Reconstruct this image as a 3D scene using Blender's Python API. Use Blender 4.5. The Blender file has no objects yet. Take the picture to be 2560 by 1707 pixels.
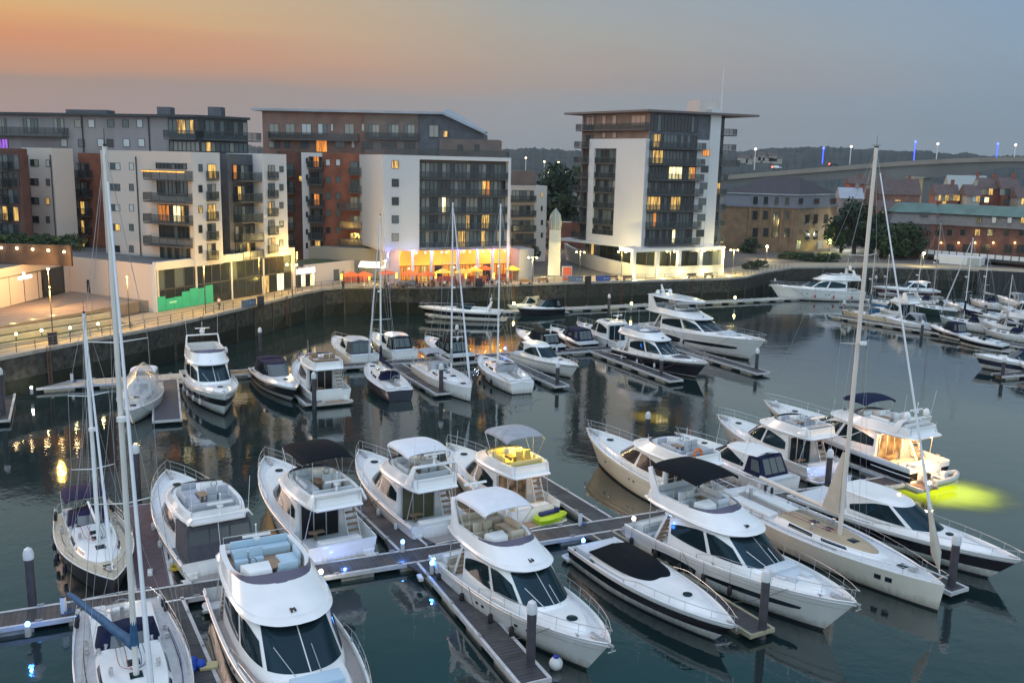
import bpy, bmesh, math, random
from mathutils import Vector, Matrix
random.seed(7)
R = math.radians
C = bpy.context.scene.collection
sc = bpy.context.scene

# ---------------------------------------------------------------- camera
FPX, PITCH, ROLL, CZ = 2305.0, R(10.9), R(1.3), 25.0
_f = Vector((0, math.cos(PITCH), -math.sin(PITCH)))
_u0 = Vector((0, math.sin(PITCH), math.cos(PITCH)))
_r0 = Vector((1, 0, 0))
_r = _r0*math.cos(ROLL) + _u0*math.sin(ROLL)
_u = _u0*math.cos(ROLL) - _r0*math.sin(ROLL)
cd = bpy.data.cameras.new("camera")
cam = bpy.data.objects.new("camera", cd)
C.objects.link(cam)
cd.sensor_width = 36
cd.lens = FPX/2560*36
cd.clip_start = 1
cd.clip_end = 9000
m = Matrix((_r, _u, -_f)).transposed().to_4x4()
m.translation = (0, 0, CZ)
cam.matrix_world = m
sc.camera = cam

# ---------------------------------------------------------------- colour
def lin(*c):
    return tuple(((v/255)/12.92 if v/255 <= .04045 else ((v/255+.055)/1.055)**2.4) for v in c) + (1,)

# ---------------------------------------------------------------- sky
SUN_AZ, SUN_EL = -58, 9      # degrees, azimuth from +Y towards +X
w = bpy.data.worlds.new("World")
sc.world = w
w.use_nodes = True
nt = w.node_tree
N, LK = nt.nodes, nt.links
N.clear()
def nd(t, **k):
    n = N.new(t)
    for a, b in k.items():
        setattr(n, a, b)
    return n
def mth(op, a, b=None, cl=False):
    n = nd('ShaderNodeMath', operation=op, use_clamp=cl)
    for i, v in enumerate((a, b)):
        if v is None: continue
        if isinstance(v, (int, float)): n.inputs[i].default_value = v
        else: LK.new(v, n.inputs[i])
    return n.outputs[0]
tc = nd('ShaderNodeTexCoord')
sp = nd('ShaderNodeSeparateXYZ')
LK.new(tc.outputs['Generated'], sp.inputs[0])
X, Y, Z = sp.outputs
el = mth('MULTIPLY', mth('ARCSINE', Z), 57.2958)
hl = mth('SQRT', mth('ADD', mth('MULTIPLY', X, X), mth('MULTIPLY', Y, Y)))
sx, sy = math.sin(R(-50)), math.cos(R(-50))
az = mth('DIVIDE', mth('ADD', mth('MULTIPLY', X, sx), mth('MULTIPLY', Y, sy)), mth('MAXIMUM', hl, .001))
nz = nd('ShaderNodeTexNoise'); nz.inputs['Scale'].default_value = 3; nz.inputs['Detail'].default_value = 4
mp = nd('ShaderNodeMapping'); mp.inputs['Scale'].default_value = (1, 1, 9)
LK.new(tc.outputs['Generated'], mp.inputs[0]); LK.new(mp.outputs[0], nz.inputs[0])
elw = mth('ADD', el, mth('MULTIPLY', mth('SUBTRACT', nz.outputs[0], .5), 2.6))
fac = mth('DIVIDE', elw, 30, True)
def ramp(stops):
    r = nd('ShaderNodeValToRGB')
    r.color_ramp.interpolation = 'LINEAR'
    e = r.color_ramp.elements
    while len(e) < len(stops): e.new(.5)
    for q, (d, c) in zip(e, stops):
        q.position = max(0, d/30); q.color = lin(*c)
    LK.new(fac, r.inputs[0])
    return r.outputs[0]
warm = ramp([(0,(146,132,130)),(2.6,(152,134,132)),(3.9,(152,132,126)),(4.6,(178,136,116)),(5.9,(201,138,103)),(7.2,(211,159,107)),(9.5,(203,176,129)),(15,(186,184,170)),(20,(140,164,170)),(30,(78,122,134))])
mid = ramp([(0,(132,140,148)),(3.8,(143,146,152)),(4.5,(156,145,142)),(5.6,(162,150,142)),(7.6,(161,157,150)),(10.5,(152,160,164)),(13,(176,190,194)),(18,(160,180,186)),(30,(74,120,134))])
cool = ramp([(0,(118,134,146)),(3.4,(124,143,160)),(7,(129,152,173)),(10.9,(127,154,184)),(13,(168,190,200)),(19,(152,178,188)),(30,(72,120,136))])
def mixc(a, b, f):
    n = nd('ShaderNodeMix', data_type='RGBA'); n.clamp_factor = True
    LK.new(f, n.inputs[0]) if not isinstance(f, (int, float)) else setattr(n.inputs[0], 'default_value', f)
    for i, v in ((6, a), (7, b)):
        if isinstance(v, tuple): n.inputs[i].default_value = v
        else: LK.new(v, n.inputs[i])
    return n.outputs[2]
f1 = mth('DIVIDE', mth('SUBTRACT', az, .19), .643-.19, True)
f2 = mth('DIVIDE', mth('SUBTRACT', az, .643), .934-.643, True)
low = mixc(mixc(cool, mid, f1), warm, f2)
hi = mth('DIVIDE', mth('SUBTRACT', el, 38), 14, True)
full = mixc(low, (.66, .76, 1.0, 1), hi)
# added fill: sky behind the camera is boosted and warmed to brighten walls
bh = mth('MULTIPLY', mth('MULTIPLY', Y, -1, True), 3.0)
gn = nd('ShaderNodeVectorMath', operation='SCALE'); LK.new(full, gn.inputs[0]); LK.new(mth('ADD', bh, 1.0), gn.inputs['Scale'])
full = mixc(gn.outputs[0], (.98, .84, .74, 1), mth('MULTIPLY', mth('MULTIPLY', Y, -1, True), mth('SUBTRACT', .55, mth('MULTIPLY', Z, .6), True)))
bg = nd('ShaderNodeBackground'); LK.new(full, bg.inputs[0]); bg.inputs[1].default_value = 1.0
sky = nd('ShaderNodeTexSky'); sky.sky_type = 'NISHITA'; sky.sun_disc = False
sky.sun_elevation = R(SUN_EL); sky.sun_rotation = R(SUN_AZ); sky.air_density = 1.5
bg2 = nd('ShaderNodeBackground'); LK.new(sky.outputs[0], bg2.inputs[0]); bg2.inputs[1].default_value = .004
ad = nd('ShaderNodeAddShader'); LK.new(bg.outputs[0], ad.inputs[0]); LK.new(bg2.outputs[0], ad.inputs[1])
wo = nd('ShaderNodeOutputWorld'); LK.new(ad.outputs[0], wo.inputs[0])

# last glow of the sun, from the left
sl = bpy.data.lights.new("sun", 'SUN'); sl.energy = 1.3; sl.angle = R(25); sl.color = (1, .70, .56)
so = bpy.data.objects.new("sun", sl); C.objects.link(so)
so.rotation_euler = (R(90-SUN_EL-6), 0, R(-SUN_AZ+180))

vs = sc.view_settings
vs.view_transform = 'Standard'; vs.look = 'None'; vs.exposure = .1; vs.gamma = 1
sc.render.engine = 'CYCLES'
cy = sc.cycles
cy.use_denoising = True
cy.max_bounces = 6; cy.diffuse_bounces = 2; cy.glossy_bounces = 3; cy.transmission_bounces = 4; cy.transparent_max_bounces = 6
cy.caustics_reflective = False; cy.caustics_refractive = False
cy.sample_clamp_indirect = 4
cy.use_light_tree = True

# ---------------------------------------------------------------- pixel -> world helpers (photo pixels, 2560 wide)
def ray(px, py):
    return _f + _r*((px-1280)/FPX) - _u*((py-853.5)/FPX)
def P(px, py, z=0.0):
    d = ray(px, py); t = (z-CZ)/d.z
    return Vector((d.x*t, d.y*t, z))
def PY(px, py, y):
    d = ray(px, py); t = y/d.y
    return Vector((d.x*t, y, CZ+d.z*t))
def F(x, y): return (x*1.0884, y*1.0884)
def c1(x, y): return (x*.35714, 240+y*.35714)
def c2(x, y): return (600+x*.35714, 240+y*.35714)
def c3(x, y): return (1250+x*.37, 140+y*.37)
def c4(x, y): return (1800+x*.40816, 320+y*.40816)
def c5(x, y): return (2080+x*.20408, 400+y*.20408)
def FP(x, y, z=0.0): return P(*F(x, y), z)

# ---------------------------------------------------------------- materials
MATS = {}
def M(name, col=(.5, .5, .5), rough=.5, metal=0.0, emit=0.0, ecol=None, var=.0, vs_=1.0, bump=0.0, bs=20.0, col2=None, spec=.5, coat=0.0, alpha=1.0, stretch=(1, 1, 1)):
    if name in MATS: return MATS[name]
    mt = bpy.data.materials.new(name); mt.use_nodes = True
    t = mt.node_tree; b = t.nodes['Principled BSDF']
    b.inputs['Base Color'].default_value = (*col[:3], 1)
    b.inputs['Roughness'].default_value = rough
    b.inputs['Metallic'].default_value = metal
    b.inputs['Specular IOR Level'].default_value = spec
    b.inputs['Coat Weight'].default_value = coat
    b.inputs['Alpha'].default_value = alpha
    if emit:
        b.inputs['Emission Color'].default_value = (*(ecol or col)[:3], 1)
        b.inputs['Emission Strength'].default_value = emit
    if var or col2 or bump:
        tcn = t.nodes.new('ShaderNodeTexCoord'); mpn = t.nodes.new('ShaderNodeMapping')
        mpn.inputs['Scale'].default_value = stretch
        t.links.new(tcn.outputs['Object'], mpn.inputs[0])
    if var or col2:
        nn = t.nodes.new('ShaderNodeTexNoise'); nn.inputs['Scale'].default_value = vs_; nn.inputs['Detail'].default_value = 6
        t.links.new(mpn.outputs[0], nn.inputs[0])
        rp = t.nodes.new('ShaderNodeMapRange'); rp.inputs[1].default_value = .3; rp.inputs[2].default_value = .7
        t.links.new(nn.outputs[0], rp.inputs[0])
        mx = t.nodes.new('ShaderNodeMix'); mx.data_type = 'RGBA'
        t.links.new(rp.outputs[0], mx.inputs[0])
        ca = tuple(v*(1-var) for v in col[:3]); cb = col2[:3] if col2 else tuple(min(1, v*(1+var)) for v in col[:3])
        mx.inputs[6].default_value = (*ca, 1); mx.inputs[7].default_value = (*cb, 1)
        t.links.new(mx.outputs[2], b.inputs['Base Color'])
    if bump:
        n2 = t.nodes.new('ShaderNodeTexNoise'); n2.inputs['Scale'].default_value = bs; n2.inputs['Detail'].default_value = 4
        t.links.new(mpn.outputs[0], n2.inputs[0])
        bp = t.nodes.new('ShaderNodeBump'); bp.inputs['Strength'].default_value = bump; bp.inputs['Distance'].default_value = .05
        t.links.new(n2.outputs[0], bp.inputs['Height']); t.links.new(bp.outputs[0], b.inputs['Normal'])
    MATS[name] = mt
    return mt

gel = M('gelcoat', (.80, .80, .79), .22, var=.05, vs_=.8, coat=.3)
gelw = M('gelcoat_warm', (.78, .72, .62), .28, var=.06, vs_=.8, coat=.2)
def stain(mt, zt=.55, col=(.22, .19, .13)):
    t = mt.node_tree; b = t.nodes['Principled BSDF']; src = b.inputs['Base Color'].links[0].from_socket
    tcn = t.nodes.new('ShaderNodeTexCoord'); sx_ = t.nodes.new('ShaderNodeSeparateXYZ'); t.links.new(tcn.outputs['Object'], sx_.inputs[0])
    mp_ = t.nodes.new('ShaderNodeMapping'); mp_.inputs['Scale'].default_value = (3, 3, .25); nn = t.nodes.new('ShaderNodeTexNoise'); nn.inputs['Scale'].default_value = 1.2; nn.inputs['Detail'].default_value = 5
    t.links.new(tcn.outputs['Object'], mp_.inputs[0]); t.links.new(mp_.outputs[0], nn.inputs[0])
    a_ = t.nodes.new('ShaderNodeMath'); a_.operation = 'MULTIPLY_ADD'; a_.inputs[1].default_value = -.9; t.links.new(nn.outputs[0], a_.inputs[0]); t.links.new(sx_.outputs[2], a_.inputs[2])
    mr = t.nodes.new('ShaderNodeMapRange'); mr.inputs[1].default_value = -.5; mr.inputs[2].default_value = zt-.3; mr.inputs[3].default_value = .75; mr.inputs[4].default_value = 0; t.links.new(a_.outputs[0], mr.inputs[0])
    mx = t.nodes.new('ShaderNodeMix'); mx.data_type = 'RGBA'; t.links.new(mr.outputs[0], mx.inputs[0]); t.links.new(src, mx.inputs[6]); mx.inputs[7].default_value = (*col, 1); t.links.new(mx.outputs[2], b.inputs['Base Color'])
stain(gel); stain(gelw)
nonskid = M('deck_nonskid', (.66, .67, .68), .55, var=.06, vs_=3)
teak = M('teak', (.30, .20, .13), .6, var=.25, vs_=6, stretch=(.3, 6, 1))
teakg = M('teak_grey', (.30, .27, .25), .65, var=.2, vs_=6, stretch=(.3, 6, 1))
tint = M('tinted_glass', (.010, .020, .026), .05, spec=.4)
tint.node_tree.nodes['Principled BSDF'].inputs['Specular Tint'].default_value = (.35, .72, .95, 1)
tintg = M('tinted_glass_grey', (.10, .115, .12), .1)
blackh = M('black_gelcoat', (.004, .005, .009), .15, coat=.1, spec=.3)
navyh = M('navy_gelcoat', (.008, .014, .04), .15, coat=.4)
creamh = M('cream_gelcoat', (.62, .53, .36), .3, var=.06)
steel = M('stainless', (.55, .56, .57), .38, metal=.7)
alu = M('mast_paint', (.66, .64, .60), .4, var=.08, vs_=.6)
aluw = M('mast_white', (.75, .77, .78), .4, var=.08, vs_=.6)
wire = M('rigging_wire', (.42, .42, .42), .4, metal=.5)
cush = M('cushion', (.55, .60, .64), .85, var=.05, vs_=3)
cushw = M('cushion_beige', (.55, .48, .38), .85, var=.06, vs_=3)
cushl = M('cushion_grey', (.40, .42, .46), .85, var=.08, vs_=3)
cblack = M('canvas_black', (.004, .007, .011), .85, var=.2, vs_=2, bump=.3, bs=3, spec=.15)
cnavy = M('canvas_navy', (.008, .014, .045), .85, var=.25, vs_=2, bump=.3, bs=3, spec=.2)
cpurple = M('canvas_plum', (.022, .016, .05), .85, var=.3, vs_=3, bump=.5, bs=4, spec=.2)
cblue = M('canvas_blue', (.015, .085, .18), .75, var=.25, vs_=2, bump=.4, bs=4)
cgrey = M('canvas_grey', (.33, .34, .37), .8, var=.15, vs_=2, bump=.3, bs=3)
cdgrey = M('canvas_dark_grey', (.055, .058, .075), .75, var=.2, vs_=2, bump=.3, bs=3)
cwhite = M('canvas_white', (.68, .70, .74), .75, var=.05, vs_=2, bump=.2, bs=3)
rubber = M('rubber_black', (.015, .015, .018), .6)
fendw = M('fender_white', (.62, .62, .62), .5)
antif = M('antifouling', (.02, .016, .018), .7)
redm = M('red_cloth', (.45, .02, .02), .8)
orangem = M('orange_plastic', (.7, .16, .03), .5)
hyp = M('hypalon_grey', (.40, .42, .45), .6, var=.06)

# ---------------------------------------------------------------- mesh helpers
class MB:
    def __init__(s): s.v = []; s.f = []; s.m = []
    def face(s, pts, mi=0):
        b = len(s.v); s.v += [tuple(p) for p in pts]; s.f.append(tuple(range(b, b+len(pts)))); s.m.append(mi)
    def grid(s, rows, mi=0, close=False, flip=False):
        b = len(s.v); n = len(rows[0])
        for r in rows: s.v += [tuple(p) for p in r]
        for i in range(len(rows)-1):
            for j in range(n if close else n-1):
                k = (j+1) % n
                q = (b+i*n+j, b+i*n+k, b+(i+1)*n+k, b+(i+1)*n+j)
                s.f.append(q[::-1] if flip else q)
                s.m.append(mi(i, j) if callable(mi) else mi)
    def box(s, x0, y0, z0, x1, y1, z1, mi=0, rot=0, piv=None):
        c = [(x0,y0,z0),(x1,y0,z0),(x1,y1,z0),(x0,y1,z0),(x0,y0,z1),(x1,y0,z1),(x1,y1,z1),(x0,y1,z1)]
        if rot:
            px, py = piv or ((x0+x1)/2, (y0+y1)/2); ca, sa = math.cos(rot), math.sin(rot)
            c = [(px+(x-px)*ca-(y-py)*sa, py+(x-px)*sa+(y-py)*ca, z) for x, y, z in c]
        s.hexa(c, mi)
    def hexa(s, c, mi=0):
        b = len(s.v); s.v += [tuple(p) for p in c]
        for q in ((3,2,1,0),(4,5,6,7),(0,1,5,4),(1,2,6,5),(2,3,7,6),(3,0,4,7)):
            s.f.append(tuple(b+i for i in q)); s.m.append(mi)
    def prism(s, poly, z0, z1, mi=0, top=None, ztop=None):
        n = len(poly); b = len(s.v)
        s.v += [(p[0], p[1], z0) for p in poly] + [(p[0], p[1], (ztop[i] if ztop else z1)) for i, p in enumerate(poly)]
        for i in range(n):
            k = (i+1) % n; s.f.append((b+i, b+k, b+n+k, b+n+i)); s.m.append(mi)
        s.f.append(tuple(range(b+n, b+2*n))); s.m.append(mi if top is None else top)
        s.f.append(tuple(range(b+n-1, b-1, -1))); s.m.append(mi)
    def tube(s, pts, r, n=6, mi=0, r1=None, cap=True):
        pts = [Vector(p) for p in pts]
        if len(pts) < 2: return
        rows = []
        for i, p in enumerate(pts):
            d = (pts[min(i+1, len(pts)-1)] - pts[max(i-1, 0)])
            if d.length < 1e-6: d = Vector((0, 0, 1))
            d.normalize()
            a = d.cross(Vector((0, 0, 1)) if abs(d.z) < .9 else Vector((1, 0, 0))).normalized(); c = d.cross(a)
            rr = r if r1 is None else r+(r1-r)*i/(len(pts)-1)
            rows.append([p+(a*math.cos(2*math.pi*k/n)+c*math.sin(2*math.pi*k/n))*rr for k in range(n)])
        s.grid(rows, mi, close=True)
        if cap:
            s.face(rows[0][::-1], mi); s.face(rows[-1], mi)
    def lathe(s, prof, cx=0, cy=0, n=12, mi=0, sx=1, sy=1):
        rows = [[(cx+math.cos(2*math.pi*k/n)*r*sx, cy+math.sin(2*math.pi*k/n)*r*sy, z) for k in range(n)] for r, z in prof]
        s.grid(rows, mi, close=True)
        if prof[0][0] > 1e-4: s.face(rows[0][::-1], mi)
        if prof[-1][0] > 1e-4: s.face(rows[-1], mi)
    def ball(s, x, y, z, r, mi=0, n=10, k=6, sz=1.0, sx=1.0, sy=1.0):
        s.lathe([(max(1e-5, r*math.sin(math.pi*i/k)), z-r*sz*math.cos(math.pi*i/k)) for i in range(k+1)], x, y, n, mi, sx, sy)
    def mesh(s, name, mats, smooth=True, angle=35, bevel=0, weld=True):
        me = bpy.data.meshes.new(name)
        me.from_pydata(s.v, [], s.f)
        if not isinstance(mats, (list, tuple)): mats = [mats]
        for q in mats: me.materials.append(q)
        me.polygons.foreach_set('material_index', s.m)
        if weld or bevel:
            bm = bmesh.new(); bm.from_mesh(me)
            bmesh.ops.remove_doubles(bm, verts=bm.verts, dist=.0005)
            bmesh.ops.dissolve_degenerate(bm, edges=bm.edges, dist=.0004)
            bmesh.ops.recalc_face_normals(bm, faces=bm.faces)
            if bevel:
                ed = [e for e in bm.edges if len(e.link_faces) == 2 and e.calc_face_angle(0) > .5]
                bmesh.ops.bevel(bm, geom=ed, offset=bevel, segments=2, profile=.6, affect='EDGES', clamp_overlap=True)
            bm.to_mesh(me); bm.free()
        if smooth:
            me.shade_smooth(); me.set_sharp_from_angle(angle=R(angle))
        me.update()
        return me
    def build(s, name, mats, parent=None, **k):
        if not s.f: return None
        return link(name, s.mesh(name, mats, **k), parent)

def link(name, data, parent=None):
    o = bpy.data.objects.new(name, data); C.objects.link(o)
    if parent is not None: o.parent = parent
    return o
def tag(o, label=None, cat=None, group=None, kind=None):
    for k, v in (('label', label), ('category', cat), ('group', group), ('kind', kind)):
        if v: o[k] = v
    return o
def thing(name, label, cat, loc=(0, 0, 0), rz=0, group=None):
    o = link(name, None); o.location = loc; o.rotation_euler = (0, 0, rz)
    return tag(o, label, cat, group)
def copy_tree(o, parent=None):
    c = o.copy(); C.objects.link(c)
    if parent is not None: c.parent = parent
    for ch in [q for q in KIDS.get(o.name, [])]:
        copy_tree(ch, c)
    return c
KIDS = {}
def index_kids():
    KIDS.clear()
    for o in C.objects:
        if o.parent: KIDS.setdefault(o.parent.name, []).append(o)
def lamp(name, loc, col, power, parent=None, rad=.15, spot=None, rot=None, blend=.8):
    l = bpy.data.lights.new(name, 'SPOT' if spot else 'POINT'); l.energy = power; l.color = col; l.shadow_soft_size = min(rad, .06)
    if spot: l.spot_size = R(spot); l.spot_blend = blend
    o = link(name, l, parent); o.location = loc
    if rot: o.rotation_euler = rot
    return o
def lerp(a, b, t): return a+(b-a)*t
def crom(pts, n):
    out = []
    P_ = [pts[0]]+list(pts)+[pts[-1]]
    for i in range(1, len(P_)-2):
        a, b, c, d = (Vector(P_[i+k]) for k in (-1, 0, 1, 2))
        for j in range(n):
            t = j/n
            out.append(.5*((2*b)+(c-a)*t+(2*a-5*b+4*c-d)*t*t+(3*b-a-3*c+d)*t**3))
    out.append(Vector(pts[-1]))
    return out
# ================================================================ boats
class Shell:
    """levels: list of (half outline [(x,w)...] aft->front, z(number or f(x)))"""
    def __init__(s, levels, n=5):
        s.lv = []
        for pts, z in levels:
            h = crom([(x, max(0, w_), 0) for x, w_ in pts], n)
            row = [Vector((p.x, max(0, p.y), z(p.x) if callable(z) else z)) for p in h]
            s.lv.append(row)
        s.n = len(s.lv[0])
    def at(s, q, v):
        """q in [-1,1] (+ = port, 0 = front), v in [0,levels-1]"""
        side = 1 if q >= 0 else -1
        k = (1-abs(q))*(s.n-1); i = min(int(k), s.n-2); f = k-i
        j = max(0, min(int(v), len(s.lv)-2)); g = v-j
        a = s.lv[j][i].lerp(s.lv[j][i+1], f); b = s.lv[j+1][i].lerp(s.lv[j+1][i+1], f)
        p = a.lerp(b, g) if 0 <= g <= 1 else a+(b-a)*g
        return Vector((p.x, p.y*side, p.z))
    def solid(s, mb, mi=0, top=None, bottom=False, crown=.0):
        rows = []
        for r in s.lv:
            rows.append([Vector((p.x, p.y, p.z)) for p in r]+[Vector((p.x, -p.y, p.z)) for p in reversed(r[:-1])])
        mb.grid(rows, mi, close=True)
        t = rows[-1]; n = s.n
        for i in range(n-1):
            a, b = t[i], t[i+1]; a2, b2 = t[len(t)-1-i], t[len(t)-2-i]
            ca = Vector((a.x, 0, a.z+crown*min(1, a.y))); cb = Vector((b.x, 0, b.z+crown*min(1, b.y)))
            mm = mi if top is None else top
            mb.face([a, b, cb, ca], mm); mb.face([ca, cb, b2, a2], mm)
        if bottom: mb.face(rows[0][::-1], mi)
    def patch(s, mb, q0, q1, lo, hi, off=.015, n=12, k=4, mi=0):
        lo_ = lo if callable(lo) else (lambda f: lo); hi_ = hi if callable(hi) else (lambda f: hi)
        rows = []
        e = .004
        for i in range(n+1):
            f = i/n; q = lerp(q0, q1, f); a, b = lo_(f), hi_(f); col = []
            for j in range(k+1):
                v = lerp(a, b, j/k); p = s.at(q, v)
                du = s.at(min(1, q+e), v)-s.at(max(-1, q-e), v); dv = s.at(q, v+.02)-s.at(q, v-.02)
                nn = du.cross(dv)
                if nn.length > 1e-9: nn.normalize()
                c = Vector((p.x-s.cx(), p.y, 0))
                if nn.dot(c) < 0: nn = -nn
                col.append(p+nn*off)
            rows.append(col)
        mb.grid(rows, mi)
    def cx(s):
        return (s.lv[0][0].x+s.lv[0][-1].x)/2-1.0

class Hull:
    def __init__(s, L, B, h0, h1, rake=.12, p=2.3, q=.8, ta=.93, wl=.84, tb=.35, sp=1.5, pw=1.6, plumb=0.0):
        s.__dict__.update(L=L, B=B, h0=h0, h1=h1, rake=rake, p=p, q=q, ta=ta, wl=wl, tb=tb, sp=sp, pw=pw)
    def sheer(s, x):
        t = max(0, min(1, x/s.L)); return s.h0+(s.h1-s.h0)*t**s.sp
    def S(s, t, v, side=1, off=0):
        Lx = s.L*(1-s.rake*(1-max(0, v)))
        tau = max(0, (t-s.tb)/(1-s.tb)); st = s.ta+(1-s.ta)*math.sin(min(1, t/s.tb)*math.pi/2)
        bd = s.B/2*st*max(0, 1-tau**s.p)**s.q
        bw = s.B/2*s.wl*st*max(0, 1-tau**s.pw)
        vv = max(0, v)
        y = bw+(bd-bw)*vv**.65
        if v < 0: y = bw*(1+v*.9)
        z = v*(s.h0+(s.h1-s.h0)*t**s.sp)
        return Vector((t*Lx, side*(y+off), z))
    def w(s, x, v=1.0):
        """half beam at deck at x"""
        return s.S(max(0, min(1, x/s.L)), v).y
    def ts(s, n=26): return [1-(1-i/n)**1.35 for i in range(n+1)]
    def build(s, root, mats, stripe=None, boot=True, name='hull', t0=0):
        vs_ = sorted(set([-.3, 0, .07, .2, .4, .6, .8, .93, 1]+(list(stripe) if stripe else [])))
        mb = MB(); T = s.ts()
        def mi(i, j):
            a = (vs_[j]+vs_[j+1])/2
            if a < .07 and boot: return 2
            if stripe and stripe[0] < a < stripe[1]: return 1
            return 0
        for sd in (1, -1):
            mb.grid([[s.S(t, v, sd) for v in vs_] for t in T], mi)
        mb.grid([[s.S(0, v, 1) for v in vs_], [s.S(0, v, -1) for v in vs_]], lambda i, j: mi(i, j))
        return mb.build(name, mats, root, angle=40)
    def patch(s, mb, t0, t1, lo, hi, side, n=14, k=3, off=.02, mi=0):
        lo_ = lo if callable(lo) else (lambda f: lo); hi_ = hi if callable(hi) else (lambda f: hi)
        mb.grid([[s.S(lerp(t0, t1, i/n), lerp(lo_(i/n), hi_(i/n), j/k), side, off) for j in range(k+1)] for i in range(n+1)], mi)
    def deck(s, root, mats, drop, cap=.12, t0=0.0, crown=.05, name='deck'):
        """drop(t)-> depth below sheer"""
        T = sorted(set(s.ts()+[.2, .2005, .995]))
        rows = []
        for t in T:
            if t < t0: continue
            a = s.S(t, 1, 1); d = drop(t); bw = a.y; ci = max(bw-cap, bw*.4)
            z = a.z
            row = [(a.x, bw, z), (a.x, bw-.02, z+.035), (a.x, ci+.02, z+.035), (a.x, ci, z), (a.x, ci, z-d), (a.x, ci*.5, z-d+crown*min(1, ci)*.7), (a.x, 0, z-d+crown*min(1, ci))]
            row = row+[(x, -y, z_) for x, y, z_ in reversed(row[:-1])]
            rows.append(row)
        mb = MB(); mb.grid(rows, lambda i, j: 1 if 4 <= j <= 7 else 0)
        mb.face(rows[-1], 0)
        return mb.build(name, mats, root, angle=40)
    def rail(s, root, t0, t1, h=.7, n=14, r=.018, inset=.06, mid=True, name='guard_rail', lean=.0, close=True, posts=7, mat=None):
        mb = MB(); ps = {}
        for sd in (1, -1):
            line = []
            for i in range(n+1):
                t = lerp(t0, t1, i/n); p = s.S(t, 1, sd); p.y = sd*max(0, abs(p.y)-inset+lean); p.z += h*min(1, .45+i/n*3) if close else h
                line.append(p)
            ps[sd] = line
            if close:
                a = line[0].copy(); a.z = s.S(t0, 1).z; line = [a]+line
            if not close: mb.tube(line, r, 5)
            if mid:
                mb.tube([Vector((q.x, q.y, q.z-h*.5)) for q in ps[sd][2:]], r*.6, 4)
            for k in range(posts+1):
                q = ps[sd][min(n, round(k*n/posts))]
                b = Vector((q.x-.05, q.y-sd*lean, s.sheer(q.x)))
                mb.tube([b, q], r*.8, 4)
            ps[sd] = line
        if close:
            tip = s.S(1, 1, 1); tip.x += .12; tip.y = 0; tip.z += h
            mb.tube(ps[1]+[tip]+ps[-1][::-1], r, 5)
        return mb.build(name, mat or steel, root, weld=False)

def fenders(h, root, xs, sides=(1,), r=.14, l=.6, mat=None, z=None):
    mt = mat or rubber
    for sd in sides:
        for x in xs:
            t = x/h.L; p = h.S(t, .55, sd); mb = MB()
            zz = (z if z is not None else h.sheer(x)*.42)
            yy = p.y+sd*r*.9
            mb.lathe([(.01, zz-l/2), (r*.7, zz-l*.45), (r, zz-l*.3), (r, zz+l*.3), (r*.7, zz+l*.45), (.02, zz+l/2)], x, yy, 10)
            q = h.S(t, 1, sd); mb.tube([(x, yy, zz+l/2), (x, q.y, q.z+.03)], .012, 4)
            mb.build('fender', mt, root)

def lines(h, root, pairs):
    for (x, sd, x2, off) in pairs:
        p = h.S(x/h.L, 1, sd); p.z += .06; q = Vector((x2, sd*(h.B/2+off), .56)); m_ = p.lerp(q, .5)-Vector((0, 0, .22)); g = MB()
        g.tube(crom([p, m_, q], 4), .017, 4); g.build('mooring_line', M('rope', (.12, .11, .10), .9), root, weld=False)
def seat(mb, x0, y0, x1, y1, z, h=.42, back=None, bt=.16, bh=.4, mi=0):
    mb.box(x0, y0, z, x1, y1, z+h, mi)
    if back == 'f': mb.box(x1-bt, y0, z+h+.001, x1, y1, z+h+bh, mi)
    if back == 'a': mb.box(x0, y0, z+h+.001, x0+bt, y1, z+h+bh, mi)
    if back == 'l': mb.box(x0, y1-bt, z+h+.001, x1, y1, z+h+bh, mi)
    if back == 'r': mb.box(x0, y0, z+h+.001, x1, y0+bt, z+h+bh, mi)

def bimini(root, x0, x1, hw, z, mat, zb, crown=.28, droop=.35, front=0, name='bimini_canopy'):
    mb = MB(); rows = []; n = 10; k = 12
    for i in range(n+1):
        f = i/n; x = lerp(x0, x1, f); row = []
        arch = (1-(2*f-1)**2)*.16 - front*f
        for j in range(k+1):
            g = 2*j/k-1
            row.append(Vector((x, hw*math.sin(g*math.pi/2*.98)*(1-.05*abs(2*f-1)), z+arch+crown*(1-abs(g)**2.6)-droop*.0)))
        rows.append(row)
    mb.grid(rows); mb.grid([[p-Vector((0, 0, .05)) for p in r] for r in rows])
    for e in (rows[0], rows[-1]): mb.grid([e, [p-Vector((0, 0, .07)) for p in e]])
    for c_ in (0, -1): mb.grid([[r[c_] for r in rows], [r[c_]-Vector((0, 0, .12)) for r in rows]])
    o = mb.build(name, mat, root, angle=50)
    mf = MB()
    for sd in (1, -1):
        for xa, xb in ((x0+.05, lerp(x0, x1, .35)), (x1-.05, lerp(x0, x1, .6)), ((x0+x1)/2, (x0+x1)/2)):
            mf.tube([(xb, sd*hw*.98, zb), (xa, sd*hw*.97, z+.02)], .018, 5)
    mf.build('canopy_frame', steel, o, weld=False)
    return o

def dome(mb, x, y, z, r=.28, mi=0):
    mb.lathe([(r*.55, z), (r*.6, z+.08), (r*.95, z+.16), (r, z+.3), (r*.92, z+.45), (r*.6, z+.62), (.01, z+.7)], x, y, 12, mi)

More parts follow.
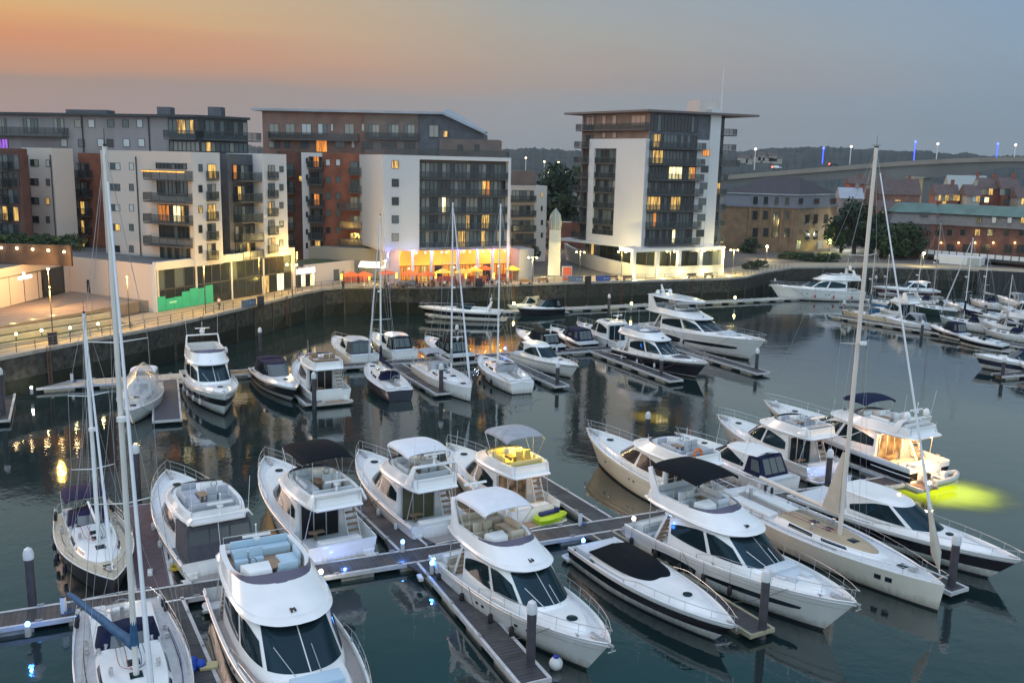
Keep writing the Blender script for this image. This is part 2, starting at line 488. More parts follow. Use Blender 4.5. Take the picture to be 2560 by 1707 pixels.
def arch(root, x, hw, z0, z1, sweep=.7, t=.1, domes=1, radar=True, mats=None, wide=.5, whip=True, name='radar_arch', lean=.25):
    mb = MB()
    for sd in (1, -1):
        y0, y1 = sd*hw, sd*(hw-lean)
        a = [(x-wide*.9, z0), (x+wide*.9, z0), (x-sweep+wide*.45, z1), (x-sweep-wide*.35, z1)]
        c = []
        for yy in (-t, t):
            for i, (xx, zz) in enumerate(a):
                c.append((xx, (y0 if i < 2 else y1)+yy*.6, zz))
        mb.face(c[:4]); mb.face(c[4:][::-1])
        for i in range(4):
            k = (i+1) % 4; mb.face([c[i], c[k], c[k+4], c[i+4]])
    mb.box(x-sweep-wide*.33, -(hw-lean), z1-.1, x-sweep+wide*.42, hw-lean, z1+.02)
    o = mb.build(name, mats or gel, root, bevel=.03)
    xc = x-sweep
    if domes:
        d = MB()
        for i in range(domes): dome(d, xc, (i-(domes-1)/2)*(hw*1.2), z1+.02)
        d.build('satellite_dome', gel, o)
    if radar:
        d = MB(); d.lathe([(.1, z1), (.08, z1+.45), (.2, z1+.46), (.2, z1+.6), (.05, z1+.62)], xc+.1, 0, 10)
        d.box(xc, -.75, z1+.64, xc+.16, .75, z1+.74); d.tube([(xc, 0, z1+.6), (xc, 0, z1+1.25)], .025, 5); d.ball(xc, 0, z1+1.27, .06)
        d.build('radar_scanner', gel, o)
    if whip:
        for sd in (1, -1): d = MB(); d.tube([(xc, sd*(hw-lean), z1), (xc-.25, sd*(hw-lean+.1), z1+2.2)], .014, 4); d.build('whip_antenna', aluw, o, weld=False)
    return o

def platform(root, h, z=.38, ln=1.15, mat=None, w=.9, rail=False):
    mb = MB(); W_ = h.B/2*w
    sh = Shell([([(-ln, W_*.0), (-ln+.0001, W_*.82), (-ln*.7, W_), (-.2, W_), (.02, W_*.98), (.03, 0)], z-.16), ([(-ln-.04, W_*.0), (-ln-.0399, W_*.84), (-ln*.7, W_*1.03), (-.2, W_*1.03), (.02, W_), (.03, 0)], z)], 3)
    sh.solid(mb, 0, top=0, bottom=True)
    o = mb.build('swim_platform', gel, root)
    d = MB(); d.box(-ln+.12, -W_*.82, z+.003, -.08, W_*.82, z+.03)
    d.build('platform_decking', mat or teakg, o)
    return o

def flag(root, x, y, z, tilt=.5):
    mb = MB(); top = Vector((x-tilt, y, z+1.2))
    mb.tube([(x, y, z), top], .015, 4)
    o = mb.build('flag_staff', teak, root, weld=False)
    f = MB(); rows = []
    for i in range(7):
        g = i/6; rows.append([top+Vector((-.02-.12*g+.03*math.sin(j*1.4+g*3), .05*math.sin(j*1.9+g*5)*(.4+g), -.95*g-.06*j)) + Vector((-.05*j, 0, 0)) for j in range(5)])
    f.grid(rows); f.build('flag', redm, o, weld=False)

def motor_yacht(name, label, cat, loc, rz, L=15, B=4.6, h0=1.35, h1=2.25, fly=True, stripe=None, hullm=None, stripem=None, bim=None, bimx=(.13, .40), bimz=1.55,
                ar=None, cush_=None, floor=None, hatch=True, pad=None, fend=(1,), fmat=None, lit=None, winm=None, hullwin=None, group=None, door=True, canvas=None, brow=.40,
                roofz=None, deckm=None, platm=None, plat=True, rail=True, hardtop=None, low=False, tender=False, wipers=False, flg=False, seats=True, stern='stairs', coam=.62, cabm=None, fenx=(.15, .35, .55), railt=.42, bowseat=False, glow=None, cabx=0.0):
    r = thing(name, label, cat, loc, rz, group)
    h = Hull(L, B, h0, h1); cm = cush_ or cush; cg = cabm or gel
    h.build(r, [hullm or gel, stripem or blackh, antif], stripe)
    tck = .2
    h.deck(r, [cg, deckm or nonskid], lambda t: (.85 if t < .2003 else .22+.0*t))
    wm = winm or tint
    zc = roofz or (h0+2.0)
    dz = lambda x: h.sheer(x)-.24
    X = lambda f: (f+cabx)*L
    # main cabin
    cab = Shell([([(X(.2), .405*B), (X(.34), .415*B), (X(.48), .40*B), (X(.585), .33*B), (X(.645), .19*B), (X(.66), 0)], dz),
                 ([(X(.2), .40*B), (X(.34), .41*B), (X(.475), .395*B), (X(.575), .325*B), (X(.63), .18*B), (X(.645), 0)], lambda x: h.sheer(x)+.18),
                 ([(X(.2), .375*B), (X(.32), .385*B), (X(.41), .36*B), (X(.46), .29*B), (X(.49), .16*B), (X(.50), 0)], zc)])
    mb = MB(); cab.solid(mb, 0, crown=.04)
    co = mb.build('cabin', cg, r, angle=30)
    for sd in (1, -1):
        g = MB()
        # swooping side glass: tall forward, tapering aft
        cab.patch(g, sd*.40, sd*.66, lambda f: 1.10+.06*f, lambda f: 1.93-.32*(1-f)**2.2, .02, 12)
        g.build('side_window', wm, co, angle=60)
        g = MB()
        cab.patch(g, sd*.69, sd*.97, lambda f: 1.14+.12*f**2, lambda f: 1.90-.3*f**2, .02, 10)
        g.build('side_window', wm, co, angle=60)
    for a, b in ((-.36, -.008), (.008, .36)):
        g = MB(); cab.patch(g, a, b, 1.08, 1.95, .02, 10); g.build('windscreen', wm, co, angle=60)
    if wipers or not low:
        g = MB()
        for q in (-.14, .1):
            a = cab.at(q, 1.05); b = cab.at(q*1.5-.06, 1.55); a.x += .06; b.x += .1; b.z += .05
            g.tube([a, b], .022, 4)
        g.build('wiper', steel, co, weld=False)
    # aft bulkhead door
    if door:
        zb0 = dz(X(.2))-.55; ya, yb = (-.19*B if fly else -.34*B), .33*B
        g = MB(); g.box(X(.2)-.05, ya, zb0, X(.2)-.02, yb, zc-.15)
        do = g.build('saloon_door', glow or wm, co)
        g = MB()
        for k in range(4): y = lerp(ya, yb, k/3); g.box(X(.2)-.09, y-.035, zb0, X(.2)-.055, y+.035, zc-.15)
        g.box(X(.2)-.088, ya, zc-.26, X(.2)-.054, yb, zc-.18); g.build('door_frame', steel, do, smooth=False)
        g = MB(); g.box(X(.2)-.75, .05*B, zb0+.5, X(.2)-.25, .26*B, zb0+.56); g.box(X(.2)-.55, .14*B, zb0, X(.2)-.45, .17*B, zb0+.5); g.build('cockpit_table', teak, r, bevel=.015)
        if fly and not canvas:
            g = MB(); n_ = 8; zs0 = h.sheer(0)-.8
            for k in range(n_): f = (k+.5)/n_; x = lerp(X(.105), X(.19), f); zz = lerp(zs0+.1, zc+.1, f); g.box(x-.14, -.375*B, zz-.03, x+.14, -.225*B, zz+.03, 0)
            st_ = g.build('fly_stair', teak, r, smooth=False)
            g = MB()
            for y in (-.38*B, -.215*B): g.hexa([(X(.10)-.1, y-.02, zs0), (X(.10)+.12, y-.02, zs0), (X(.10)+.12, y+.02, zs0), (X(.10)-.1, y+.02, zs0), (X(.195)-.15, y-.02, zc+.1), (X(.195)+.05, y-.02, zc+.1), (X(.195)+.05, y+.02, zc+.1), (X(.195)-.15, y+.02, zc+.1)])
            g.build('stair_side', cg, st_, smooth=False)
        g = MB(); g.box(X(.2)-.4, -.4*B, zc-.13, X(.2)+.3, .4*B, zc-.05); g.build('head_trim', cg, co)
    # coachroof / foredeck
    cr = Shell([([(.50*L, .30*B), (.62*L, .315*B), (.74*L, .26*B), (.83*L, .16*B), (.875*L, .06*B), (.885*L, 0)], lambda x: h.sheer(x)-.22),
                ([(.50*L, .27*B), (.62*L, .285*B), (.73*L, .23*B), (.81*L, .13*B), (.85*L, .05*B), (.86*L, 0)], lambda x: h.sheer(x)+.10)])
    mb = MB(); cr.solid(mb, 0, crown=.05); fo = mb.build('foredeck', cg, r, angle=30)
    if bowseat:
        g = MB(); z = h.sheer(.7*L)+.13
        g.box(.66*L, -.2*B, z, .71*L, .2*B, z+.32); g.box(.71*L, -.2*B, z, .75*L, .2*B, z+.16); g.box(.75*L, -.16*B, z+.02, .785*L, -.07*B, z+.28); g.box(.75*L, .07*B, z+.02, .785*L, .16*B, z+.28)
        g.build('bow_seat', cm, fo, bevel=.05)
        g = MB(); g.box(.752*L, -.065*B, z-.01, .80*L, .065*B, z+.06); g.build('bow_footwell', teakg, fo)
    elif pad:
        g = MB(); z = h.sheer(.68*L)+.14
        sh = Shell([([(.655*L, .19*B), (.7*L, .2*B), (.75*L, .17*B), (.785*L, .1*B), (.79*L, 0)], z), ([(.66*L, .18*B), (.7*L, .19*B), (.745*L, .16*B), (.775*L, .09*B), (.78*L, 0)], z+.12)])
        sh.solid(g, 0); g.build('sun_pad', pad, fo)
    if hatch:
        g = MB(); z = h.sheer(.8*L)+.14
        g.lathe([(.30, z), (.30, z+.035), (.26, z+.045), (.01, z+.05)], .79*L, 0, 14); g.build('deck_hatch', tint, fo)
    # bow gear
    g = MB(); z = h.sheer(L*.97)
    g.box(.90*L, -.09, z-.2, .965*L, .09, z-.04); g.box(.955*L, -.07, z-.06, L+.22, .07, z+.03); g.tube([(L+.2, 0, z+.0), (L+.12, 0, z-.35)], .05, 6); g.tube([(L+.12, -.22, z-.32), (L+.12, .22, z-.32)], .035, 5)
    for sd in (1, -1): g.tube([(.93*L, sd*.3, z-.1), (.93*L, sd*.3, z+.02)], .03, 5); g.tube([(.915*L, sd*.3, z+.03), (.945*L, sd*.3, z+.03)], .02, 5)
    g.build('anchor', steel, r)
    if rail: h.rail(r, railt, .985, h=.72)
    # rub rail
    g = MB()
    for sd in (1, -1): g.tube([h.S(t, .93, sd, .02) for t in h.ts(18)], .028, 4)
    g.build('rubbing_strake', steel if not stripe else gel, r, weld=False)
    g = MB()
    for sd in (1, -1): g.tube([h.S(t, .76, sd, .012) for t in h.ts(18)], .012, 4)
    g.build('hull_seam', M('seam_grey', (.25, .25, .26), .5), r, weld=False)
    for f in (.06, .5, .9):
        for sd in (1, -1): g = MB(); y = sd*(h.w(f*L)-.06); z = h.sheer(f*L)+.04; g.box(f*L-.04, y-.03, z, f*L+.04, y+.03, z+.08); g.box(f*L-.16, y-.025, z+.08, f*L+.16, y+.025, z+.12); g.build('cleat', steel, r, smooth=False)
    if not low:
        p = cab.at(0, 2.0); bxx = X(.47) if fly else X(.44); bz = (zc+.42) if fly else zc+.25
        g = MB(); g.tube([(bxx, -.09, bz), (bxx+.32, -.09, bz-.02)], .035, 6, r1=.06); g.tube([(bxx, .09, bz), (bxx+.26, .09, bz-.02)], .035, 6, r1=.06); g.box(bxx-.05, -.14, bz-.14, bxx+.1, .14, bz-.02); g.build('horn', rubber, r)
    for sd in (1, -1):
        g = MB(); ps_ = [cab.at(sd*q_, 1.99) for q_ in (.5, .6, .7, .8, .9)]; ps_ = [Vector((p_.x, p_.y+sd*.05, p_.z-.12)) for p_ in ps_]; g.tube(ps_, .02, 4); g.build('grab_rail', steel, co, weld=False)
    # hull windows
    if hullwin:
        for sd in (1, -1):
            for (a, b, lo, hi_, sk) in hullwin:
                g = MB(); h.patch(g, a, b, lambda f: lo+sk*(1-math.sin(math.pi*min(1, max(0, f)))**.5), lambda f: hi_-sk*(1-math.sin(math.pi*f)**.6), sd)
                g.build('hull_window', tint, r, angle=60)
    else:
        for sd in (1, -1):
            for t in (.42, .46, .66, .72):
                g = MB(); p = h.S(t, .6, sd, .02); q = h.S(t+.012, .6, sd, .02); d = (q-p).normalized()
                rows = [[p+d*(.16*math.cos(k*math.pi/4))*rr+Vector((0, 0, .09*math.sin(k*math.pi/4)*rr)) for k in range(8)] for rr in (1, .01)]
                g.grid(rows, close=True); g.build('porthole', tint, r)
    # cockpit + transom
    zf = h.sheer(0)-.85
    mb = MB(); W_ = h.w(.02*L)*.97
    mb.box(.015*L, -W_*.62, zf-.2, .05*L, W_*.62, h.sheer(0)+.02)
    mb.box(-.02, -W_*.6, zf-.35, .015*L, W_*.6, h.sheer(0)-.18)
    for sd in (1, -1):
        for k in range(3): mb.box(-.28+k*.22, min(sd*W_*.64, sd*W_*.93), .30, -.28+k*.22+.9, max(sd*W_*.64, sd*W_*.93), .45+k*.24)
    mb.build('transom', cg, r, bevel=.04)
    g = MB(); seat(g, .055*L, -W_*.6, .055*L+.6, W_*.6, zf, .42, 'a', mi=0); g.build('cockpit_seat', cm, r, bevel=.05)
    if plat: platform(r, h, mat=platm)
    zt = zc
    if fly:
        fd = Shell([([(X(.03), .30*B), (X(.10), .37*B), (X(.22), .40*B), (X(.36), .40*B), (X(.46), .33*B), (X(.51), .17*B), (X(.522), 0)], zc+.02),
                    ([(X(.02), .31*B), (X(.10), .38*B), (X(.22), .415*B), (X(.36), .415*B), (X(.465), .345*B), (X(.52), .18*B), (X(.533), 0)], zc+.14),
                    ([(X(.03), .30*B), (X(.10), .37*B), (X(.22), .40*B), (X(.35), .40*B), (X(.45), .33*B), (X(.50), .17*B), (X(.51), 0)], zc+.27)])
        mb = MB(); fd.solid(mb, 0, bottom=True); fo2 = mb.build('flybridge', cg, r, angle=30)
        z0, z1 = zc+.25, zc+.25+coam
        bx = brow
        out = Shell([([(X(.05), .335*B), (X(.12), .37*B), (X(.22), .395*B), (X(.35), .39*B), (X(.44), .32*B), (X(.49), .17*B), (X(.50), 0)], z0),
                     ([(X(.06), .33*B), (X(.12), .36*B), (X(.2), .37*B), (X(bx-.10), .35*B), (X(bx-.03), .28*B), (X(bx), .15*B), (X(bx+.006), 0)], z1)])
        inn = Shell([([(X(.06), .28*B), (X(.12), .31*B), (X(.2), .32*B), (X(bx-.11), .305*B), (X(bx-.05), .235*B), (X(bx-.025), .12*B), (X(bx-.02), 0)], z1),
                     ([(X(.06), .28*B), (X(.12), .31*B), (X(.2), .32*B), (X(bx-.12), .30*B), (X(bx-.07), .23*B), (X(bx-.05), .12*B), (X(bx-.045), 0)], z0+.04)])
        mb = MB()
        def loop(row): return [Vector(p) for p in row]+[Vector((p.x, -p.y, p.z)) for p in reversed(row[:-1])]
        rows = [loop(out.lv[0]), loop(out.lv[1]), loop(inn.lv[0]), loop(inn.lv[1])]
        mb.grid(rows)
        mb.grid([[rw[0] for rw in rows], [rw[-1] for rw in rows]])
        mb.build('coaming', cg, fo2, angle=35)
        mb = MB(); fl = loop(inn.lv[1]); mb.face([Vector((p.x, p.y, z0+.045)) for p in fl]); mb.build('flybridge_floor', floor or teakg, fo2)
        mb = MB(); out.patch(mb, -.52, .52, .98, lambda f: 1.12+.2*math.sin(math.pi*f), .0, 16, 2); mb.build('wind_deflector', M('deflector', (.10, .09, .13), .2), fo2)
        if seats:
            zf2 = z0+.05; mb = MB()
            seat(mb, X(.17), .10*B, X(bx-.13), .29*B, zf2, .42, 'l')
            seat(mb, X(.08), -.25*B, X(.08)+.75, .29*B, zf2, .42, 'a')
            seat(mb, X(bx-.20), -.27*B, X(bx-.20)+.5, -.15*B, zf2, .5, 'a', bh=.5); seat(mb, X(bx-.20), -.13*B, X(bx-.20)+.5, -.01*B, zf2, .5, 'a', bh=.5)
            seat(mb, X(bx-.14)+.1, .04*B, X(bx-.075), .22*B, zf2, .45, 'f')
            mb.build('lounge_seat', cm, fo2, bevel=.06)
            mb = MB(); mb.box(X(.21), -.02*B, zf2+.5, X(.27), .09*B, zf2+.56); mb.box(X(.235), .02*B, zf2, X(.245), .05*B, zf2+.5); mb.build('table', teak, fo2, bevel=.015)
            mb = MB(); mb.hexa([(X(bx-.12), -.27*B, zf2), (X(bx-.06), -.22*B, zf2), (X(bx-.06), -.02*B, zf2), (X(bx-.12), -.02*B, zf2), (X(bx-.11), -.27*B, zf2+.85), (X(bx-.07), -.22*B, zf2+.7), (X(bx-.07), -.02*B, zf2+.7), (X(bx-.11), -.02*B, zf2+.85)])
            ho = mb.build('helm_console', cg, fo2, bevel=.04)
            mb = MB(); mb.tube([(X(bx-.125), -.15*B+.19*math.cos(a*math.pi/6), zf2+.8+.19*math.sin(a*math.pi/6)) for a in range(13)], .02, 5); mb.build('steering_wheel', rubber, ho, weld=False)
        zt = z1
        # rear posts of the overhang
        for sd in (1, -1): mb = MB(); mb.tube([(X(.07), sd*.33*B, zc+.05), (X(.09), sd*.40*B, h.sheer(X(.09)))], .03, 6); mb.build('overhang_post', steel, fo2, weld=False)
        mb = MB()
        for sd in (1, -1): mb.tube([(X(.05), sd*.29*B, z0), (X(.05), sd*.29*B, z0+.9)], .018, 5)
        mb.tube([(X(.05), -.29*B, z0+.9), (X(.05), .29*B, z0+.9)], .018, 5); mb.tube([(X(.05), -.29*B, z0+.5), (X(.05), .29*B, z0+.5)], .012, 5)
        mb.build('aft_rail', steel, fo2, weld=False)
        if ar is not None:
            arch(r, X(ar.get('x', .16)), .37*B, z0+.1, z0+ar.get('h', 1.7), sweep=ar.get('sweep', .9), domes=ar.get('domes', 1), radar=ar.get('radar', True), wide=ar.get('wide', .5), mats=cg)
        if bim is not None:
            bimini(r, X(bimx[0]), X(bimx[1]), .355*B, z1+bimz, bim, z1-.1)
        if hardtop:
            sh = Shell([([(X(.04), .30*B), (X(.14), .36*B), (X(.28), .36*B), (X(.38), .27*B), (X(.44), .12*B), (X(.455), 0)], z1+1.45),
                        ([(X(.03), .31*B), (X(.14), .37*B), (X(.28), .37*B), (X(.39), .28*B), (X(.45), .13*B), (X(.47), 0)], z1+1.53),
                        ([(X(.04), .30*B), (X(.14), .35*B), (X(.28), .35*B), (X(.37), .26*B), (X(.43), .12*B), (X(.445), 0)], z1+1.62)])
            mb = MB(); sh.solid(mb, 0, bottom=True, crown=.06); ht = mb.build('hardtop', cg, r, angle=30)
            for sd in (1, -1):
                mb = MB()
                c = [(X(.06), sd*.35*B, z0), (X(.16), sd*.36*B, z0), (X(.09), sd*.33*B, z1+1.46), (X(.05), sd*.33*B, z1+1.46)]
                mb.face(c); mb.face([(x, y-sd*.1, z) for x, y, z in reversed(c)])
                for i in range(4):
                    a, b = c[i], c[(i+1) % 4]; mb.face([a, b, (b[0], b[1]-sd*.1, b[2]), (a[0], a[1]-sd*.1, a[2])])
                mb.build('hardtop_leg', cg, ht); mb = MB(); mb.tube([(X(.33), sd*.34*B, z1), (X(.29), sd*.33*B, z1+1.46)], .03, 5); mb.build('hardtop_post', cg, ht)
            mb = MB(); dome(mb, X(.1), .2*B, z1+1.66, .33); dome(mb, X(.1), -.2*B, z1+1.66, .33); mb.build('satellite_dome', gel, ht)
            mb = MB(); mb.hexa([(X(.1)-.3, -.1, z1+1.65), (X(.1)+.3, -.1, z1+1.65), (X(.1)+.3, .1, z1+1.65), (X(.1)-.3, .1, z1+1.65), (X(.08)-.3, -.06, z1+3.0), (X(.08)-.1, -.06, z1+3.0), (X(.08)-.1, .06, z1+3.0), (X(.08)-.3, .06, z1+3.0)])
            mb.box(X(.1)-.1, -.8, z1+2.2, X(.1)+.08, .8, z1+2.3); mb.build('radar_scanner', gel, ht)
    else:
        top = Shell([([(X(.16), .36*B), (X(.26), .385*B), (X(.38), .375*B), (X(.46), .30*B), (X(.50), .16*B), (X(.51), 0)], zc),
                     ([(X(.17), .33*B), (X(.26), .35*B), (X(.37), .34*B), (X(.44), .27*B), (X(.475), .14*B), (X(.485), 0)], zc+.16)])
        mb = MB(); top.solid(mb, 0, bottom=True, crown=.07); to = mb.build('hardtop', cg, r, angle=30)
        mb = MB(); mb.box(X(.27), -.2*B, zc+.235, X(.38), .2*B, zc+.25); mb.build('sunroof', tintg, to)
        if ar is not None:
            arch(r, X(ar.get('x', .2)), .34*B, zc+.1, zc+ar.get('h', .7), sweep=ar.get('sweep', .7), domes=ar.get('domes', 0), radar=ar.get('radar', True), wide=.35, mats=cg)
    if canvas:
        z = zc-.05 if fly else zc
        sh = Shell([([(-.0*L, .39*B), (.05*L, .41*B), (.1*L, .415*B), (.15*L, .41*B), (.205*L, .40*B)], lambda x: h.sheer(x)-.05),
                    ([(.03*L, .37*B), (.07*L, .375*B), (.1*L, .38*B), (.15*L, .38*B), (.205*L, .38*B)], z)])
        mb = MB(); sh.solid(mb, 0)
        co_ = mb.build('canvas_enclosure', canvas, r, angle=30)
        g = MB()
        for a, b in ((-.36*B, -.13*B), (-.11*B, .11*B), (.13*B, .36*B)):
            g.face([(.009*L-.02, a, h.sheer(0)+.35), (.009*L-.02, b, h.sheer(0)+.35), (.026*L-.02, b*.97, z-.2), (.026*L-.02, a*.97, z-.2)])
        g.build('clear_panel', tintg, co_)
    if flg: flag(r, -.2, 0, h.sheer(0)+.1)
    if fend: fenders(h, r, [f*L for f in fenx], fend, mat=fmat)
    lines(h, r, [(.06*L, 1, -1.3, -.6), (.06*L, -1, -1.3, -.6)]+[(.8*L, s_, .62*L, .5) for s_ in fend]+[(.35*L, s_, .5*L, .5) for s_ in fend])
    return r, h

def sport_boat(name, label, cat, loc, rz, L=12, B=3.6, h0=1.1, h1=1.6, stripe=None, hullm=None, stripem=None, cover=None, top=None, canvas=None, arc=False, group=None, fend=(), screen=True, lowc=False, deckm=None, rail=True, cx=0.0, rf=None, hatch=True, fmat=None, outb=False, detail=True):
    """low sports cruiser. cover: canvas over the cockpit; top: hardtop material; canvas: canopy enclosure material"""
    r = thing(name, label, cat, loc, rz, group)
    h = Hull(L, B, h0, h1, p=2.1, q=.85)
    h.build(r, [hullm or gel, stripem or blackh, antif], stripe)
    h.deck(r, [gel, deckm or nonskid], lambda t: (.5 if t < .2003 else .1), cap=.1, crown=.03)
    cr = Shell([([(.42*L, .38*B), (.55*L, .37*B), (.68*L, .31*B), (.80*L, .20*B), (.88*L, .08*B), (.90*L, 0)], lambda x: h.sheer(x)-.1),
                ([(.40*L, .34*B), (.53*L, .33*B), (.66*L, .27*B), (.77*L, .16*B), (.84*L, .06*B), (.86*L, 0)], lambda x: h.sheer(x)+.28*max(0, 1-(x/L-.42)*1.6))])
    mb = MB(); cr.solid(mb, 0, crown=.12); fo = mb.build('foredeck', gel, r, angle=30)
    if hatch:
        g = MB(); z = h.sheer(.7*L)+.30
        g.lathe([(.27, z-.15), (.27, z), (.23, z+.02), (.01, z+.02)], .71*L, 0, 14)
        g.build('deck_hatch', tint, fo)
    L0 = L
    co = Shell([([(.14*L, .37*B), (.26*L, .39*B), (.38*L, .38*B), (.48*L, .33*B), (.545*L, .19*B), (.56*L, 0)], lambda x: h.sheer(x)-.05),
                ([(.15*L, .34*B), (.26*L, .35*B), (.37*L, .34*B), (.45*L, .28*B), (.50*L, .16*B), (.515*L, 0)], lambda x: h.sheer(x)+.32)])
    mb = MB()
    rows = [[Vector(p) for p in row]+[Vector((p.x, -p.y, p.z)) for p in reversed(row[:-1])] for row in co.lv]
    mb.grid(rows); inner = [Vector((p.x, p.y*.9, p.z)) for p in rows[1]]; mb.grid([rows[1], inner, [Vector((p.x, p.y, p.z-.7)) for p in inner]])
    mb.build('cockpit_coaming', gel, r, angle=35)
    g = MB(); g.box(.02*L, -.36*B, h.sheer(0)-.45, .14*L, .36*B, h.sheer(0)+.12); g.build('sun_pad', cush, r, bevel=.08)
    if cover:
        sh = Shell([([(.13*L, .37*B), (.26*L, .385*B), (.38*L, .375*B), (.47*L, .32*B), (.53*L, .18*B), (.545*L, 0)], lambda x: h.sheer(x)+.28),
                    ([(.17*L, .30*B), (.26*L, .31*B), (.36*L, .30*B), (.43*L, .25*B), (.47*L, .13*B), (.48*L, 0)], lambda x: h.sheer(x)+.62)])
        mb = MB(); sh.solid(mb, 0, crown=.14); mb.build('cockpit_cover', cover, r, angle=50)
    else:
        g = MB(); zf = h.sheer(.2*L)-.42
        g.box(.14*L, -.33*B, zf-.02, .47*L, .33*B, zf); g.build('cockpit_floor', teakg, r)
        g = MB(); seat(g, .33*L, -.28*B, .33*L+.5, .0, zf, .5, 'a'); seat(g, .16*L, -.3*B, .28*L, .3*B, zf, .4, 'a'); seat(g, .32*L, .08*B, .44*L, .3*B, zf, .45, 'l'); g.build('cockpit_seat', cush, r, bevel=.05)
    Xc = lambda f: (f+cx)*L
    if top or canvas:
        zc = rf or (h.sheer(.35*L)+1.45)
        ws = Shell([([(Xc(.22), .37*B), (Xc(.32), .375*B), (Xc(.41), .36*B), (Xc(.52), .29*B), (Xc(.585), .17*B), (Xc(.60), 0)], lambda x: h.sheer(x)+.2),
                    ([(Xc(.20), .33*B), (Xc(.28), .335*B), (Xc(.34), .32*B), (Xc(.40), .26*B), (Xc(.435), .14*B), (Xc(.445), 0)], zc)])
        mb = MB(); ws.solid(mb, 0, crown=.03); wo_ = mb.build('cabin', (top or canvas), r, angle=30)
        for sd in (1, -1):
            g = MB(); ws.patch(g, sd*.44, sd*.95, lambda f: .1+.1*f, lambda f: .92-.5*f**2, .02, 12); g.build('side_window', tint, wo_, angle=60)
        g = MB(); ws.patch(g, -.39, .39, .06, .92, .02, 16); g.build('windscreen', tint if top else tintg, wo_, angle=60)
        if top:
            tp = Shell([([(Xc(.14), .30*B), (Xc(.22), .345*B), (Xc(.31), .345*B), (Xc(.39), .27*B), (Xc(.435), .14*B), (Xc(.45), 0)], zc), ([(Xc(.15), .28*B), (Xc(.22), .32*B), (Xc(.30), .32*B), (Xc(.37), .25*B), (Xc(.415), .13*B), (Xc(.425), 0)], zc+.12)])
            mb = MB(); tp.solid(mb, 0, bottom=True, crown=.06); mb.build('hardtop', top, r, angle=30)
        if canvas:
            sh = Shell([([(.06*L, .34*B), (.10*L, .365*B), (.15*L, .37*B), (.2*L, .37*B), (.24*L, .37*B)], lambda x: h.sheer(x)+.1),
                        ([(.12*L, .30*B), (.14*L, .31*B), (.17*L, .32*B), (.2*L, .325*B), (.24*L, .33*B)], zc+.02)])
            mb = MB(); sh.solid(mb, 0, crown=.1); ce = mb.build('canvas_enclosure', canvas, r, angle=40)
            g = MB()
            for a, b in ((-.27*B, -.10*B), (-.08*B, .08*B), (.10*B, .27*B)):
                za, zb = h.sheer(0)+.35, zc-.12; fa = (za-h.sheer(0)-.1)/(zc-h.sheer(0)); fb = (zb-h.sheer(0)-.1)/(zc-h.sheer(0))
                xa, xb = lerp(.06, .12, fa)*L-.03, lerp(.06, .12, fb)*L-.03
                g.face([(xa, a, za), (xa, b, za), (xb, b*.93, zb), (xb, a*.93, zb)])
            for sd in (1, -1): sh.patch(g, sd*.45, sd*.85, .25, .85, .02, 5)
            g.build('clear_panel', tintg, ce)
    elif screen and not cover:
        ws = Shell([([(.36*L, .36*B), (.42*L, .35*B), (.49*L, .28*B), (.545*L, .17*B), (.56*L, 0)], lambda x: h.sheer(x)+.25), ([(.34*L, .33*B), (.39*L, .32*B), (.445*L, .25*B), (.48*L, .14*B), (.49*L, 0)], lambda x: h.sheer(x)+.75)])
        g = MB(); ws.patch(g, -1, 1, 0, 1, 0, 24, 2); g.build('windscreen', tint, r, angle=60)
        g = MB(); g.tube([ws.at(lerp(-1, 1, i/20), 1) for i in range(21)], .02, 5); g.build('screen_frame', steel, r, weld=False)
    if arc: arch(r, .17*L, .34*B, h.sheer(.15*L)+.1, h.sheer(.15*L)+1.35, sweep=.6, domes=0, radar=True, wide=.35, whip=False)
    if rail: h.rail(r, .45, .985, h=.5, mid=False, posts=6)
    g = MB(); z = h.sheer(L*.97); g.box(.95*L, -.06, z, L+.15, .06, z+.05); g.tube([(L+.12, 0, z), (L+.05, 0, z-.25)], .04, 5); g.build('anchor', steel, r)
    mb = MB()
    for sd in (1, -1): mb.tube([h.S(t, .9, sd, .02) for t in h.ts(16)], .022, 4)
    mb.build('rubbing_strake', steel, r, weld=False)
    platform(r, h, z=.3, ln=.9)
    if outb:
        g = MB(); g.box(-.75, -.2, .1, -.35, .2, 1.0); g.box(-.65, -.08, -.4, -.45, .08, .1); g.build('outboard_motor', rubber, r, bevel=.08)
    if fend: fenders(h, r, [.25*L, .5*L, .7*L], fend, r=.12, mat=fmat)
    if detail: lines(h, r, [(.06*L, 1, -1.2, -.5), (.06*L, -1, -1.2, -.5)])
    return r, h

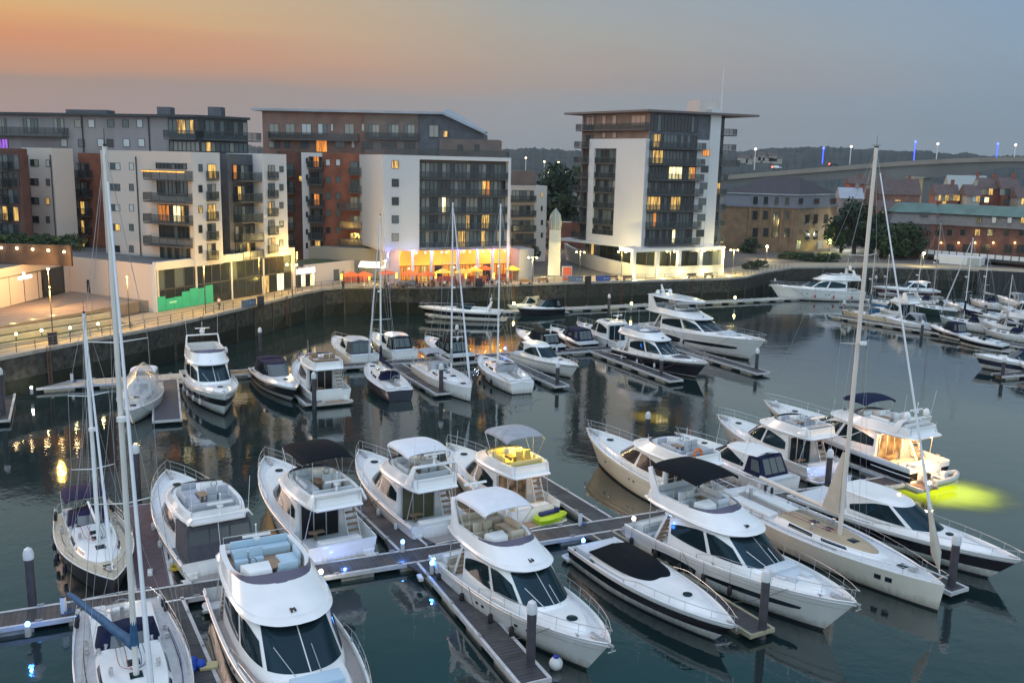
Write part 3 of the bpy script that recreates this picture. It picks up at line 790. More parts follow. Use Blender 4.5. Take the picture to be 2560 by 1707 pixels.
def sail_boat(name, label, cat, loc, rz, L=13, B=4.0, h0=1.15, h1=1.5, hullm=None, stripe=None, stripem=None, mastx=.56, mh=18, mr=.11, mastm=None, spreads=(.35, .66), boom=.36, boomz=1.5, cover=None, hood=None, hoodx=.36, group=None, jib=None, deckm=None, coach=True, rake=.08, p=2.0, ta=.72, fend=(), mizzen=None, nomast=False, boomang=0.0, bim=None, plumb=False, fmat=None, teakc=False, lean=0.0, detail=True, wheel=True, backst=True, inner=False, stripe2=None, winm=None, jibr=.10, boomr=.13, sheet=True):
    r = thing(name, label, cat, loc, rz, group)
    h = Hull(L, B, h0, h1, rake=(.015 if plumb else rake), p=(2.0 if plumb else p), q=.9, ta=ta, wl=.80, tb=.42, sp=1.4, pw=1.7)
    h.build(r, [hullm or gel, stripem or blackh, antif], stripe)
    h.deck(r, [gel, deckm or nonskid], lambda t: .06, cap=.09, crown=.10)
    dz = lambda x: h.sheer(x)+.0
    if coach:
        cr = Shell([([(.34*L, .30*B), (.45*L, .31*B), (.58*L, .29*B), (.70*L, .21*B), (.77*L, .10*B), (.785*L, 0)], dz),
                    ([(.35*L, .26*B), (.45*L, .27*B), (.57*L, .25*B), (.67*L, .17*B), (.73*L, .08*B), (.745*L, 0)], lambda x: dz(x)+.42*max(.25, 1-(x/L-.34)*1.5))])
        mb = MB(); cr.solid(mb, 0, top=1 if teakc else 0, crown=.10); co = mb.build('coachroof', [gel, M('tan_deck', (.42, .33, .22), .7, var=.1)], r, angle=30)
        for sd in (1, -1):
            for a, b in ((.45, .62), (.68, .86)):
                g = MB(); cr.patch(g, sd*a, sd*b, .25, .8, .012, 6); g.build('cabin_window', winm or tint, co)
        for fx in (.46, .53, .64): g = MB(); z = dz(fx*L)+.42*max(.25, 1-(fx-.34)*1.5)+.09; g.box(fx*L-.28, -.28, z-.04, fx*L+.28, .28, z+.04); g.build('deck_hatch', tint, co, bevel=.02)
    g = MB(); z = dz(.85*L)+.07; g.box(.83*L, -.27, z-.02, .83*L+.5, .27, z+.05); g.build('forward_hatch', tint, r, bevel=.02)
    # cockpit well
    g = MB(); z = h.sheer(.15*L)
    g.box(.06*L, .10*B, z+.03, .32*L, .30*B, z+.26); g.box(.06*L, -.30*B, z+.03, .32*L, -.10*B, z+.26); g.box(.05*L, -.10*B, z+.03, .07*L, .10*B, z+.22)
    g.build('cockpit_seat', gel, r, bevel=.04)
    g = MB(); g.box(.07*L, -.098*B, z+.05, .32*L, .098*B, z+.075); g.build('cockpit_sole', teakg, r)
    if wheel:
        g = MB(); xw, zw = .13*L, z+.75
        g.tube([(xw, .48*math.cos(a*math.pi/8), zw+.48*math.sin(a*math.pi/8)) for a in range(17)], .02, 5)
        for a in range(6): g.tube([(xw, 0, zw), (xw, .48*math.cos(a*math.pi/3), zw+.48*math.sin(a*math.pi/3))], .01, 4)
        g.box(xw+.02, -.1, z+.07, xw+.2, .1, zw+.1); g.build('steering_wheel', steel, r, weld=False)
    # mast
    xm = mastx*L; zb = h.sheer(xm)+.3
    if nomast: mh = 1.5; spreads = (.5,); boom = 0; jib = None
    tip = Vector((xm-lean*mh, 0, zb+mh))
    base = Vector((xm, 0, zb-.3))
    g = MB(); g.tube([base.lerp(tip, i/8) for i in range(9)], mr, 10, r1=mr*.72)
    mo = g.build('mast', mastm or alu, r)
    for f in spreads:
        p = base.lerp(tip, f); g = MB()
        for sd in (1, -1): g.tube([p, p+Vector((-.25, sd*B*.30*(1-.25*f), .08))], .035, 6, r1=.02)
        g.build('spreader', mastm or alu, mo)
    g = MB(); g.tube([tip, tip+Vector((0, 0, .7))], .012, 4); g.tube([tip+Vector((-.3, 0, .15)), tip+Vector((.35, 0, .15))], .012, 4); g.box(tip.x-.12, -.06, tip.z, tip.x+.12, .06, tip.z+.1); g.build('masthead_gear', rubber, mo, weld=False)
    rf_ = base.lerp(tip, .52); g = MB(); g.lathe([(.02, rf_.z), (.22, rf_.z+.02), (.22, rf_.z+.2), (.02, rf_.z+.22)], rf_.x+.42, 0, 10); g.tube([rf_, rf_+Vector((.4, 0, .02))], .03, 5); g.build('radar_dome', gel, mo)
    # rigging
    g = MB(); bowp = Vector((L*.985, 0, h.sheer(L))); wr = .011 if detail else .014
    g.tube([tip, bowp], wr, 4)
    if backst: g.tube([tip, Vector((.01*L, 0, h.sheer(0)))], wr, 4)
    for sd in (1, -1):
        ch = Vector((xm-.25, sd*h.w(xm)*.93, h.sheer(xm))); prev = ch
        for f in spreads:
            q = base.lerp(tip, f)+Vector((-.25, sd*B*.30*(1-.25*f), .08)); g.tube([prev, q], wr, 4); prev = q
        g.tube([prev, tip], wr, 4)
        g.tube([Vector((xm-.5, sd*h.w(xm)*.93, h.sheer(xm))), base.lerp(tip, spreads[0])], wr*.8, 4)
        g.tube([Vector((xm+.4, sd*h.w(xm)*.9, h.sheer(xm))), base.lerp(tip, spreads[-1])], wr*.8, 4)
    if inner: g.tube([base.lerp(tip, .75), Vector((.8*L, 0, h.sheer(.8*L)))], wr, 4)
    g.build('rigging', wire, r, weld=False)
    if jib is not None:
        g = MB(); a = bowp+Vector((-.12, 0, .5)); b = tip.lerp(bowp, .06)
        pts = [a.lerp(b, i/10) for i in range(11)]; g.tube(pts[:2], jibr*.45, 8, r1=jibr*1.6); g.tube(pts[1:4], jibr*1.6, 8, r1=jibr); g.tube(pts[3:], jibr, 8, r1=jibr*.5)
        g.build('furled_jib', jib, r)
    if boom:
        zb2 = h.sheer(xm)+boomz; be = Vector((xm-boom*L*math.cos(boomang), boom*L*math.sin(boomang), zb2+.15)); g = MB()
        g.tube([(xm-.1, 0, zb2), be], boomr*.6, 8); bo = g.build('boom', mastm or alu, r)
        if cover is not None:
            g = MB(); rows = []
            for i in range(9):
                f = i/8; c_ = Vector((xm-.15, 0, zb2)).lerp(be, f); hh = lerp(.55, .26, f)+.03*math.sin(i*2.1); ww = lerp(.22, .15, f)
                rows.append([c_+Vector((0, ww*math.cos(a), -.1+hh*.5+hh*.5*math.sin(a))) for a in [k*math.pi/4 for k in range(8)]])
            g.grid(rows, close=True); g.face(rows[0][::-1]); g.face(rows[-1]); g.build('sail_cover', cover, bo, angle=60)
            g = MB(); 
            hs = Vector((xm, 0, zb2+.3)); g.tube([hs, hs+Vector((.0, 0, 1.6))], .2, 8, r1=.1); g.build('sail_head_cover', cover, bo)
        if sheet:
            g = MB(); g.tube([be+Vector((.6, 0, -.1)), (be.x+.6, .1, h.sheer(.2*L)+.3)], .02, 4)
            g.tube([be, tip], .009, 4); g.build('mainsheet', wire, r, weld=False)
    if hood is not None:
        x0 = hoodx*L; z = h.sheer(x0)+.28
        sh = Shell([([(x0-.9, .28*B), (x0-.3, .29*B), (x0+.3, .26*B), (x0+.75, .13*B), (x0+.8, 0)], z), ([(x0-.9, .25*B), (x0-.5, .25*B), (x0-.1, .21*B), (x0+.15, .11*B), (x0+.2, 0)], z+.75)])
        mb = MB(); sh.solid(mb, 0, crown=.16); ho = mb.build('spray_hood', hood, r, angle=50)
        g = MB(); sh.patch(g, -.33, .33, .2, .85, .015, 8); g.build('clear_panel', tintg, ho)
    if nomast:
        g = MB(); rows = []
        for i in range(13):
            f = i/12; x = lerp(.04, .86, f)*L; w_ = h.w(x)*.97; z = h.sheer(x); zr = 1.0+1.9*math.sin(math.pi*min(1, f*.8+.2))**.7
            rows.append([(x, w_, z+.1), (x, w_*.97, z+.75), (x, w_*.5, z+.75+(zr-.75)*.62), (x, 0, z+zr), (x, -w_*.5, z+.75+(zr-.75)*.62), (x, -w_*.97, z+.75), (x, -w_, z+.1)])
        g.grid(rows); g.build('plastic_tent', M('tent_plastic', (.5, .5, .5), .25, alpha=.5), r, angle=60)
    if bim is not None:
        bimini(r, .05*L, .26*L, .30*B, h.sheer(0)+1.75, bim, h.sheer(0)+.1, name='cockpit_canopy')
    if mizzen:
        xmz, mhz = mizzen; b2 = Vector((xmz*L, 0, h.sheer(0))); t2 = b2+Vector((-.02*mhz, 0, mhz))
        g = MB(); g.tube([b2, t2], mr*.75, 8, r1=mr*.5); m2 = g.build('mizzen_mast', mastm or alu, r)
        g = MB()
        for sd in (1, -1): g.tube([b2.lerp(t2, .55), b2.lerp(t2, .55)+Vector((0, sd*B*.2, 0))], .03, 5); g.tube([b2+Vector((-.3, sd*B*.33, 0)), b2.lerp(t2, .55)+Vector((0, sd*B*.2, 0)), t2], .011, 4)
        g.build('spreader', mastm or alu, m2, weld=False)
    h.rail(r, .03, .90, h=.6, n=12, r=.011, mid=True, close=False, posts=8, name='guard_wires')
    g = MB()
    for sd in (1, -1): g.tube([Vector((.88*L, sd*h.w(.88*L)*.85, h.sheer(.88*L))), Vector((.88*L, sd*h.w(.88*L)*.85, h.sheer(.88*L)+.6)), Vector((L+.05, sd*.18, h.sheer(L)+.65)), Vector((L+.1, 0, h.sheer(L)+.66))], .018, 5); g.tube([Vector((L*.96, sd*h.w(.96*L)*.8, h.sheer(L)-.02)), Vector((L, sd*.2, h.sheer(L)+.63))], .016, 5)
    for sd in (1, -1): g.tube([Vector((.1*L, sd*h.w(.1*L)*.93, h.sheer(0))), Vector((.1*L, sd*h.w(.1*L)*.93, h.sheer(0)+.62)), Vector((0, sd*h.w(0)*.8, h.sheer(0)+.64)), Vector((-.03, 0, h.sheer(0)+.64))], .018, 5)
    g.build('pulpit', steel, r, weld=False)
    if fend: fenders(h, r, [.3*L, .45*L, .6*L], fend, r=.13, mat=fmat)
    if detail:
        for f, yy in ((.30, .36), (.24, .36), (.36, .27), (.34, .2)):
            for sd in (1, -1): g = MB(); x = f*L; z = h.sheer(x)+(.06 if yy > .3 else .42); g.lathe([(.11, z), (.08, z+.08), (.10, z+.2), (.02, z+.22)], x, sd*yy*B, 10); g.build('winch', steel, r)
        rc = [M('rope_red', (.3, .05, .04), .9), M('rope_blue', (.04, .08, .3), .9), M('rope_white', (.5, .5, .48), .9), M('rope_green', (.05, .2, .1), .9)]
        for k in range(6):
            sd = 1 if k % 2 else -1; y0 = sd*(.25+.09*k); g = MB(); zz = h.sheer(.45*L)+.52
            g.tube(crom([(xm-.15, sd*.12, zz+.12), (xm-.9, y0, zz+.03), (.38*L, y0*1.05, zz+.02), (.33*L, y0*1.1, h.sheer(.33*L)+.3)], 3), .016, 4); g.build('halyard', rc[k % 4], r, weld=False)
        for sd in (1, -1):
            g = MB(); g.tube([Vector((f*L, sd*h.w(f*L)*.80, h.sheer(f*L)+.06)) for f in (.25, .35, .45, .55, .65)], .022, 4); g.build('jib_track', rubber, r, weld=False)
            g = MB(); g.tube(crom([Vector((.93*L, sd*.1, h.sheer(L)+.3)), Vector((.7*L, sd*h.w(.7*L)*.75, h.sheer(.7*L)+.09)), Vector((.45*L, sd*h.w(.45*L)*.82, h.sheer(.45*L)+.09)), Vector((.25*L, sd*h.w(.25*L)*.8, h.sheer(.25*L)+.2))], 4), .016, 4); g.build('sheet_line', rc[1 if sd > 0 else 2], r, weld=False)
            for k in range(3): g = MB(); x = (.06+.035*k)*L; y = sd*(h.w(x)-.15); z = h.sheer(x)+.1; g.lathe([(.09, z), (.11, z+.1), (.11, z+.4), (.06, z+.48)], x, y, 8); g.build('stowed_fender', [fendw, navyh, rubber][k], r)
            g = MB(); x = .5*L; g.lathe([(.10, h.sheer(x)+.45), (.09, h.sheer(x)+.75)], x, sd*.2*B, 8); g.tube([(x, sd*.2*B, h.sheer(x)+.72), (x+.18, sd*.2*B, h.sheer(x)+.74)], .08, 7); g.build('vent', steel, r)
        g = MB(); z = h.sheer(.88*L)+.07; g.box(.87*L, -.14, z, .87*L+.35, .14, z+.16); g.lathe([(.10, z+.1), (.10, z+.3)], .87*L+.5, 0, 8); g.build('windlass', steel, r)
        g = MB(); x = .27*L; z = h.sheer(x)+.42
        g.box(.05*L, -.28*B, h.sheer(0)+.27, .11*L, -.14*B, h.sheer(0)+.48); g.build('liferaft_case', fendw, r, bevel=.05)
    lines(h, r, [(.05*L, 1, -.9, -.3), (.05*L, -1, -.9, -.3), (.9*L, 1, .8*L, .2)])
    return r, h

def dinghy(name, label, loc, rz, L=3.0, tube_m=None, motor=True, group=None, pitch=0):
    r = thing(name, label, 'dinghy', loc, rz, group); r.rotation_euler = (0, pitch, rz)
    mb = MB(); w_ = .62; rr = .22
    pts = [(0, w_, .35), (L*.5, w_, .35), (L*.75, w_*.85, .40), (L*.93, w_*.45, .5), (L, 0, .55), (L*.93, -w_*.45, .5), (L*.75, -w_*.85, .40), (L*.5, -w_, .35), (0, -w_, .35)]
    mb.tube(crom(pts, 4), rr, 10); mb.build('inflatable_tube', tube_m or hyp, r)
    mb = MB(); mb.hexa([(.1, -.5, .12), (L*.75, -.35, .12), (L*.75, .35, .12), (.1, .5, .12), (.1, -.5, .25), (L*.75, -.4, .3), (L*.75, .4, .3), (.1, .5, .25)]); mb.box(.05, -.45, .12, .12, .45, .6); mb.build('floor', gel, r)
    mb = MB(); mb.box(L*.35, -.45, .45, L*.45, .45, .52); mb.box(L*.5, -.2, .3, L*.62, .2, .85); mb.build('seat', cush, r, bevel=.03)
    if motor:
        mb = MB(); mb.box(-.42, -.18, .55, -.02, .18, 1.05); mb.box(-.28, -.06, -.15, -.12, .06, .55); mb.build('outboard_motor', rubber, r, bevel=.07)
    return r
# ================================================================ water
def water():
    mt = bpy.data.materials.new('water'); mt.use_nodes = True
    t = mt.node_tree; b = t.nodes['Principled BSDF']
    b.inputs['Base Color'].default_value = (.008, .020, .021, 1)
    b.inputs['Roughness'].default_value = .03
    b.inputs['IOR'].default_value = 1.9; b.inputs['Specular IOR Level'].default_value = .78
    tcn = t.nodes.new('ShaderNodeTexCoord')
    n1 = t.nodes.new('ShaderNodeTexNoise'); n1.inputs['Scale'].default_value = .55; n1.inputs['Detail'].default_value = 3
    n2 = t.nodes.new('ShaderNodeTexNoise'); n2.inputs['Scale'].default_value = 2.6; n2.inputs['Detail'].default_value = 2
    ad = t.nodes.new('ShaderNodeMath'); ad.operation = 'MULTIPLY_ADD'; ad.inputs[1].default_value = .35
    t.links.new(tcn.outputs['Object'], n1.inputs[0]); t.links.new(tcn.outputs['Object'], n2.inputs[0])
    t.links.new(n2.outputs[0], ad.inputs[0]); t.links.new(n1.outputs[0], ad.inputs[2])
    bp = t.nodes.new('ShaderNodeBump'); bp.inputs['Strength'].default_value = .07; bp.inputs['Distance'].default_value = .2
    t.links.new(ad.outputs[0], bp.inputs['Height']); t.links.new(bp.outputs[0], b.inputs['Normal'])
    n3 = t.nodes.new('ShaderNodeTexNoise'); n3.inputs['Scale'].default_value = .06; n3.inputs['Detail'].default_value = 4; t.links.new(tcn.outputs['Object'], n3.inputs[0])
    m3 = t.nodes.new('ShaderNodeMapRange'); m3.inputs[1].default_value = .42; m3.inputs[2].default_value = .62; m3.inputs[3].default_value = .02; m3.inputs[4].default_value = .085; t.links.new(n3.outputs[0], m3.inputs[0]); t.links.new(m3.outputs[0], b.inputs['Roughness'])
    m4 = t.nodes.new('ShaderNodeMapRange'); m4.inputs[1].default_value = .40; m4.inputs[2].default_value = .64; m4.inputs[3].default_value = .045; m4.inputs[4].default_value = .12; t.links.new(n3.outputs[0], m4.inputs[0]); t.links.new(m4.outputs[0], bp.inputs['Strength'])
    mb = MB(); mb.face([(-400, -60, 0), (500, -60, 0), (500, 420, 0), (-400, 420, 0)])
    o = mb.build('water', mt, smooth=False); tag(o, kind='structure')
water()
# ================================================================ building kit
def PROJpx(x, y, z):
    v = Vector((x, y, z-CZ)); D = v.dot(_f); return (1280+v.dot(_r)/D*FPX, 853.5-v.dot(_u)/D*FPX)
class Fac:
    """vertical facade plane, A left and B right as seen from the water"""
    def __init__(s, A, B, off=0):
        A, B = Vector(A[:2]), Vector(B[:2]); d = (B-A).normalized(); n = Vector((d.y, -d.x))
        s.A = A+n*off; s.d = d; s.n = n; s.len = (B-A).length; s.ang = math.atan2(d.y, d.x)
    def uz(s, p):
        r_ = ray(*p); den = r_.x*s.n.x+r_.y*s.n.y; t = (s.A.x*s.n.x+s.A.y*s.n.y)/den
        x, y = r_.x*t, r_.y*t
        return (x-s.A.x)*s.d.x+(y-s.A.y)*s.d.y, CZ+r_.z*t
    def u(s, p): return s.uz(p)[0]
    def z(s, p): return s.uz(p)[1]
    def W(s, u, off=0): q = s.A+s.d*u+s.n*off; return (q.x, q.y)
    def put(s, name, me, parent, u, z, off=0):
        o = link(name, me, parent); x, y = s.W(u, off); o.location = (x, y, z); o.rotation_euler = (0, 0, s.ang); return o
def litmat(name, a, b, st, sc_=(14, 14, 1.2)):
    if name in MATS: return MATS[name]
    mt = M(name, (.05, .04, .03), .3)
    t = mt.node_tree; bs = t.nodes['Principled BSDF']
    tcn = t.nodes.new('ShaderNodeTexCoord'); mp_ = t.nodes.new('ShaderNodeMapping'); mp_.inputs['Scale'].default_value = sc_
    oi = t.nodes.new('ShaderNodeObjectInfo'); va = t.nodes.new('ShaderNodeVectorMath'); va.operation = 'ADD'
    t.links.new(tcn.outputs['Object'], mp_.inputs[0]); t.links.new(mp_.outputs[0], va.inputs[0]); t.links.new(oi.outputs['Location'], va.inputs[1])
    nn = t.nodes.new('ShaderNodeTexNoise'); nn.inputs['Scale'].default_value = .35; nn.inputs['Detail'].default_value = 3
    t.links.new(va.outputs[0], nn.inputs[0])
    r_ = t.nodes.new('ShaderNodeValToRGB'); e = r_.color_ramp.elements
    e[0].position = .36; e[0].color = (*a, 1); e[1].position = .62; e[1].color = (*b, 1)
    t.links.new(nn.outputs[0], r_.inputs[0]); t.links.new(r_.outputs[0], bs.inputs['Emission Color']); bs.inputs['Emission Strength'].default_value = st
    return mt
wdark = M('window_dark', (.025, .032, .035), .08)
wmid = M('window_grey', (.10, .125, .13), .12)
wcur = M('window_curtain', (.30, .29, .25), .35)
wpale = M('window_pale', (.50, .52, .52), .3)
wyel = litmat('window_lit_yellow', (.10, .04, .008), (1.0, .62, .16), 1.15)
wora = litmat('window_lit_orange', (.30, .06, .01), (1.0, .36, .05), 1.0)
wwht = litmat('window_lit_white', (.5, .35, .12), (1.0, .95, .55), 2.2)
wpur = litmat('window_lit_purple', (.06, .01, .12), (.45, .15, 1.0), .9)
fram = M('window_frame', (.05, .052, .055), .5)
framw = M('window_frame_white', (.5, .5, .5), .5)
bgl = M('balcony_glass', (.03, .042, .045), .15, alpha=.6)
bsl = M('balcony_slab', (.07, .07, .072), .6)
rendw = M('render_white', (.60, .60, .61), .8, var=.10, vs_=.55, col2=(.54, .54, .55), stretch=(1, 1, .12))
rendp = M('render_cream', (.60, .53, .475), .8, var=.10, vs_=.55, col2=(.54, .475, .43), stretch=(1, 1, .12))
brick = M('brick_red', (.21, .075, .045), .85, var=.3, vs_=.5, bump=.3, bs=4)
brickd = M('brick_dark', (.10, .045, .034), .85, var=.3, vs_=.5)
brickt = M('brick_tan', (.20, .13, .078), .85, var=.22, vs_=.6)
clad = M('cladding_grey_pink', (.26, .235, .24), .6, var=.15, vs_=.5, stretch=(1, 1, .2))
cladb = M('cladding_brown', (.15, .115, .10), .7, var=.2, vs_=.4)
slate = M('slate', (.085, .09, .105), .6, var=.25, vs_=.8)
dark = M('dark_metal', (.03, .033, .037), .45)
zinc = M('roof_zinc', (.30, .33, .37), .4, var=.12, vs_=.3)
green = M('green_copper', (.085, .15, .135), .6, var=.25, vs_=.35)
WK = {'d': wdark, 'm': wmid, 'c': wcur, 'p': wpale, 'y': wyel, 'o': wora, 'w': wwht, 'v': wpur, 'k': M('window_pink_reflection', (.52, .33, .26), .4)}  # pink panes: sunset reflection painted into the glass colour
_wc = {}
def win_mesh(w_, h_, k, cols=1, fr=None, rows=1):
    key = (round(w_, 1), round(h_, 1), k, cols, fr.name if fr else '', rows)
    if key in _wc: return _wc[key]
    w_, h_ = key[0], key[1]; mb = MB(); t = .055
    ms = [fr or fram]+[WK[c] for c in k]
    for a in ((0, 0, w_, t), (0, h_-t, w_, h_), (0, t, t, h_-t), (w_-t, t, w_, h_-t)): mb.box(a[0], -.06, a[1], a[2], .04, a[3], 0)
    for i in range(cols):
        x0, x1 = t+(w_-2*t)*i/cols, t+(w_-2*t)*(i+1)/cols
        mi = 1+(i % len(k)); mb.face([(x0, -.015, t), (x1, -.015, t), (x1, -.015, h_-t), (x0, -.015, h_-t)], mi)
        if i: mb.box(x0-.03, -.05, t, x0+.03, .02, h_-t, 0)
    for j in range(1, rows): z = t+(h_-2*t)*j/rows; mb.box(t, -.048, z-.03, w_-t, .02, z+.03, 0)
    _wc[key] = mb.mesh('window', ms, smooth=False, weld=False)
    return _wc[key]
NW = {}
def window(fac, par, u0, u1, z0, z1, k='d', cols=1, name='window', fr=None, off=.02, rows=1):
    NW[par.name] = NW.get(par.name, 0)+1
    return fac.put(name, win_mesh(u1-u0, z1-z0, k, cols, fr, rows), par, u0, z0, off)
def wpx(fac, par, a, b, k='d', cols=1, **kw):
    (u0, za), (u1, zb) = fac.uz(a), fac.uz(b)
    return window(fac, par, min(u0, u1), max(u0, u1), min(za, zb), max(za, zb), k, cols, **kw)
_bc = {}
def balcony(fac, par, u0, u1, z, depth=1.3, h=1.1, solid=None, off=0):
    w_ = round(u1-u0, 1); key = (w_, depth, h, solid.name if solid else '')
    if key not in _bc:
        mb = MB(); mb.box(0, -depth, -.2, w_, 0, 0, 0)
        g = 1
        mb.face([(0, -depth, .08), (w_, -depth, .08), (w_, -depth, h), (0, -depth, h)], g)
        mb.face([(0, 0, .08), (0, -depth, .08), (0, -depth, h), (0, 0, h)], g); mb.face([(w_, 0, .08), (w_, -depth, .08), (w_, -depth, h), (w_, 0, h)], g)
        n = max(1, int(w_/1.4))
        for i in range(n+1): x = w_*i/n; mb.box(x-.03, -depth-.03, 0, x+.03, -depth+.03, h, 2)
        mb.box(-.04, -depth-.04, h, w_+.04, -depth+.04, h+.06, 2); mb.box(-.04, -depth, h, .04, 0, h+.06, 2); mb.box(w_-.04, -depth, h, w_+.04, 0, h+.06, 2)
        _bc[key] = mb.mesh('balcony', [bsl, solid or bgl, M('balcony_rail', (.07, .075, .075), .5)], smooth=False, weld=False)
    return fac.put('balcony', _bc[key], par, u0, z, off)
def glazing(fac, par, u0, u1, z0, z1, n, seq, off=.03, name='glazing', fr=None):
    """a storey-high band of panes, seq = kind per pane"""
    w_, h_ = u1-u0, z1-z0; mb = MB(); kinds = 'dmcpyowv'
    for i in range(n):
        k = seq[i % len(seq)]; x0, x1 = w_*i/n, w_*(i+1)/n
        mb.face([(x0, 0, 0), (x1, 0, 0), (x1, 0, h_), (x0, 0, h_)], 1+kinds.index(k)); mb.box(x0-.04, -.07, 0, x0+.04, .02, h_, 0)
    mb.box(w_-.04, -.07, 0, w_+.04, .02, h_, 0); mb.box(0, -.08, h_-.12, w_, .02, h_, 0); mb.box(0, -.08, 0, w_, .02, .08, 0)
    return fac.put(name, mb.mesh(name, [fr or fram]+[WK[c] for c in kinds], smooth=False, weld=False), par, u0, z0, off)
def rseq(n, p='dddmmmcc', lit=''):
    s_ = [random.choice(p) for _ in range(n)]
    for i, c in enumerate(lit): 
        if c != ' ' and i < n: s_[i] = c
    return ''.join(s_)
def poly_box(name, poly, z0, z1, mat, par, top=None, **k):
    mb = MB(); mb.prism([tuple(p) for p in poly], z0, z1, 0, top=(1 if top else None))
    return mb.build(name, [mat]+([top] if top else []), par, smooth=False, **k)
def V2(*a): return Vector(a)
def back(fac, u, dpt): return fac.W(u, -dpt)
QZ = 4.5      # quay level

# ---------------------------------------------------------------- land, quay
qline = [(-62, 70), (-53.5, 88), (-51.9, 91.4), (-47.4, 101.5), (-42, 112.6), (-36.6, 129), (-32.6, 143), (-30.6, 147.6), (-27.7, 150.3), (-22, 151.6), (-13, 152.8), (-4, 156.4), (9.3, 162.3), (30, 170.2), (41, 174.6), (45, 178), (51, 187), (60, 197.5), (80, 203), (99, 202), (101, 200), (190, 172)]
stone = M('quay_stone', (.085, .08, .07), .9, var=.55, vs_=1.6, bump=1.0, bs=2.5, col2=(.20, .19, .165))
weed = M('quay_weed', (.018, .024, .012), .9, var=.5, vs_=1.5, bump=.6, bs=4)
paving = M('paving', (.33, .275, .19), .8, var=.10, vs_=.7, bump=.1, bs=5)
mb = MB(); far = [(1650, 150), (1650, 1850), (-1650, 1850), (-1650, 70)]
mb.prism([tuple(p) for p in qline]+far, -2, QZ-.08, 0, top=0)
gro = mb.build('ground', M('ground_far', (.07, .075, .06), .9, var=.4, vs_=.02), smooth=False); tag(gro, kind='structure')
def offs(line, d):
    out = []
    for i, p in enumerate(line):
        a = Vector(line[max(0, i-1)]); b = Vector(line[min(len(line)-1, i+1)]); t = (b-a).normalized(); out.append(Vector(p)+Vector((-t.y, t.x))*d)
    return out
# paved land close to the quay
mb = MB(); o1 = offs(qline, .25); o2 = offs(qline, 9.0)
mb.grid([[(p.x, p.y, QZ) for p in o1], [(p.x, p.y, QZ) for p in o2]])
tag(mb.build('promenade', paving, smooth=False), kind='structure')
mb = MB(); oq = offs(qline, .6); mb.face([(p.x, p.y, QZ-.03) for p in oq[:-1]]+[(150, 200, QZ-.03), (150, 300, QZ-.03), (-160, 300, QZ-.03), (-160, 70, QZ-.03)])
tag(mb.build('square', M('paving_brown', (.10, .088, .075), .8, var=.25, vs_=.8), smooth=False), kind='structure')
q = thing('quay_wall', 'dark stone quay wall running along the harbour, weedy towards the water', 'quay wall', (0, 150, 0))
q.location = (0, 0, 0)
mb = MB(); i0 = offs(qline, 1.0); o0 = offs(qline, -.12)
mb.grid([[(p[0], p[1], -1) for p in qline], [(p[0], p[1], 1.9) for p in qline]], 1)
mb.grid([[(p[0], p[1], 1.9) for p in qline], [(p[0], p[1], QZ-.25) for p in qline]], 0)
mb.build('wall_face', [stone, weed], q, smooth=False)
mb = MB(); mb.grid([[(p.x, p.y, QZ-.25) for p in i0], [(p.x, p.y, QZ-.25) for p in o0], [(p.x, p.y, QZ+.12) for p in o0], [(p.x, p.y, QZ+.12) for p in i0], [(p.x, p.y, QZ) for p in i0]])
mb.build('coping', M('coping_stone', (.30, .28, .25), .8, var=.2, vs_=1), q, smooth=False)

for i_, (k_, f_) in enumerate(((2, .5), (4, .3), (5, .6), (11, .3), (12, .5), (13, .3))):
    a, b = Vector(qline[k_]), Vector(qline[k_+1]); p_ = a.lerp(b, f_); d = (b-a).normalized(); n_ = Vector((d.y, -d.x)); mb = MB()
    for s_ in (-.22, .22): c_ = p_+d*s_+n_*.15; mb.tube([(c_.x, c_.y, .2), (c_.x, c_.y, QZ+.3)], .04, 5)
    for j_ in range(13): z = .4+j_*.32; c1_, c2_ = p_+d*-.22+n_*.15, p_+d*.22+n_*.15; mb.tube([(c1_.x, c1_.y, z), (c2_.x, c2_.y, z)], .03, 4)
    mb.build('ladder', M('rusty_steel', (.12, .06, .035), .7), q, weld=False)
mb = MB()
for a, b in zip(qline[1:-2], qline[2:-1]):
    a, b = Vector(a), Vector(b); d = (b-a); n = max(1, int(d.length/4)); d_ = d.normalized(); n_ = Vector((d_.y, -d_.x))
    for j in range(n): c_ = a+d*(j/n); mb.box(c_.x-.16, c_.y-.12, .0, c_.x+.16, c_.y+.12, QZ-.26, rot=math.atan2(d_.y, d_.x))
mb.build('timber_fender', M('timber_dark', (.05, .045, .035), .9, var=.4, vs_=2), q, smooth=False)
# ---------------------------------------------------------------- apartment complex on the left (A)
A0, A1 = V2(-47.41, 121.16), V2(-34.89, 146.97)
GA = Fac(A0, A1); dback = Vector((math.cos(R(154.2)), math.sin(R(154.2))))
bA = thing('apartment_building', 'long grey and white apartment block with glass shop podium, at the left', 'apartment building', (A0.x, A0.y, 0)); bA.location = (0, 0, 0)
Ac = V2(-62.4, 128.9); As = V2(-63.4, 111.0); As2 = V2(-64.5, 95.5)
podz = GA.z(c1(1085, 1180)); uE = GA.u(c2(385, 1200))
Aend = V2(*GA.W(uE))
poly_box('podium_wall', [A0+dback*.5, GA.W(uE, -.5), Aend+dback*40, As2+dback*28, As2, As, Ac], QZ, podz, rendp, bA, top=M('flat_roof', (.12, .12, .12), .9, var=.2, vs_=.3))
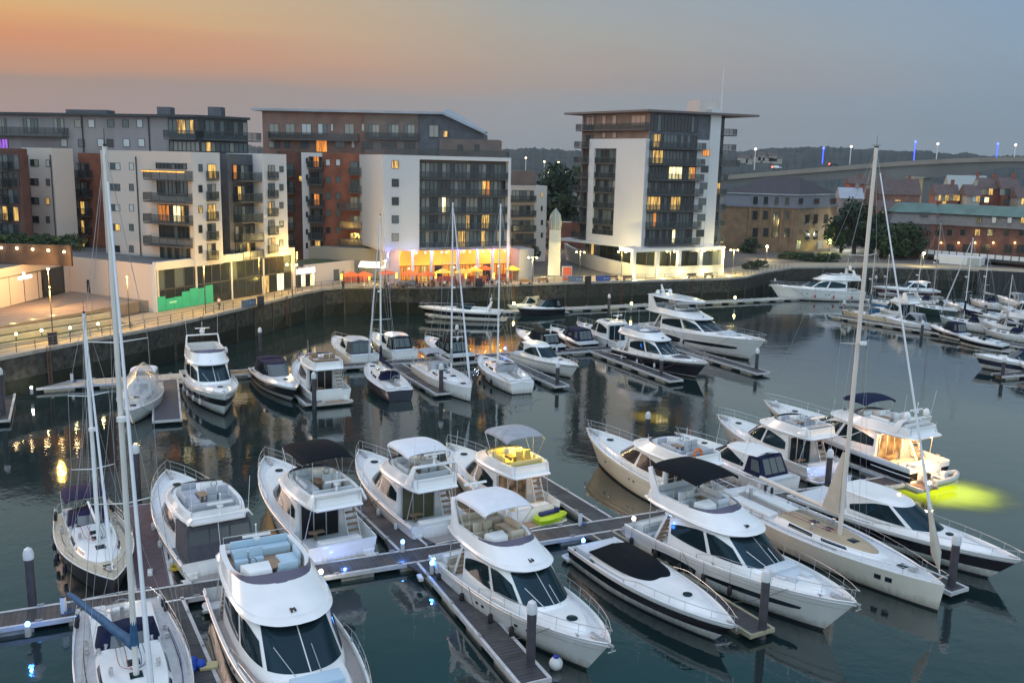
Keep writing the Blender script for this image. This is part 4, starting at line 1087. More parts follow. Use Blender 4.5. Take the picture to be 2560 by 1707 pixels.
# frontage: frame and panes
ug = GA.u(c1(1100, 1400)); fz = GA.z(c1(1100, 1222))
poly_box('podium_frame', [GA.W(0, .0), GA.W(ug, .0), GA.W(ug, -.6), GA.W(0, -.6)], QZ, podz-.002, rendw, bA)
poly_box('podium_fascia', [GA.W(ug+.01, .02), GA.W(uE, .02), GA.W(uE, -.6), GA.W(ug+.01, -.6)], fz, podz+.25, rendw, bA)
poly_box('podium_frame', [GA.W(uE-.55, .03), GA.W(uE, .03), GA.W(uE, -.6), GA.W(uE-.55, -.6)], QZ, fz, rendw, bA)
n = 16; U = [lerp(ug, uE-.6, i/n) for i in range(n+1)]
for i in range(n):
    k = 'd' if i not in (10, 13, 15) else ('c' if i != 15 else 'w')
    zm = QZ+2.9
    window(GA, bA, U[i], U[i+1], QZ+.05, zm, 'y' if i in (12,) else ('w' if i == 14 else 'd'), 1, name='shop_window', off=-.35)
    window(GA, bA, U[i], U[i+1], zm, fz, random.choice('dmd'), 1, name='upper_shop_window', off=-.35)
for i in (0, 4, 8, 12): poly_box('shop_column', [GA.W(U[i]+.3, -.2), GA.W(U[i]+.6, -.2), GA.W(U[i]+.6, -.34), GA.W(U[i]+.3, -.34)], QZ, fz, rendw, bA)
poly_box('soffit_band', [GA.W(ug, -.3), GA.W(uE-.6, -.3), GA.W(uE-.6, -.36), GA.W(ug, -.36)], QZ+2.75, QZ+2.95, fram, bA)
hz = thing('hoarding', 'bright green hoarding with a stepped top across the shop windows', 'hoarding', (0, 0, 0))
gm = M('hoarding_green', (.03, .42, .26), .6, var=.06, vs_=1)
u1 = ug+.05; stepz = [2.55, 1.75, 1.75, 2.6, 3.0, 2.9, 2.9]
uH = GA.u(c1(1500, 1450)); nH = 7
for i in range(nH):
    a, b = lerp(u1, uH, i/nH), lerp(u1, uH, (i+1)/nH)
    poly_box('hoarding_panel', [GA.W(a+.02, -.12), GA.W(b-.02, -.12), GA.W(b-.02, -.18), GA.W(a+.02, -.18)], QZ+.03, QZ+[2.0, 1.6, 1.65, 2.2, 2.5, 2.35, 2.6][i], gm, hz)
poly_box('hoarding_emblem', [GA.W(u1+2.1, -.115), GA.W(u1+3.4, -.115), GA.W(u1+3.4, -.12), GA.W(u1+2.1, -.12)], QZ+.9, QZ+1.15, M('hoarding_pale', (.3, .75, .55), .6), hz)
# cream side wall details
PC = Fac(Ac, A0)
wpx(PC, bA, (PC and c1(608, 1285)), c1(634, 1378), 'd', 1, name='side_door')
# left shop front
PS = Fac(As2, Ac); uS1 = PS.u(c1(445, 1300)); sz0 = PS.z(c1(300, 1215)); pz = 6.0
glazing(PS, bA, -6, uS1, pz, sz0, 12, 'dmdddmdddmdd', .05, 'shop_glazing')
so_ = PS.put('shop_sign', (lambda mb: ([mb.box(i*.27, -.06, 0, i*.27+.19, 0, .34) for i in range(11)], mb.ball(1.2, -.03, .62, .26, 0, 10, 6, sy=.3), mb)[-1])(MB()).mesh('shop_sign', M('sign_white', (.8, .8, .8), .5, emit=3.2, ecol=(1, .95, .8)), weld=False), bA, PS.u(c1(122, 1280)), PS.z(c1(122, 1288)), .12)
# blocks above the podium
GA2 = Fac(A0, A1, .35)
ue2, zb2 = GA2.uz(c1(1370, 1190)); ue3 = GA2.u(c1(1565, 1165)); ztop = GA2.z(c1(1335, 392))
E2, E3 = V2(*GA2.W(ue2)), V2(*GA2.W(ue3))
P2 = Fac(E2+dback*30, E2); ul = P2.u(c1(722, 700)); L2 = V2(*P2.W(ul))
poly_box('block_wall', [E2, E3, E3+dback*(30-ul), L2], zb2-.1, ztop, rendw, bA)
poly_box('block_side_wall', [P2.W(ul-.02, .03), P2.W(30, .03), P2.W(30, 0), P2.W(ul-.02, 0)], podz, ztop-.02, rendp, bA)
ur = P2.u(c1(1095, 700)); ur2 = P2.u(c1(1325, 700))
for yy, kk in (((470, 512), 'm'), ((590, 700), 'd'), ((762, 880), 'L'), ((905, 1000), 'd'), ((1040, 1140), 'm')):
    za, zb = P2.z(c1(1200, yy[1])), P2.z(c1(1200, yy[0]))
    glazing(P2, bA, ur+.3, ur2-.2, za, zb, 8, 'ooodwwyd' if kk == 'L' else rseq(8, 'ddm'), .06, 'balcony_door')
for yy in (560, 715, 865, 1020):
    z = P2.z(c1(1200, yy+22)); balcony(P2, bA, P2.u(c1(1062, yy)), P2.u(c1(1350, yy)), z, 1.5)
lg = litmat('string_lights', (.6, .12, .01), (1, .45, .06), 3.0, (6, 6, 6))
a_, b_ = P2.u(c1(1055, 523)), P2.u(c1(1350, 523)); z = P2.z(c1(1200, 530))
mb = MB(); mb.tube([(0, 0, 0), (b_-a_, 0, 0)], .07, 5)
sl_ = P2.put('string_lights', mb.mesh('string_lights', lg, weld=False), None, a_, z, 1.6); tag(sl_, 'orange string of lights hung along a high balcony on the left building', 'string lights')
for y0, ks in ((493, 'mp'), (640, 'mm'), (783, 'mp'), (920, 'my'), (1070, 'dd')):
    wpx(P2, bA, c1(772, y0-26), c1(845, y0+26), ks, 2)
    wpx(P2, bA, c1(905, y0-24), c1(940, y0+26), 'p' if y0 in (493, 783) else 'm', 1)
for x in (737, 955): uu, zt_ = P2.uz(c1(x, 425)); mb = MB(); mb.tube([(0, 0, 0), (0, 0, zt_-podz)], .09, 6); P2.put('drainpipe', mb.mesh('drainpipe', fram, weld=False), bA, uu, podz, .16)
for y0, k in ((505, 'm'), (650, 'd'), (793, 'y'), (933, 'd'), (1075, 'd')): wpx(GA2, bA, c1(1388, y0-26), c1(1418, y0+26), k, 1)
for y0, k in ((532, 'yy'), (675, 'mc'), (815, 'yy'), (953, 'dm'), (1090, 'cd')):
    wpx(GA2, bA, c1(1450, y0-55), c1(1512, y0+48), k, 2); u_, z = GA2.uz(c1(1450, y0+52)); balcony(GA2, bA, u_-.15, GA2.u(c1(1518, y0+50)), z, .45, 1.05)
# recessed glassy part between the two white blocks
GR = Fac(A0, A1, -1.6); ub0, ub1 = GR.u(c2(-45, 700)), GR.u(c2(170, 700)); zt3 = GR.z(c2(60, 410))
poly_box('recess_wall', [GR.W(ub0-1), GR.W(ub1+1), back(GR, ub1+1, 10), back(GR, ub0-1, 10)], podz, zt3, slate, bA)
fl = [GR.z(c2(60, y)) for y in (1130, 1010, 875, 735, 590, 450)]
lits = ['   y    ', '        ', '  c  cm ', ' yc   oy', 'o       ']
for i in range(5):
    glazing(GR, bA, ub0, ub1-.3, fl[i]+.1, fl[i]+2.3, 8, rseq(8, 'dddmmc', lits[i]), .05, 'balcony_door')
    balcony(GR, bA, ub0-.2, ub1+.6, fl[i], 1.7)
# third block
u3, u4 = GA2.u(c2(166, 700)), GA2.u(c2(330, 700)); z3 = GA2.z(c2(170, 405)); zb3 = GA2.z(c2(190, 1128))
poly_box('block_wall', [GA2.W(u3), GA2.W(u4), back(GA2, u4, 12), back(GA2, u3, 12)], zb3, z3, rendw, bA)
for y0, k in ((520, 'c'), (650, 'm'), (775, 'yc'), (905, 'm'), (1035, 'cy')):
    wpx(GA2, bA, c2(195, y0-36), c2(245, y0+50), k, 2); u_, z = GA2.uz(c2(193, y0+60)); balcony(GA2, bA, u_, GA2.u(c2(255, y0+60)), z, .45, 1.0)
    wpx(GA2, bA, c2(275, y0-30), c2(302, y0+14), 'm', 1)
# far left block and brick parts
PB1 = Fac(Ac+dback*20+V2(-6, 4), Ac+V2(10, 4)); 
def plane_at(px, Yd, ang): q_ = PY(*px, Yd); d_ = V2(math.cos(R(ang)), math.sin(R(ang))); c_ = V2(q_.x, q_.y); return Fac(c_-d_*.0, c_+d_*30)
PL = plane_at(c1(168, 600), 138.5, -25.8)
u_a, u_b = 0, PL.u(c1(378, 600)); zt4 = PL.z(c1(200, 362))
poly_box('block_wall', [PL.W(u_a), PL.W(u_b), back(PL, u_b, 3.5), back(PL, u_a, 3.5)], podz, zt4, rendp, bA)
for y0, k in ((470, 'dc'), (603, 'dm'), (735, 'dm'), (865, 'dd'), (985, 'dd')):
    wpx(PL, bA, c1(212, y0-26), c1(275, y0+24), k, 2); wpx(PL, bA, c1(322, y0-24), c1(352, y0+26), 'p' if y0 == 470 else ('y' if y0 == 735 else 'm'), 1)
for x in (195, 355): uu, zt_ = PL.uz(c1(x, 412)); mb = MB(); mb.tube([(0, 0, 0), (0, 0, zt_-podz)], .09, 6); PL.put('drainpipe', mb.mesh('drainpipe', fram, weld=False), bA, uu, podz, .12)
PR = plane_at(c1(395, 600), 146, -25.8); u_b = PR.u(c1(760, 700)); zt5 = PR.z(c1(500, 398))
poly_box('brick_wall', [PR.W(0), PR.W(u_b), back(PR, u_b, 8), back(PR, 0, 8)], podz, zt5, brick, bA)
for i, y in enumerate((1090, 960, 830, 700, 570, 455)):
    z = PR.z(c1(500, y)); ua, ub = PR.u(c1(410, y)), PR.u(c1(650, y))
    if i < 5: glazing(PR, bA, ua+.3, ub-.6, z+.1, z+2.2, 7, rseq(7, 'dddm', ['    yy ', 'c   yy ', 'y y yy ', '       ', '       '][i]), .05, 'balcony_door'); balcony(PR, bA, ua, ub, z, 1.4)
P0 = plane_at(c1(-160, 600), 134, -25.8); u_b = P0.u(c1(158, 700)); zt6 = P0.z(c1(80, 368))
poly_box('brick_wall', [P0.W(-6), P0.W(u_b), back(P0, u_b, 1.2), back(P0, -6, 1.2)], podz, zt6, brickd, bA)
for i, y in enumerate((1000, 880, 760, 640, 520, 400)):
    z = P0.z(c1(80, y)); 
    if i < 5: glazing(P0, bA, P0.u(c1(-160, y)), P0.u(c1(140, y)), z+.1, z+2.2, 8, rseq(8, 'dddm', ['        ', '    cy y', '        ', '', ''][i]), .05, 'balcony_door'); balcony(P0, bA, P0.u(c1(-160, y)), P0.u(c1(70, y)), z, 1.3)
# two penthouse floors along the whole block
PP = plane_at(c1(-60, 300), 146, -9); up0, up1 = -4, PP.u(c1(1200, 300)); zr = PP.z(c1(600, 140)); zp = PP.z(c1(600, 395))
poly_box('penthouse_wall', [PP.W(up0), PP.W(up1), back(PP, up1, 9), back(PP, up0, 9)], podz, zr-.01, clad, bA)
for xs, y, ks in (((640, 980), 195, 'pp'), ((775, 880), 195, 'mm'), ((448, 705, 885, 990), 330, 'pppp'), ((545,), 195, 'c'), ((770, 570), 332, 'dm')):
    for x, k in zip(xs, ks): wpx(PP, bA, c1(x-24, y-29), c1(x+24, y+27), k, 1, name='penthouse_window')
for x, w_, k in ((30, 40, 'cm'), (215, 110, 'mcmm'), (415, 80, 'cmc')): wpx(PP, bA, c1(x-w_/2, 155), c1(x+w_/2, 262), k, len(k), name='penthouse_window')
z = PP.z(c1(200, 275)); balcony(PP, bA, up0, PP.u(c1(480, 280)), z, 1.6)
for x in (580, 1045): uu = PP.u(c1(x, 250)); mb = MB(); mb.tube([(0, 0, 0), (0, 0, zr-zp)], .1, 5); PP.put('drainpipe', mb.mesh('drainpipe', dark, weld=False), bA, uu, zp, .12)
wpx(PP, bA, c1(-10, 300), c1(62, 380), 'vvv', 3, name='penthouse_window')
PQ = plane_at(c1(1180, 300), PP.W(up1)[1]-.2, -9); uq1 = PQ.u(c1(1400, 300)); PQ2 = Fac(PQ.W(uq1), V2(*PQ.W(uq1))+V2(math.cos(R(46)), math.sin(R(46)))*20); uq2 = PQ2.u(c1(1735, 300)); zr2 = PQ.z(c1(1300, 140))
for f_, ua, ub, nn, lt in ((PQ, 0, uq1, 7, ('  yycy ', ' cccccc')), (PQ2, 0, uq2, 10, ('       m c', 'cyc m c m '))):
    poly_box('penthouse_wall', [f_.W(ua), f_.W(ub), back(f_, ub, 7), back(f_, ua, 7)], podz, zr2-.02, slate, bA)
    for r_, (ya, yb) in enumerate(((270, 165), (390, 318))):
        glazing(f_, bA, ua+.1, ub-.1, f_.z(c1(1400, ya)), f_.z(c1(1400, yb)), nn, rseq(nn, 'mddm', lt[r_]), .06, 'penthouse_glazing')
    balcony(f_, bA, ua, ub+(1.5 if f_ is PQ2 else 0), f_.z(c1(1400, 300)), 1.4)
poly_box('roof_slab', [PP.W(up0, .8), V2(*PQ.W(uq1, .9)), PQ2.W(uq2, .9), back(PQ2, uq2, 9), back(PP, up0, 10)], zr, zr+.35, dark, bA)
mb = MB()
for a, b in ((1050, 1085), (1410, 1440)): p_ = PP.uz(c1(a, 130)); q_ = PP.uz(c1(b, 85)); x0, y0 = PP.W(p_[0], -2); mb.box(x0, y0, zr+.3, x0+2, y0+2, q_[1]+.3)
p_ = PP.uz(c1(375, 130)); q_ = PP.uz(c1(665, 100)); x0, y0 = PP.W(p_[0], -3); x1, y1 = PP.W(q_[0], -3); mb.hexa([(x0, y0, zr+.3), (x1, y1, zr+.3), (x1, y1+3, zr+.3), (x0, y0+3, zr+.3), (x0, y0, q_[1]+.2), (x1, y1, q_[1]+.2), (x1, y1+3, q_[1]+.2), (x0, y0+3, q_[1]+.2)])
mb.build('roof_plant', slate, bA, smooth=False)

# roof terrace wall with lamps over the left shops
PT = plane_at(c1(-20, 1060), 118, -4); ut = PT.u(c1(495, 1100)); zt7 = PT.z(c1(100, 1035))
tw = thing('terrace_wall', 'low brick terrace wall above the shops with a row of lamps', 'wall')
poly_box('wall', [PT.W(-6), PT.W(ut), back(PT, ut, .4), back(PT, -6, .4)], podz, zt7, M('wall_umber', (.055, .038, .03), .9, var=.3), tw)
lmat = M('lamp_glow', (1, .8, .5), .5, emit=14, ecol=(1, .74, .36))
for x, y in ((15, 1062), (125, 1065), (235, 1072), (345, 1080), (455, 1090)):
    u_, z = PT.uz(c1(x, y)); mb = MB(); mb.ball(0, 0, 0, .16, 0, 8, 5); o = PT.put('wall_lamp', mb.mesh('wall_lamp', lmat), tw, u_, z, .22)
    x_, y_ = PT.W(u_, .5); lamp('wall_lamp_light', (x_, y_, z), (1, .6, .28), 20, rad=.2)
plants = []

# ---------------------------------------------------------------- central building (B)
bB = thing('apartment_building', 'brick and white apartment block with an orange lit restaurant at its foot', 'apartment building'); bB.location = (0, 0, 0)
PBF = Fac((-20.83, 153.23), (-.71, 162.75))
uw0 = PBF.u(c2(1003, 700)); uw1 = PBF.u(c2(1256, 700)); ug1 = PBF.u(c2(1893, 700)); zB = PBF.z(c2(1003, 411)); zBb = PBF.z(c2(1003, 1070))
poly_box('white_wall', [PBF.W(uw0), PBF.W(uw1), back(PBF, uw1, 14), back(PBF, uw0, 14)], zBb, zB, rendw, bB)
poly_box('rear_wall', [PBF.W(uw1, -1.2), PBF.W(ug1, -1.2), back(PBF, ug1, 14), back(PBF, uw1, 14)], zBb, zB, cladb, bB)
poly_box('white_frame', [PBF.W(uw1, 0), PBF.W(ug1, 0), PBF.W(ug1, -1.6), PBF.W(uw1, -1.6)], PBF.z(c2(1256, 445)), zB-.01, rendw, bB)
poly_box('white_frame', [PBF.W(ug1-.5, .02), PBF.W(ug1, .02), PBF.W(ug1, -1.6), PBF.W(ug1-.5, -1.6)], zBb, PBF.z(c2(1256, 445)), rendw, bB)
poly_box('floor_slab', [PBF.W(uw0, .02), PBF.W(ug1+.3, .02), PBF.W(ug1+.3, -14), PBF.W(uw0, -14)], zBb-.45, zBb, rendp, bB)
for y0, k in ((482, 'y'), (610, 'd'), (738, 'd'), (865, 'm'), (990, 'c')): wpx(PBF, bB, c2(1062, y0-29), c2(1110, y0+27), k, 1)
PBG = Fac((-20.83, 153.23), (-.71, 162.75), -1.2)
fy = (1065, 935, 820, 695, 575, 455); zz = [PBG.z(c2(1300, y)) for y in fy]
BL = ['          yyc   yc', '      c  c cy   yy', '  c  cw           ', '               cyo', '                  ']
for i in range(5):
    glazing(PBG, bB, uw1, ug1-.5, zz[i]+.05, zz[i+1]-.25, 22, rseq(22, 'ddmmmmcc', BL[i].ljust(22)), .03, 'balcony_glazing')
    balcony(PBG, bB, uw1+.05, ug1-.55, zz[i], 1.25, 1.05)
# brick wing to its left
PBW = Fac((-41, 166), (-20, 165.2)); ubr1 = PBW.u(c2(1010, 700)); ub_ = PBW.u(c2(582, 700)); zw = PBW.z(c2(800, 403)); gz0 = QZ
poly_box('brick_wall', [PBW.W(ub_), PBW.W(ubr1), back(PBW, ubr1, 12), back(PBW, ub_, 12)], QZ, zw, brick, bB)
for y0, kk in ((467, 'pp'), (587, 'mm'), (700, 'mm'), (820, 'mm'), (940, 'dm')):
    for x, k in zip((617, 688), kk): wpx(PBW, bB, c2(x-17, y0-22), c2(x+17, y0+22), k, 1)
for y0, k in ((477, 'y'), (605, 'm'), (735, 'm'), (855, 'm'), (980, 'm')): wpx(PBW, bB, c2(970, y0-25), c2(998, y0+25), k, 1)
for i, y in enumerate((1045, 925, 795, 675, 550)):
    z = PBW.z(c2(840, y)); ua, ub = PBW.u(c2(765, y)), PBW.u(c2(905, y))
    glazing(PBW, bB, ua+.2, ub-.1, z+.1, z+2.25, 5, ['mdmcd', 'dcmmd', 'ccmoc', 'dddmd', 'mmdmm'][i], .05, 'balcony_door'); balcony(PBW, bB, PBW.u(c2((700, 700, 690, 770, 770)[i], y)), ub, z, 1.2)
# white edge and dark balconies left of the brick
uv0, uv1 = PBW.u(c2(440, 700)), PBW.u(c2(487, 700)); zv = PBW.z(c2(440, 396))
poly_box('white_wall', [PBW.W(uv0, .5), PBW.W(uv1, .5), back(PBW, uv1, 8), back(PBW, uv0, 8)], QZ, zv, rendw, bB)
poly_box('white_wall', [PBW.W(uv1, .5), PBW.W(ub_, .5), back(PBW, ub_, 1), back(PBW, uv1, 1)], PBW.z(c2(500, 425)), zv-.02, rendw, bB)
poly_box('recess_wall', [PBW.W(uv1+.01, .0), PBW.W(ub_-.01, .0), back(PBW, ub_-.01, 8), back(PBW, uv1+.01, 8)], QZ, zv-.05, cladb, bB)
for i, y in enumerate((1095, 1000, 880, 770, 620, 505)):
    z = PBW.z(c2(540, y)); glazing(PBW, bB, uv1+.3, ub_-.1, z+.1, z+2.2, 4, ['dyyd', 'dddd', 'dmmd', 'dood', 'dddm', 'dood'][i], .05, 'balcony_door')
    if i: balcony(PBW, bB, uv1+.0, ub_+.3, z, 1.5)
    wpx(PBW, bB, c2(466, y-70), c2(482, y-30), 'd', 1, off=.53)
# brick link further left
ulk = PBW.u(c2(250, 700)); zlk = PBW.z(c2(400, 388))
poly_box('brick_wall', [PBW.W(ulk, -1.5), PBW.W(uv0, -1.5), back(PBW, uv0, 12), back(PBW, ulk, 12)], QZ, zlk, brickd, bB)
PLK = Fac(PBW.W(ulk, -1.5), PBW.W(uv0, -1.5))
for i, y in enumerate((1050, 930, 800, 680, 560)):
    z = PLK.z(c2(390, y)); glazing(PLK, bB, PLK.u(c2(325, y)), PLK.u(c2(375, y)), z+.1, z+2.2, 2, ['cm', 'cc', 'mm', 'dm', 'mm'][i], .05, 'balcony_door'); balcony(PLK, bB, PLK.u(c2(320, y)), PLK.u(c2(385, y)), z, 1.2)
wpx(PLK, bB, c2(412, 560), c2(438, 600), 'y', 1)
# penthouse floors
PPH = Fac((-44, 169.5), (-20, 169.0)); ua, ub, uc = PPH.u(c2(160, 300)), PPH.u(c2(872, 300)), PPH.u(c2(1252, 300)); zr = PPH.z(c2(500, 112))
poly_box('penthouse_wall', [PPH.W(ua), PPH.W(ub), back(PPH, ub, 10), back(PPH, ua, 10)], zlk-2, zr, M('brick_brown', (.22, .135, .11), .85, var=.2, vs_=.5), bB)
poly_box('penthouse_wall', [PPH.W(ub, .5), PPH.W(uc, .5), back(PPH, uc, 10), back(PPH, ub, 10)], zB-1, zr, cladb, bB)
ud, ue = PPH.u(c2(1425, 112)), PPH.u(c2(1715, 268)); zs = PPH.z(c2(1715, 268)); u_f = PPH.u(c2(1820, 310)); zf_ = PPH.z(c2(1820, 310))
mb = MB()
for o_ in (0, -10): pass
mb.prism([PPH.W(uc, .3), PPH.W(ud, .3), PPH.W(ud, -9), PPH.W(uc, -9)], zB-1, zr)
mb.prism([PPH.W(ud, .3), PPH.W(ue, .3), PPH.W(ue, -9), PPH.W(ud, -9)], zB-1, zr, ztop=[zr, zs, zs, zr])
mb.build('penthouse_wall', slate, bB, smooth=False)
poly_box('penthouse_wall', [PPH.W(ue, .2), PPH.W(u_f, .2), back(PPH, u_f, 9), back(PPH, ue, 9)], zB-1, zf_, cladb, bB)
poly_box('parapet', [PPH.W(ue-8, 1.2), PPH.W(u_f, 1.2), PPH.W(u_f, .9), PPH.W(ue-8, .9)], zB-1, zf_, cladb, bB)
for x, k in ((238, 'cc'), (350, 'cc'), (465, 'pp'), (578, 'pm'), (765, 'cc')): wpx(PPH, bB, c2(x-33, 195), c2(x+33, 272), k, 2, name='penthouse_window')
for x in (645, 862): wpx(PPH, bB, c2(x-11, 195), c2(x+11, 248), 'p', 1, name='penthouse_window')
PPF = Fac(PPH.W(0, .5), PPH.W(10, .5))
for x in (940, 1075, 1188): wpx(PPF, bB, c2(x-38, 198), c2(x+38, 290), 'mcc', 3, name='penthouse_window')
for x, w_ in ((1045, 110), (1190, 76), (890, 80)): wpx(PPF, bB, c2(x-w_/2, 318), c2(x+w_/2, 372), 'dd', 2, name='penthouse_window')
for x, k in ((1358, 'cc'), (1440, 'y')): wpx(PPF, bB, c2(x-(34 if k != 'y' else 18), 205 if k != 'y' else 245), c2(x+(34 if k != 'y' else 18), 290), k, len(k), name='penthouse_window', off=.0)
for x in (1545, 1662): wpx(PPF, bB, c2(x-18, 340), c2(x+18, 385), 'd', 1, name='penthouse_window', off=.8)
for x, k, w_ in ((240, 'cm', 80), (330, 'm', 40), (455, 'mm', 60), (790, 'p', 22), (700, 'mm', 70)): wpx(PPH, bB, c2(x-w_/2, 315), c2(x+w_/2, 365), k, len(k), name='penthouse_window')
wpx(PPH, bB, c2(533, 308), c2(612, 395), 'oo', 2, name='penthouse_window')
z = PPH.z(c2(500, 305)); balcony(PPH, bB, PPH.u(c2(215, 300)), PPH.u(c2(835, 300)), z, 1.6); z = PPF.z(c2(1060, 300)); balcony(PPF, bB, PPF.u(c2(880, 300)), PPF.u(c2(1250, 300)), z, .5, 1.0)
z = zB+.02; balcony(PBG, bB, uw0+.5, ug1-.4, z, 1.1, 1.05)
mb = MB(); ur0 = PPH.u(c2(92, 95))
mb.prism([PPH.W(ur0, 1.2), PPH.W(ud, 1.6), PPH.W(ud, -9), PPH.W(ur0+2, -9)], zr, zr+.4)
a_, b_, c_, d_ = PPH.W(ud, 1.6), PPH.W(ue, 1.6), PPH.W(ue, -9), PPH.W(ud, -9)
mb.hexa([(*a_, zr), (*b_, zs), (*c_, zs+.3), (*d_, zr+1.2), (*a_, zr+.4), (*b_, zs+.4), (*c_, zs+.7), (*d_, zr+1.6)])
mb.build('roof', zinc, bB, smooth=False)
# restaurant
amber = litmat('restaurant_glow', (.75, .16, .015), (1.0, .42, .04), 1.7, (.25, .25, .3))
PRS = Fac((-20.83, 153.23), (-.71, 162.75), -3.2); ur0, ur1 = PRS.u(c2(1110, 1150)), PRS.u(c2(1890, 1150)); zrt = zBb-.5
mb = MB(); w_ = ur1-ur0; mb.face([(0, 0, 2.9), (w_, 0, 2.9), (w_, 0, zrt-QZ), (0, 0, zrt-QZ)]); 
PRS.put('restaurant_upper_wall', mb.mesh('x', amber, weld=False), bB, ur0, QZ, 0)
glazing(PRS, bB, ur0, ur1, QZ, QZ+2.9, 16, 'oooyodoyoooydooo', .0, 'restaurant_glazing', fr=M('brown_frame', (.12, .05, .02), .5))
poly_box('restaurant_side', [PRS.W(ur0-3.2, .6), PRS.W(ur0, .6), PRS.W(ur0, 0), PRS.W(ur0-3.2, 0)], QZ, zrt, rendp, bB)
poly_box('ground_floor_wall', [PBW.W(ub_-2, 3), PBW.W(ubr1, 3), PBW.W(ubr1, .01), PBW.W(ub_-2, .01)], QZ, PBW.z(c2(800, 1055)), M('render_drab', (.30, .28, .23), .8), bB)
poly_box('restaurant_end_wall', [PRS.W(ur1+.05, 3.6), PRS.W(ur1+3.2, 3.2), PRS.W(ur1+3.2, -2), PRS.W(ur1+.05, -2)], QZ, zrt, M('render_grey', (.30, .30, .32), .8), bB)
for x, col in ((1035, (.08, .15, 1)), (1210, (.12, .3, 1)), (1342, (.15, .4, 1)), (1525, (.2, .12, 1)), (1665, (.15, .3, 1)), (1770, (.4, .08, 1)), (1877, (.35, .12, 1))):
    u_ = PBF.u(c2(x, 1150)); x_, y_ = PBF.W(u_, -.15); mb = MB(); mb.lathe([(.24, QZ), (.24, zrt)], x_, y_, 12); mb.build('column', rendw, bB)
    xl, yl = PBF.W(u_, .45); lamp('column_uplight', (xl, yl, zrt-.5), col, 170, rad=.1)
for i in range(7):
    x_, y_ = PBF.W(lerp(3.5, 21.5, i/6), -1.6); lamp('restaurant_light', (x_, y_, zrt-.7), (1, .48, .10), 210, rad=.4)
mb = MB()
for i in range(14):
    x_, y_ = PBF.W(lerp(4, 21.5, i/13)+random.uniform(-.3, .3), -.6); mb.ball(x_, y_, zrt-.35 if i % 3 else QZ+2.7, .11, 0, 6, 4)
mb.build('hanging_bulbs', M('bulb_glow', (1, .8, .5), .5, emit=9, ecol=(1, .78, .4)), bB)
# low shops with green roof between A and B
lw = thing('shop_pavilion', 'low white shop row with a planted flat roof and glowing white shopfront', 'shop')
PW = Fac((-33.7, 149.6), (-26.6, 160.4)); zw2 = PW.z(c2(520, 1192)); zw3 = PW.z(c2(780, 1160)); wl_ = PW.u(c2(800, 1200))
poly_box('wall', [PW.W(-.5), PW.W(wl_), back(PW, wl_, 9), back(PW, -.5, 9)], QZ, zw2, rendp, lw, top=M('sedum_roof', (.035, .06, .02), .95, var=.5, vs_=1.2))
poly_box('parapet', [PW.W(-.5, .05), PW.W(wl_, .05), PW.W(wl_, -.25), PW.W(-.5, -.25)], zw2, zw2+.35, rendp, lw)
u_a, u_b = PW.u(c2(392, 1300)), PW.u(c2(522, 1300)); window(PW, lw, u_a, u_b, QZ+.1, zw2-1.1, 'dwdw', 4, name='shop_window')
mb = MB(); mb.box(0, -.1, 0, u_b-u_a, 0, .85); PW.put('lit_fascia', mb.mesh('lit_fascia', M('fascia_glow', (.8, .8, .9), .5, emit=1.6, ecol=(.75, .75, 1)), weld=False), lw, u_a, zw2-1.0, .06)
wpx(PW, lw, c2(655, 1215), c2(690, 1290), 'm', 1, name='shop_door'); wpx(PW, lw, c2(705, 1225), c2(725, 1290), 'y', 1, name='shop_door')
# bar awning
aw = thing('bar_awning', 'bright white lit awning over the bar left of the orange restaurant', 'awning')
PA = Fac((-30.0, 157.0), (-20.8, 156.0)); ua, za = PA.uz(c2(838, 1180)); ub = PA.u(c2(1025, 1180))
mb = MB(); mb.hexa([(0, -.6, -.35), (ub-ua, -.6, -.35), (ub-ua, .9, .35), (0, .9, .35), (0, -.6, -.25), (ub-ua, -.6, -.25), (ub-ua, .9, .5), (0, .9, .5)])
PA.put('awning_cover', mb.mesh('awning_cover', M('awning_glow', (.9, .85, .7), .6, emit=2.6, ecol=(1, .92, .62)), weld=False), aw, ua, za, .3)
mb = MB()
for i in range(4): mb.tube([(i*(ub-ua)/3, -.5, QZ-za), (i*(ub-ua)/3, -.5, -.3)], .05, 5)
PA.put('post', mb.mesh('post', fram, weld=False), aw, ua, za, .3)
x_, y_ = PA.W((ua+ub)/2, 1.4); lamp('awning_light', (x_, y_, za-1.2), (1, .75, .3), 320, rad=.5)

# ---------------------------------------------------------------- tower (T)
bT = thing('apartment_tower', 'tallest white and glass tower with a flat jutting roof and mast', 'apartment tower'); bT.location = (0, 0, 0)
Tc = V2(24.6, 175.2); PTR = Fac(Tc, Tc+V2(math.cos(R(24)), math.sin(R(24)))*30); PTL = Fac(Tc+V2(math.cos(R(129)), math.sin(R(129)))*30, Tc)
zR = PTR.z(c3(1000, 378)); zb = PTR.z(c3(975, 1285)); ul = PTL.u(c3(556, 500)); u1 = PTR.u(c3(1330, 600)); u2 = PTR.u(c3(1472, 600)); u3 = PTR.u(c3(1572, 600))
Lc = V2(*PTL.W(ul))
Rc = V2(*PTR.W(u3)); bk_ = Lc+(Rc-Tc)
poly_box('core_wall', [Tc, PTR.W(u2), back(PTR, u2, 3), back(PTR, u3, 3), bk_, Lc], zb, zR, slate, bT)
poly_box('brown_wall', [PTL.W(ul-.02, .03), PTL.W(30.0, .03), PTL.W(30.0, 0.01), PTL.W(ul-.02, 0.01)], zb, zR-.01, M('brick_rose', (.25, .165, .125), .85, var=.2, vs_=.5), bT)
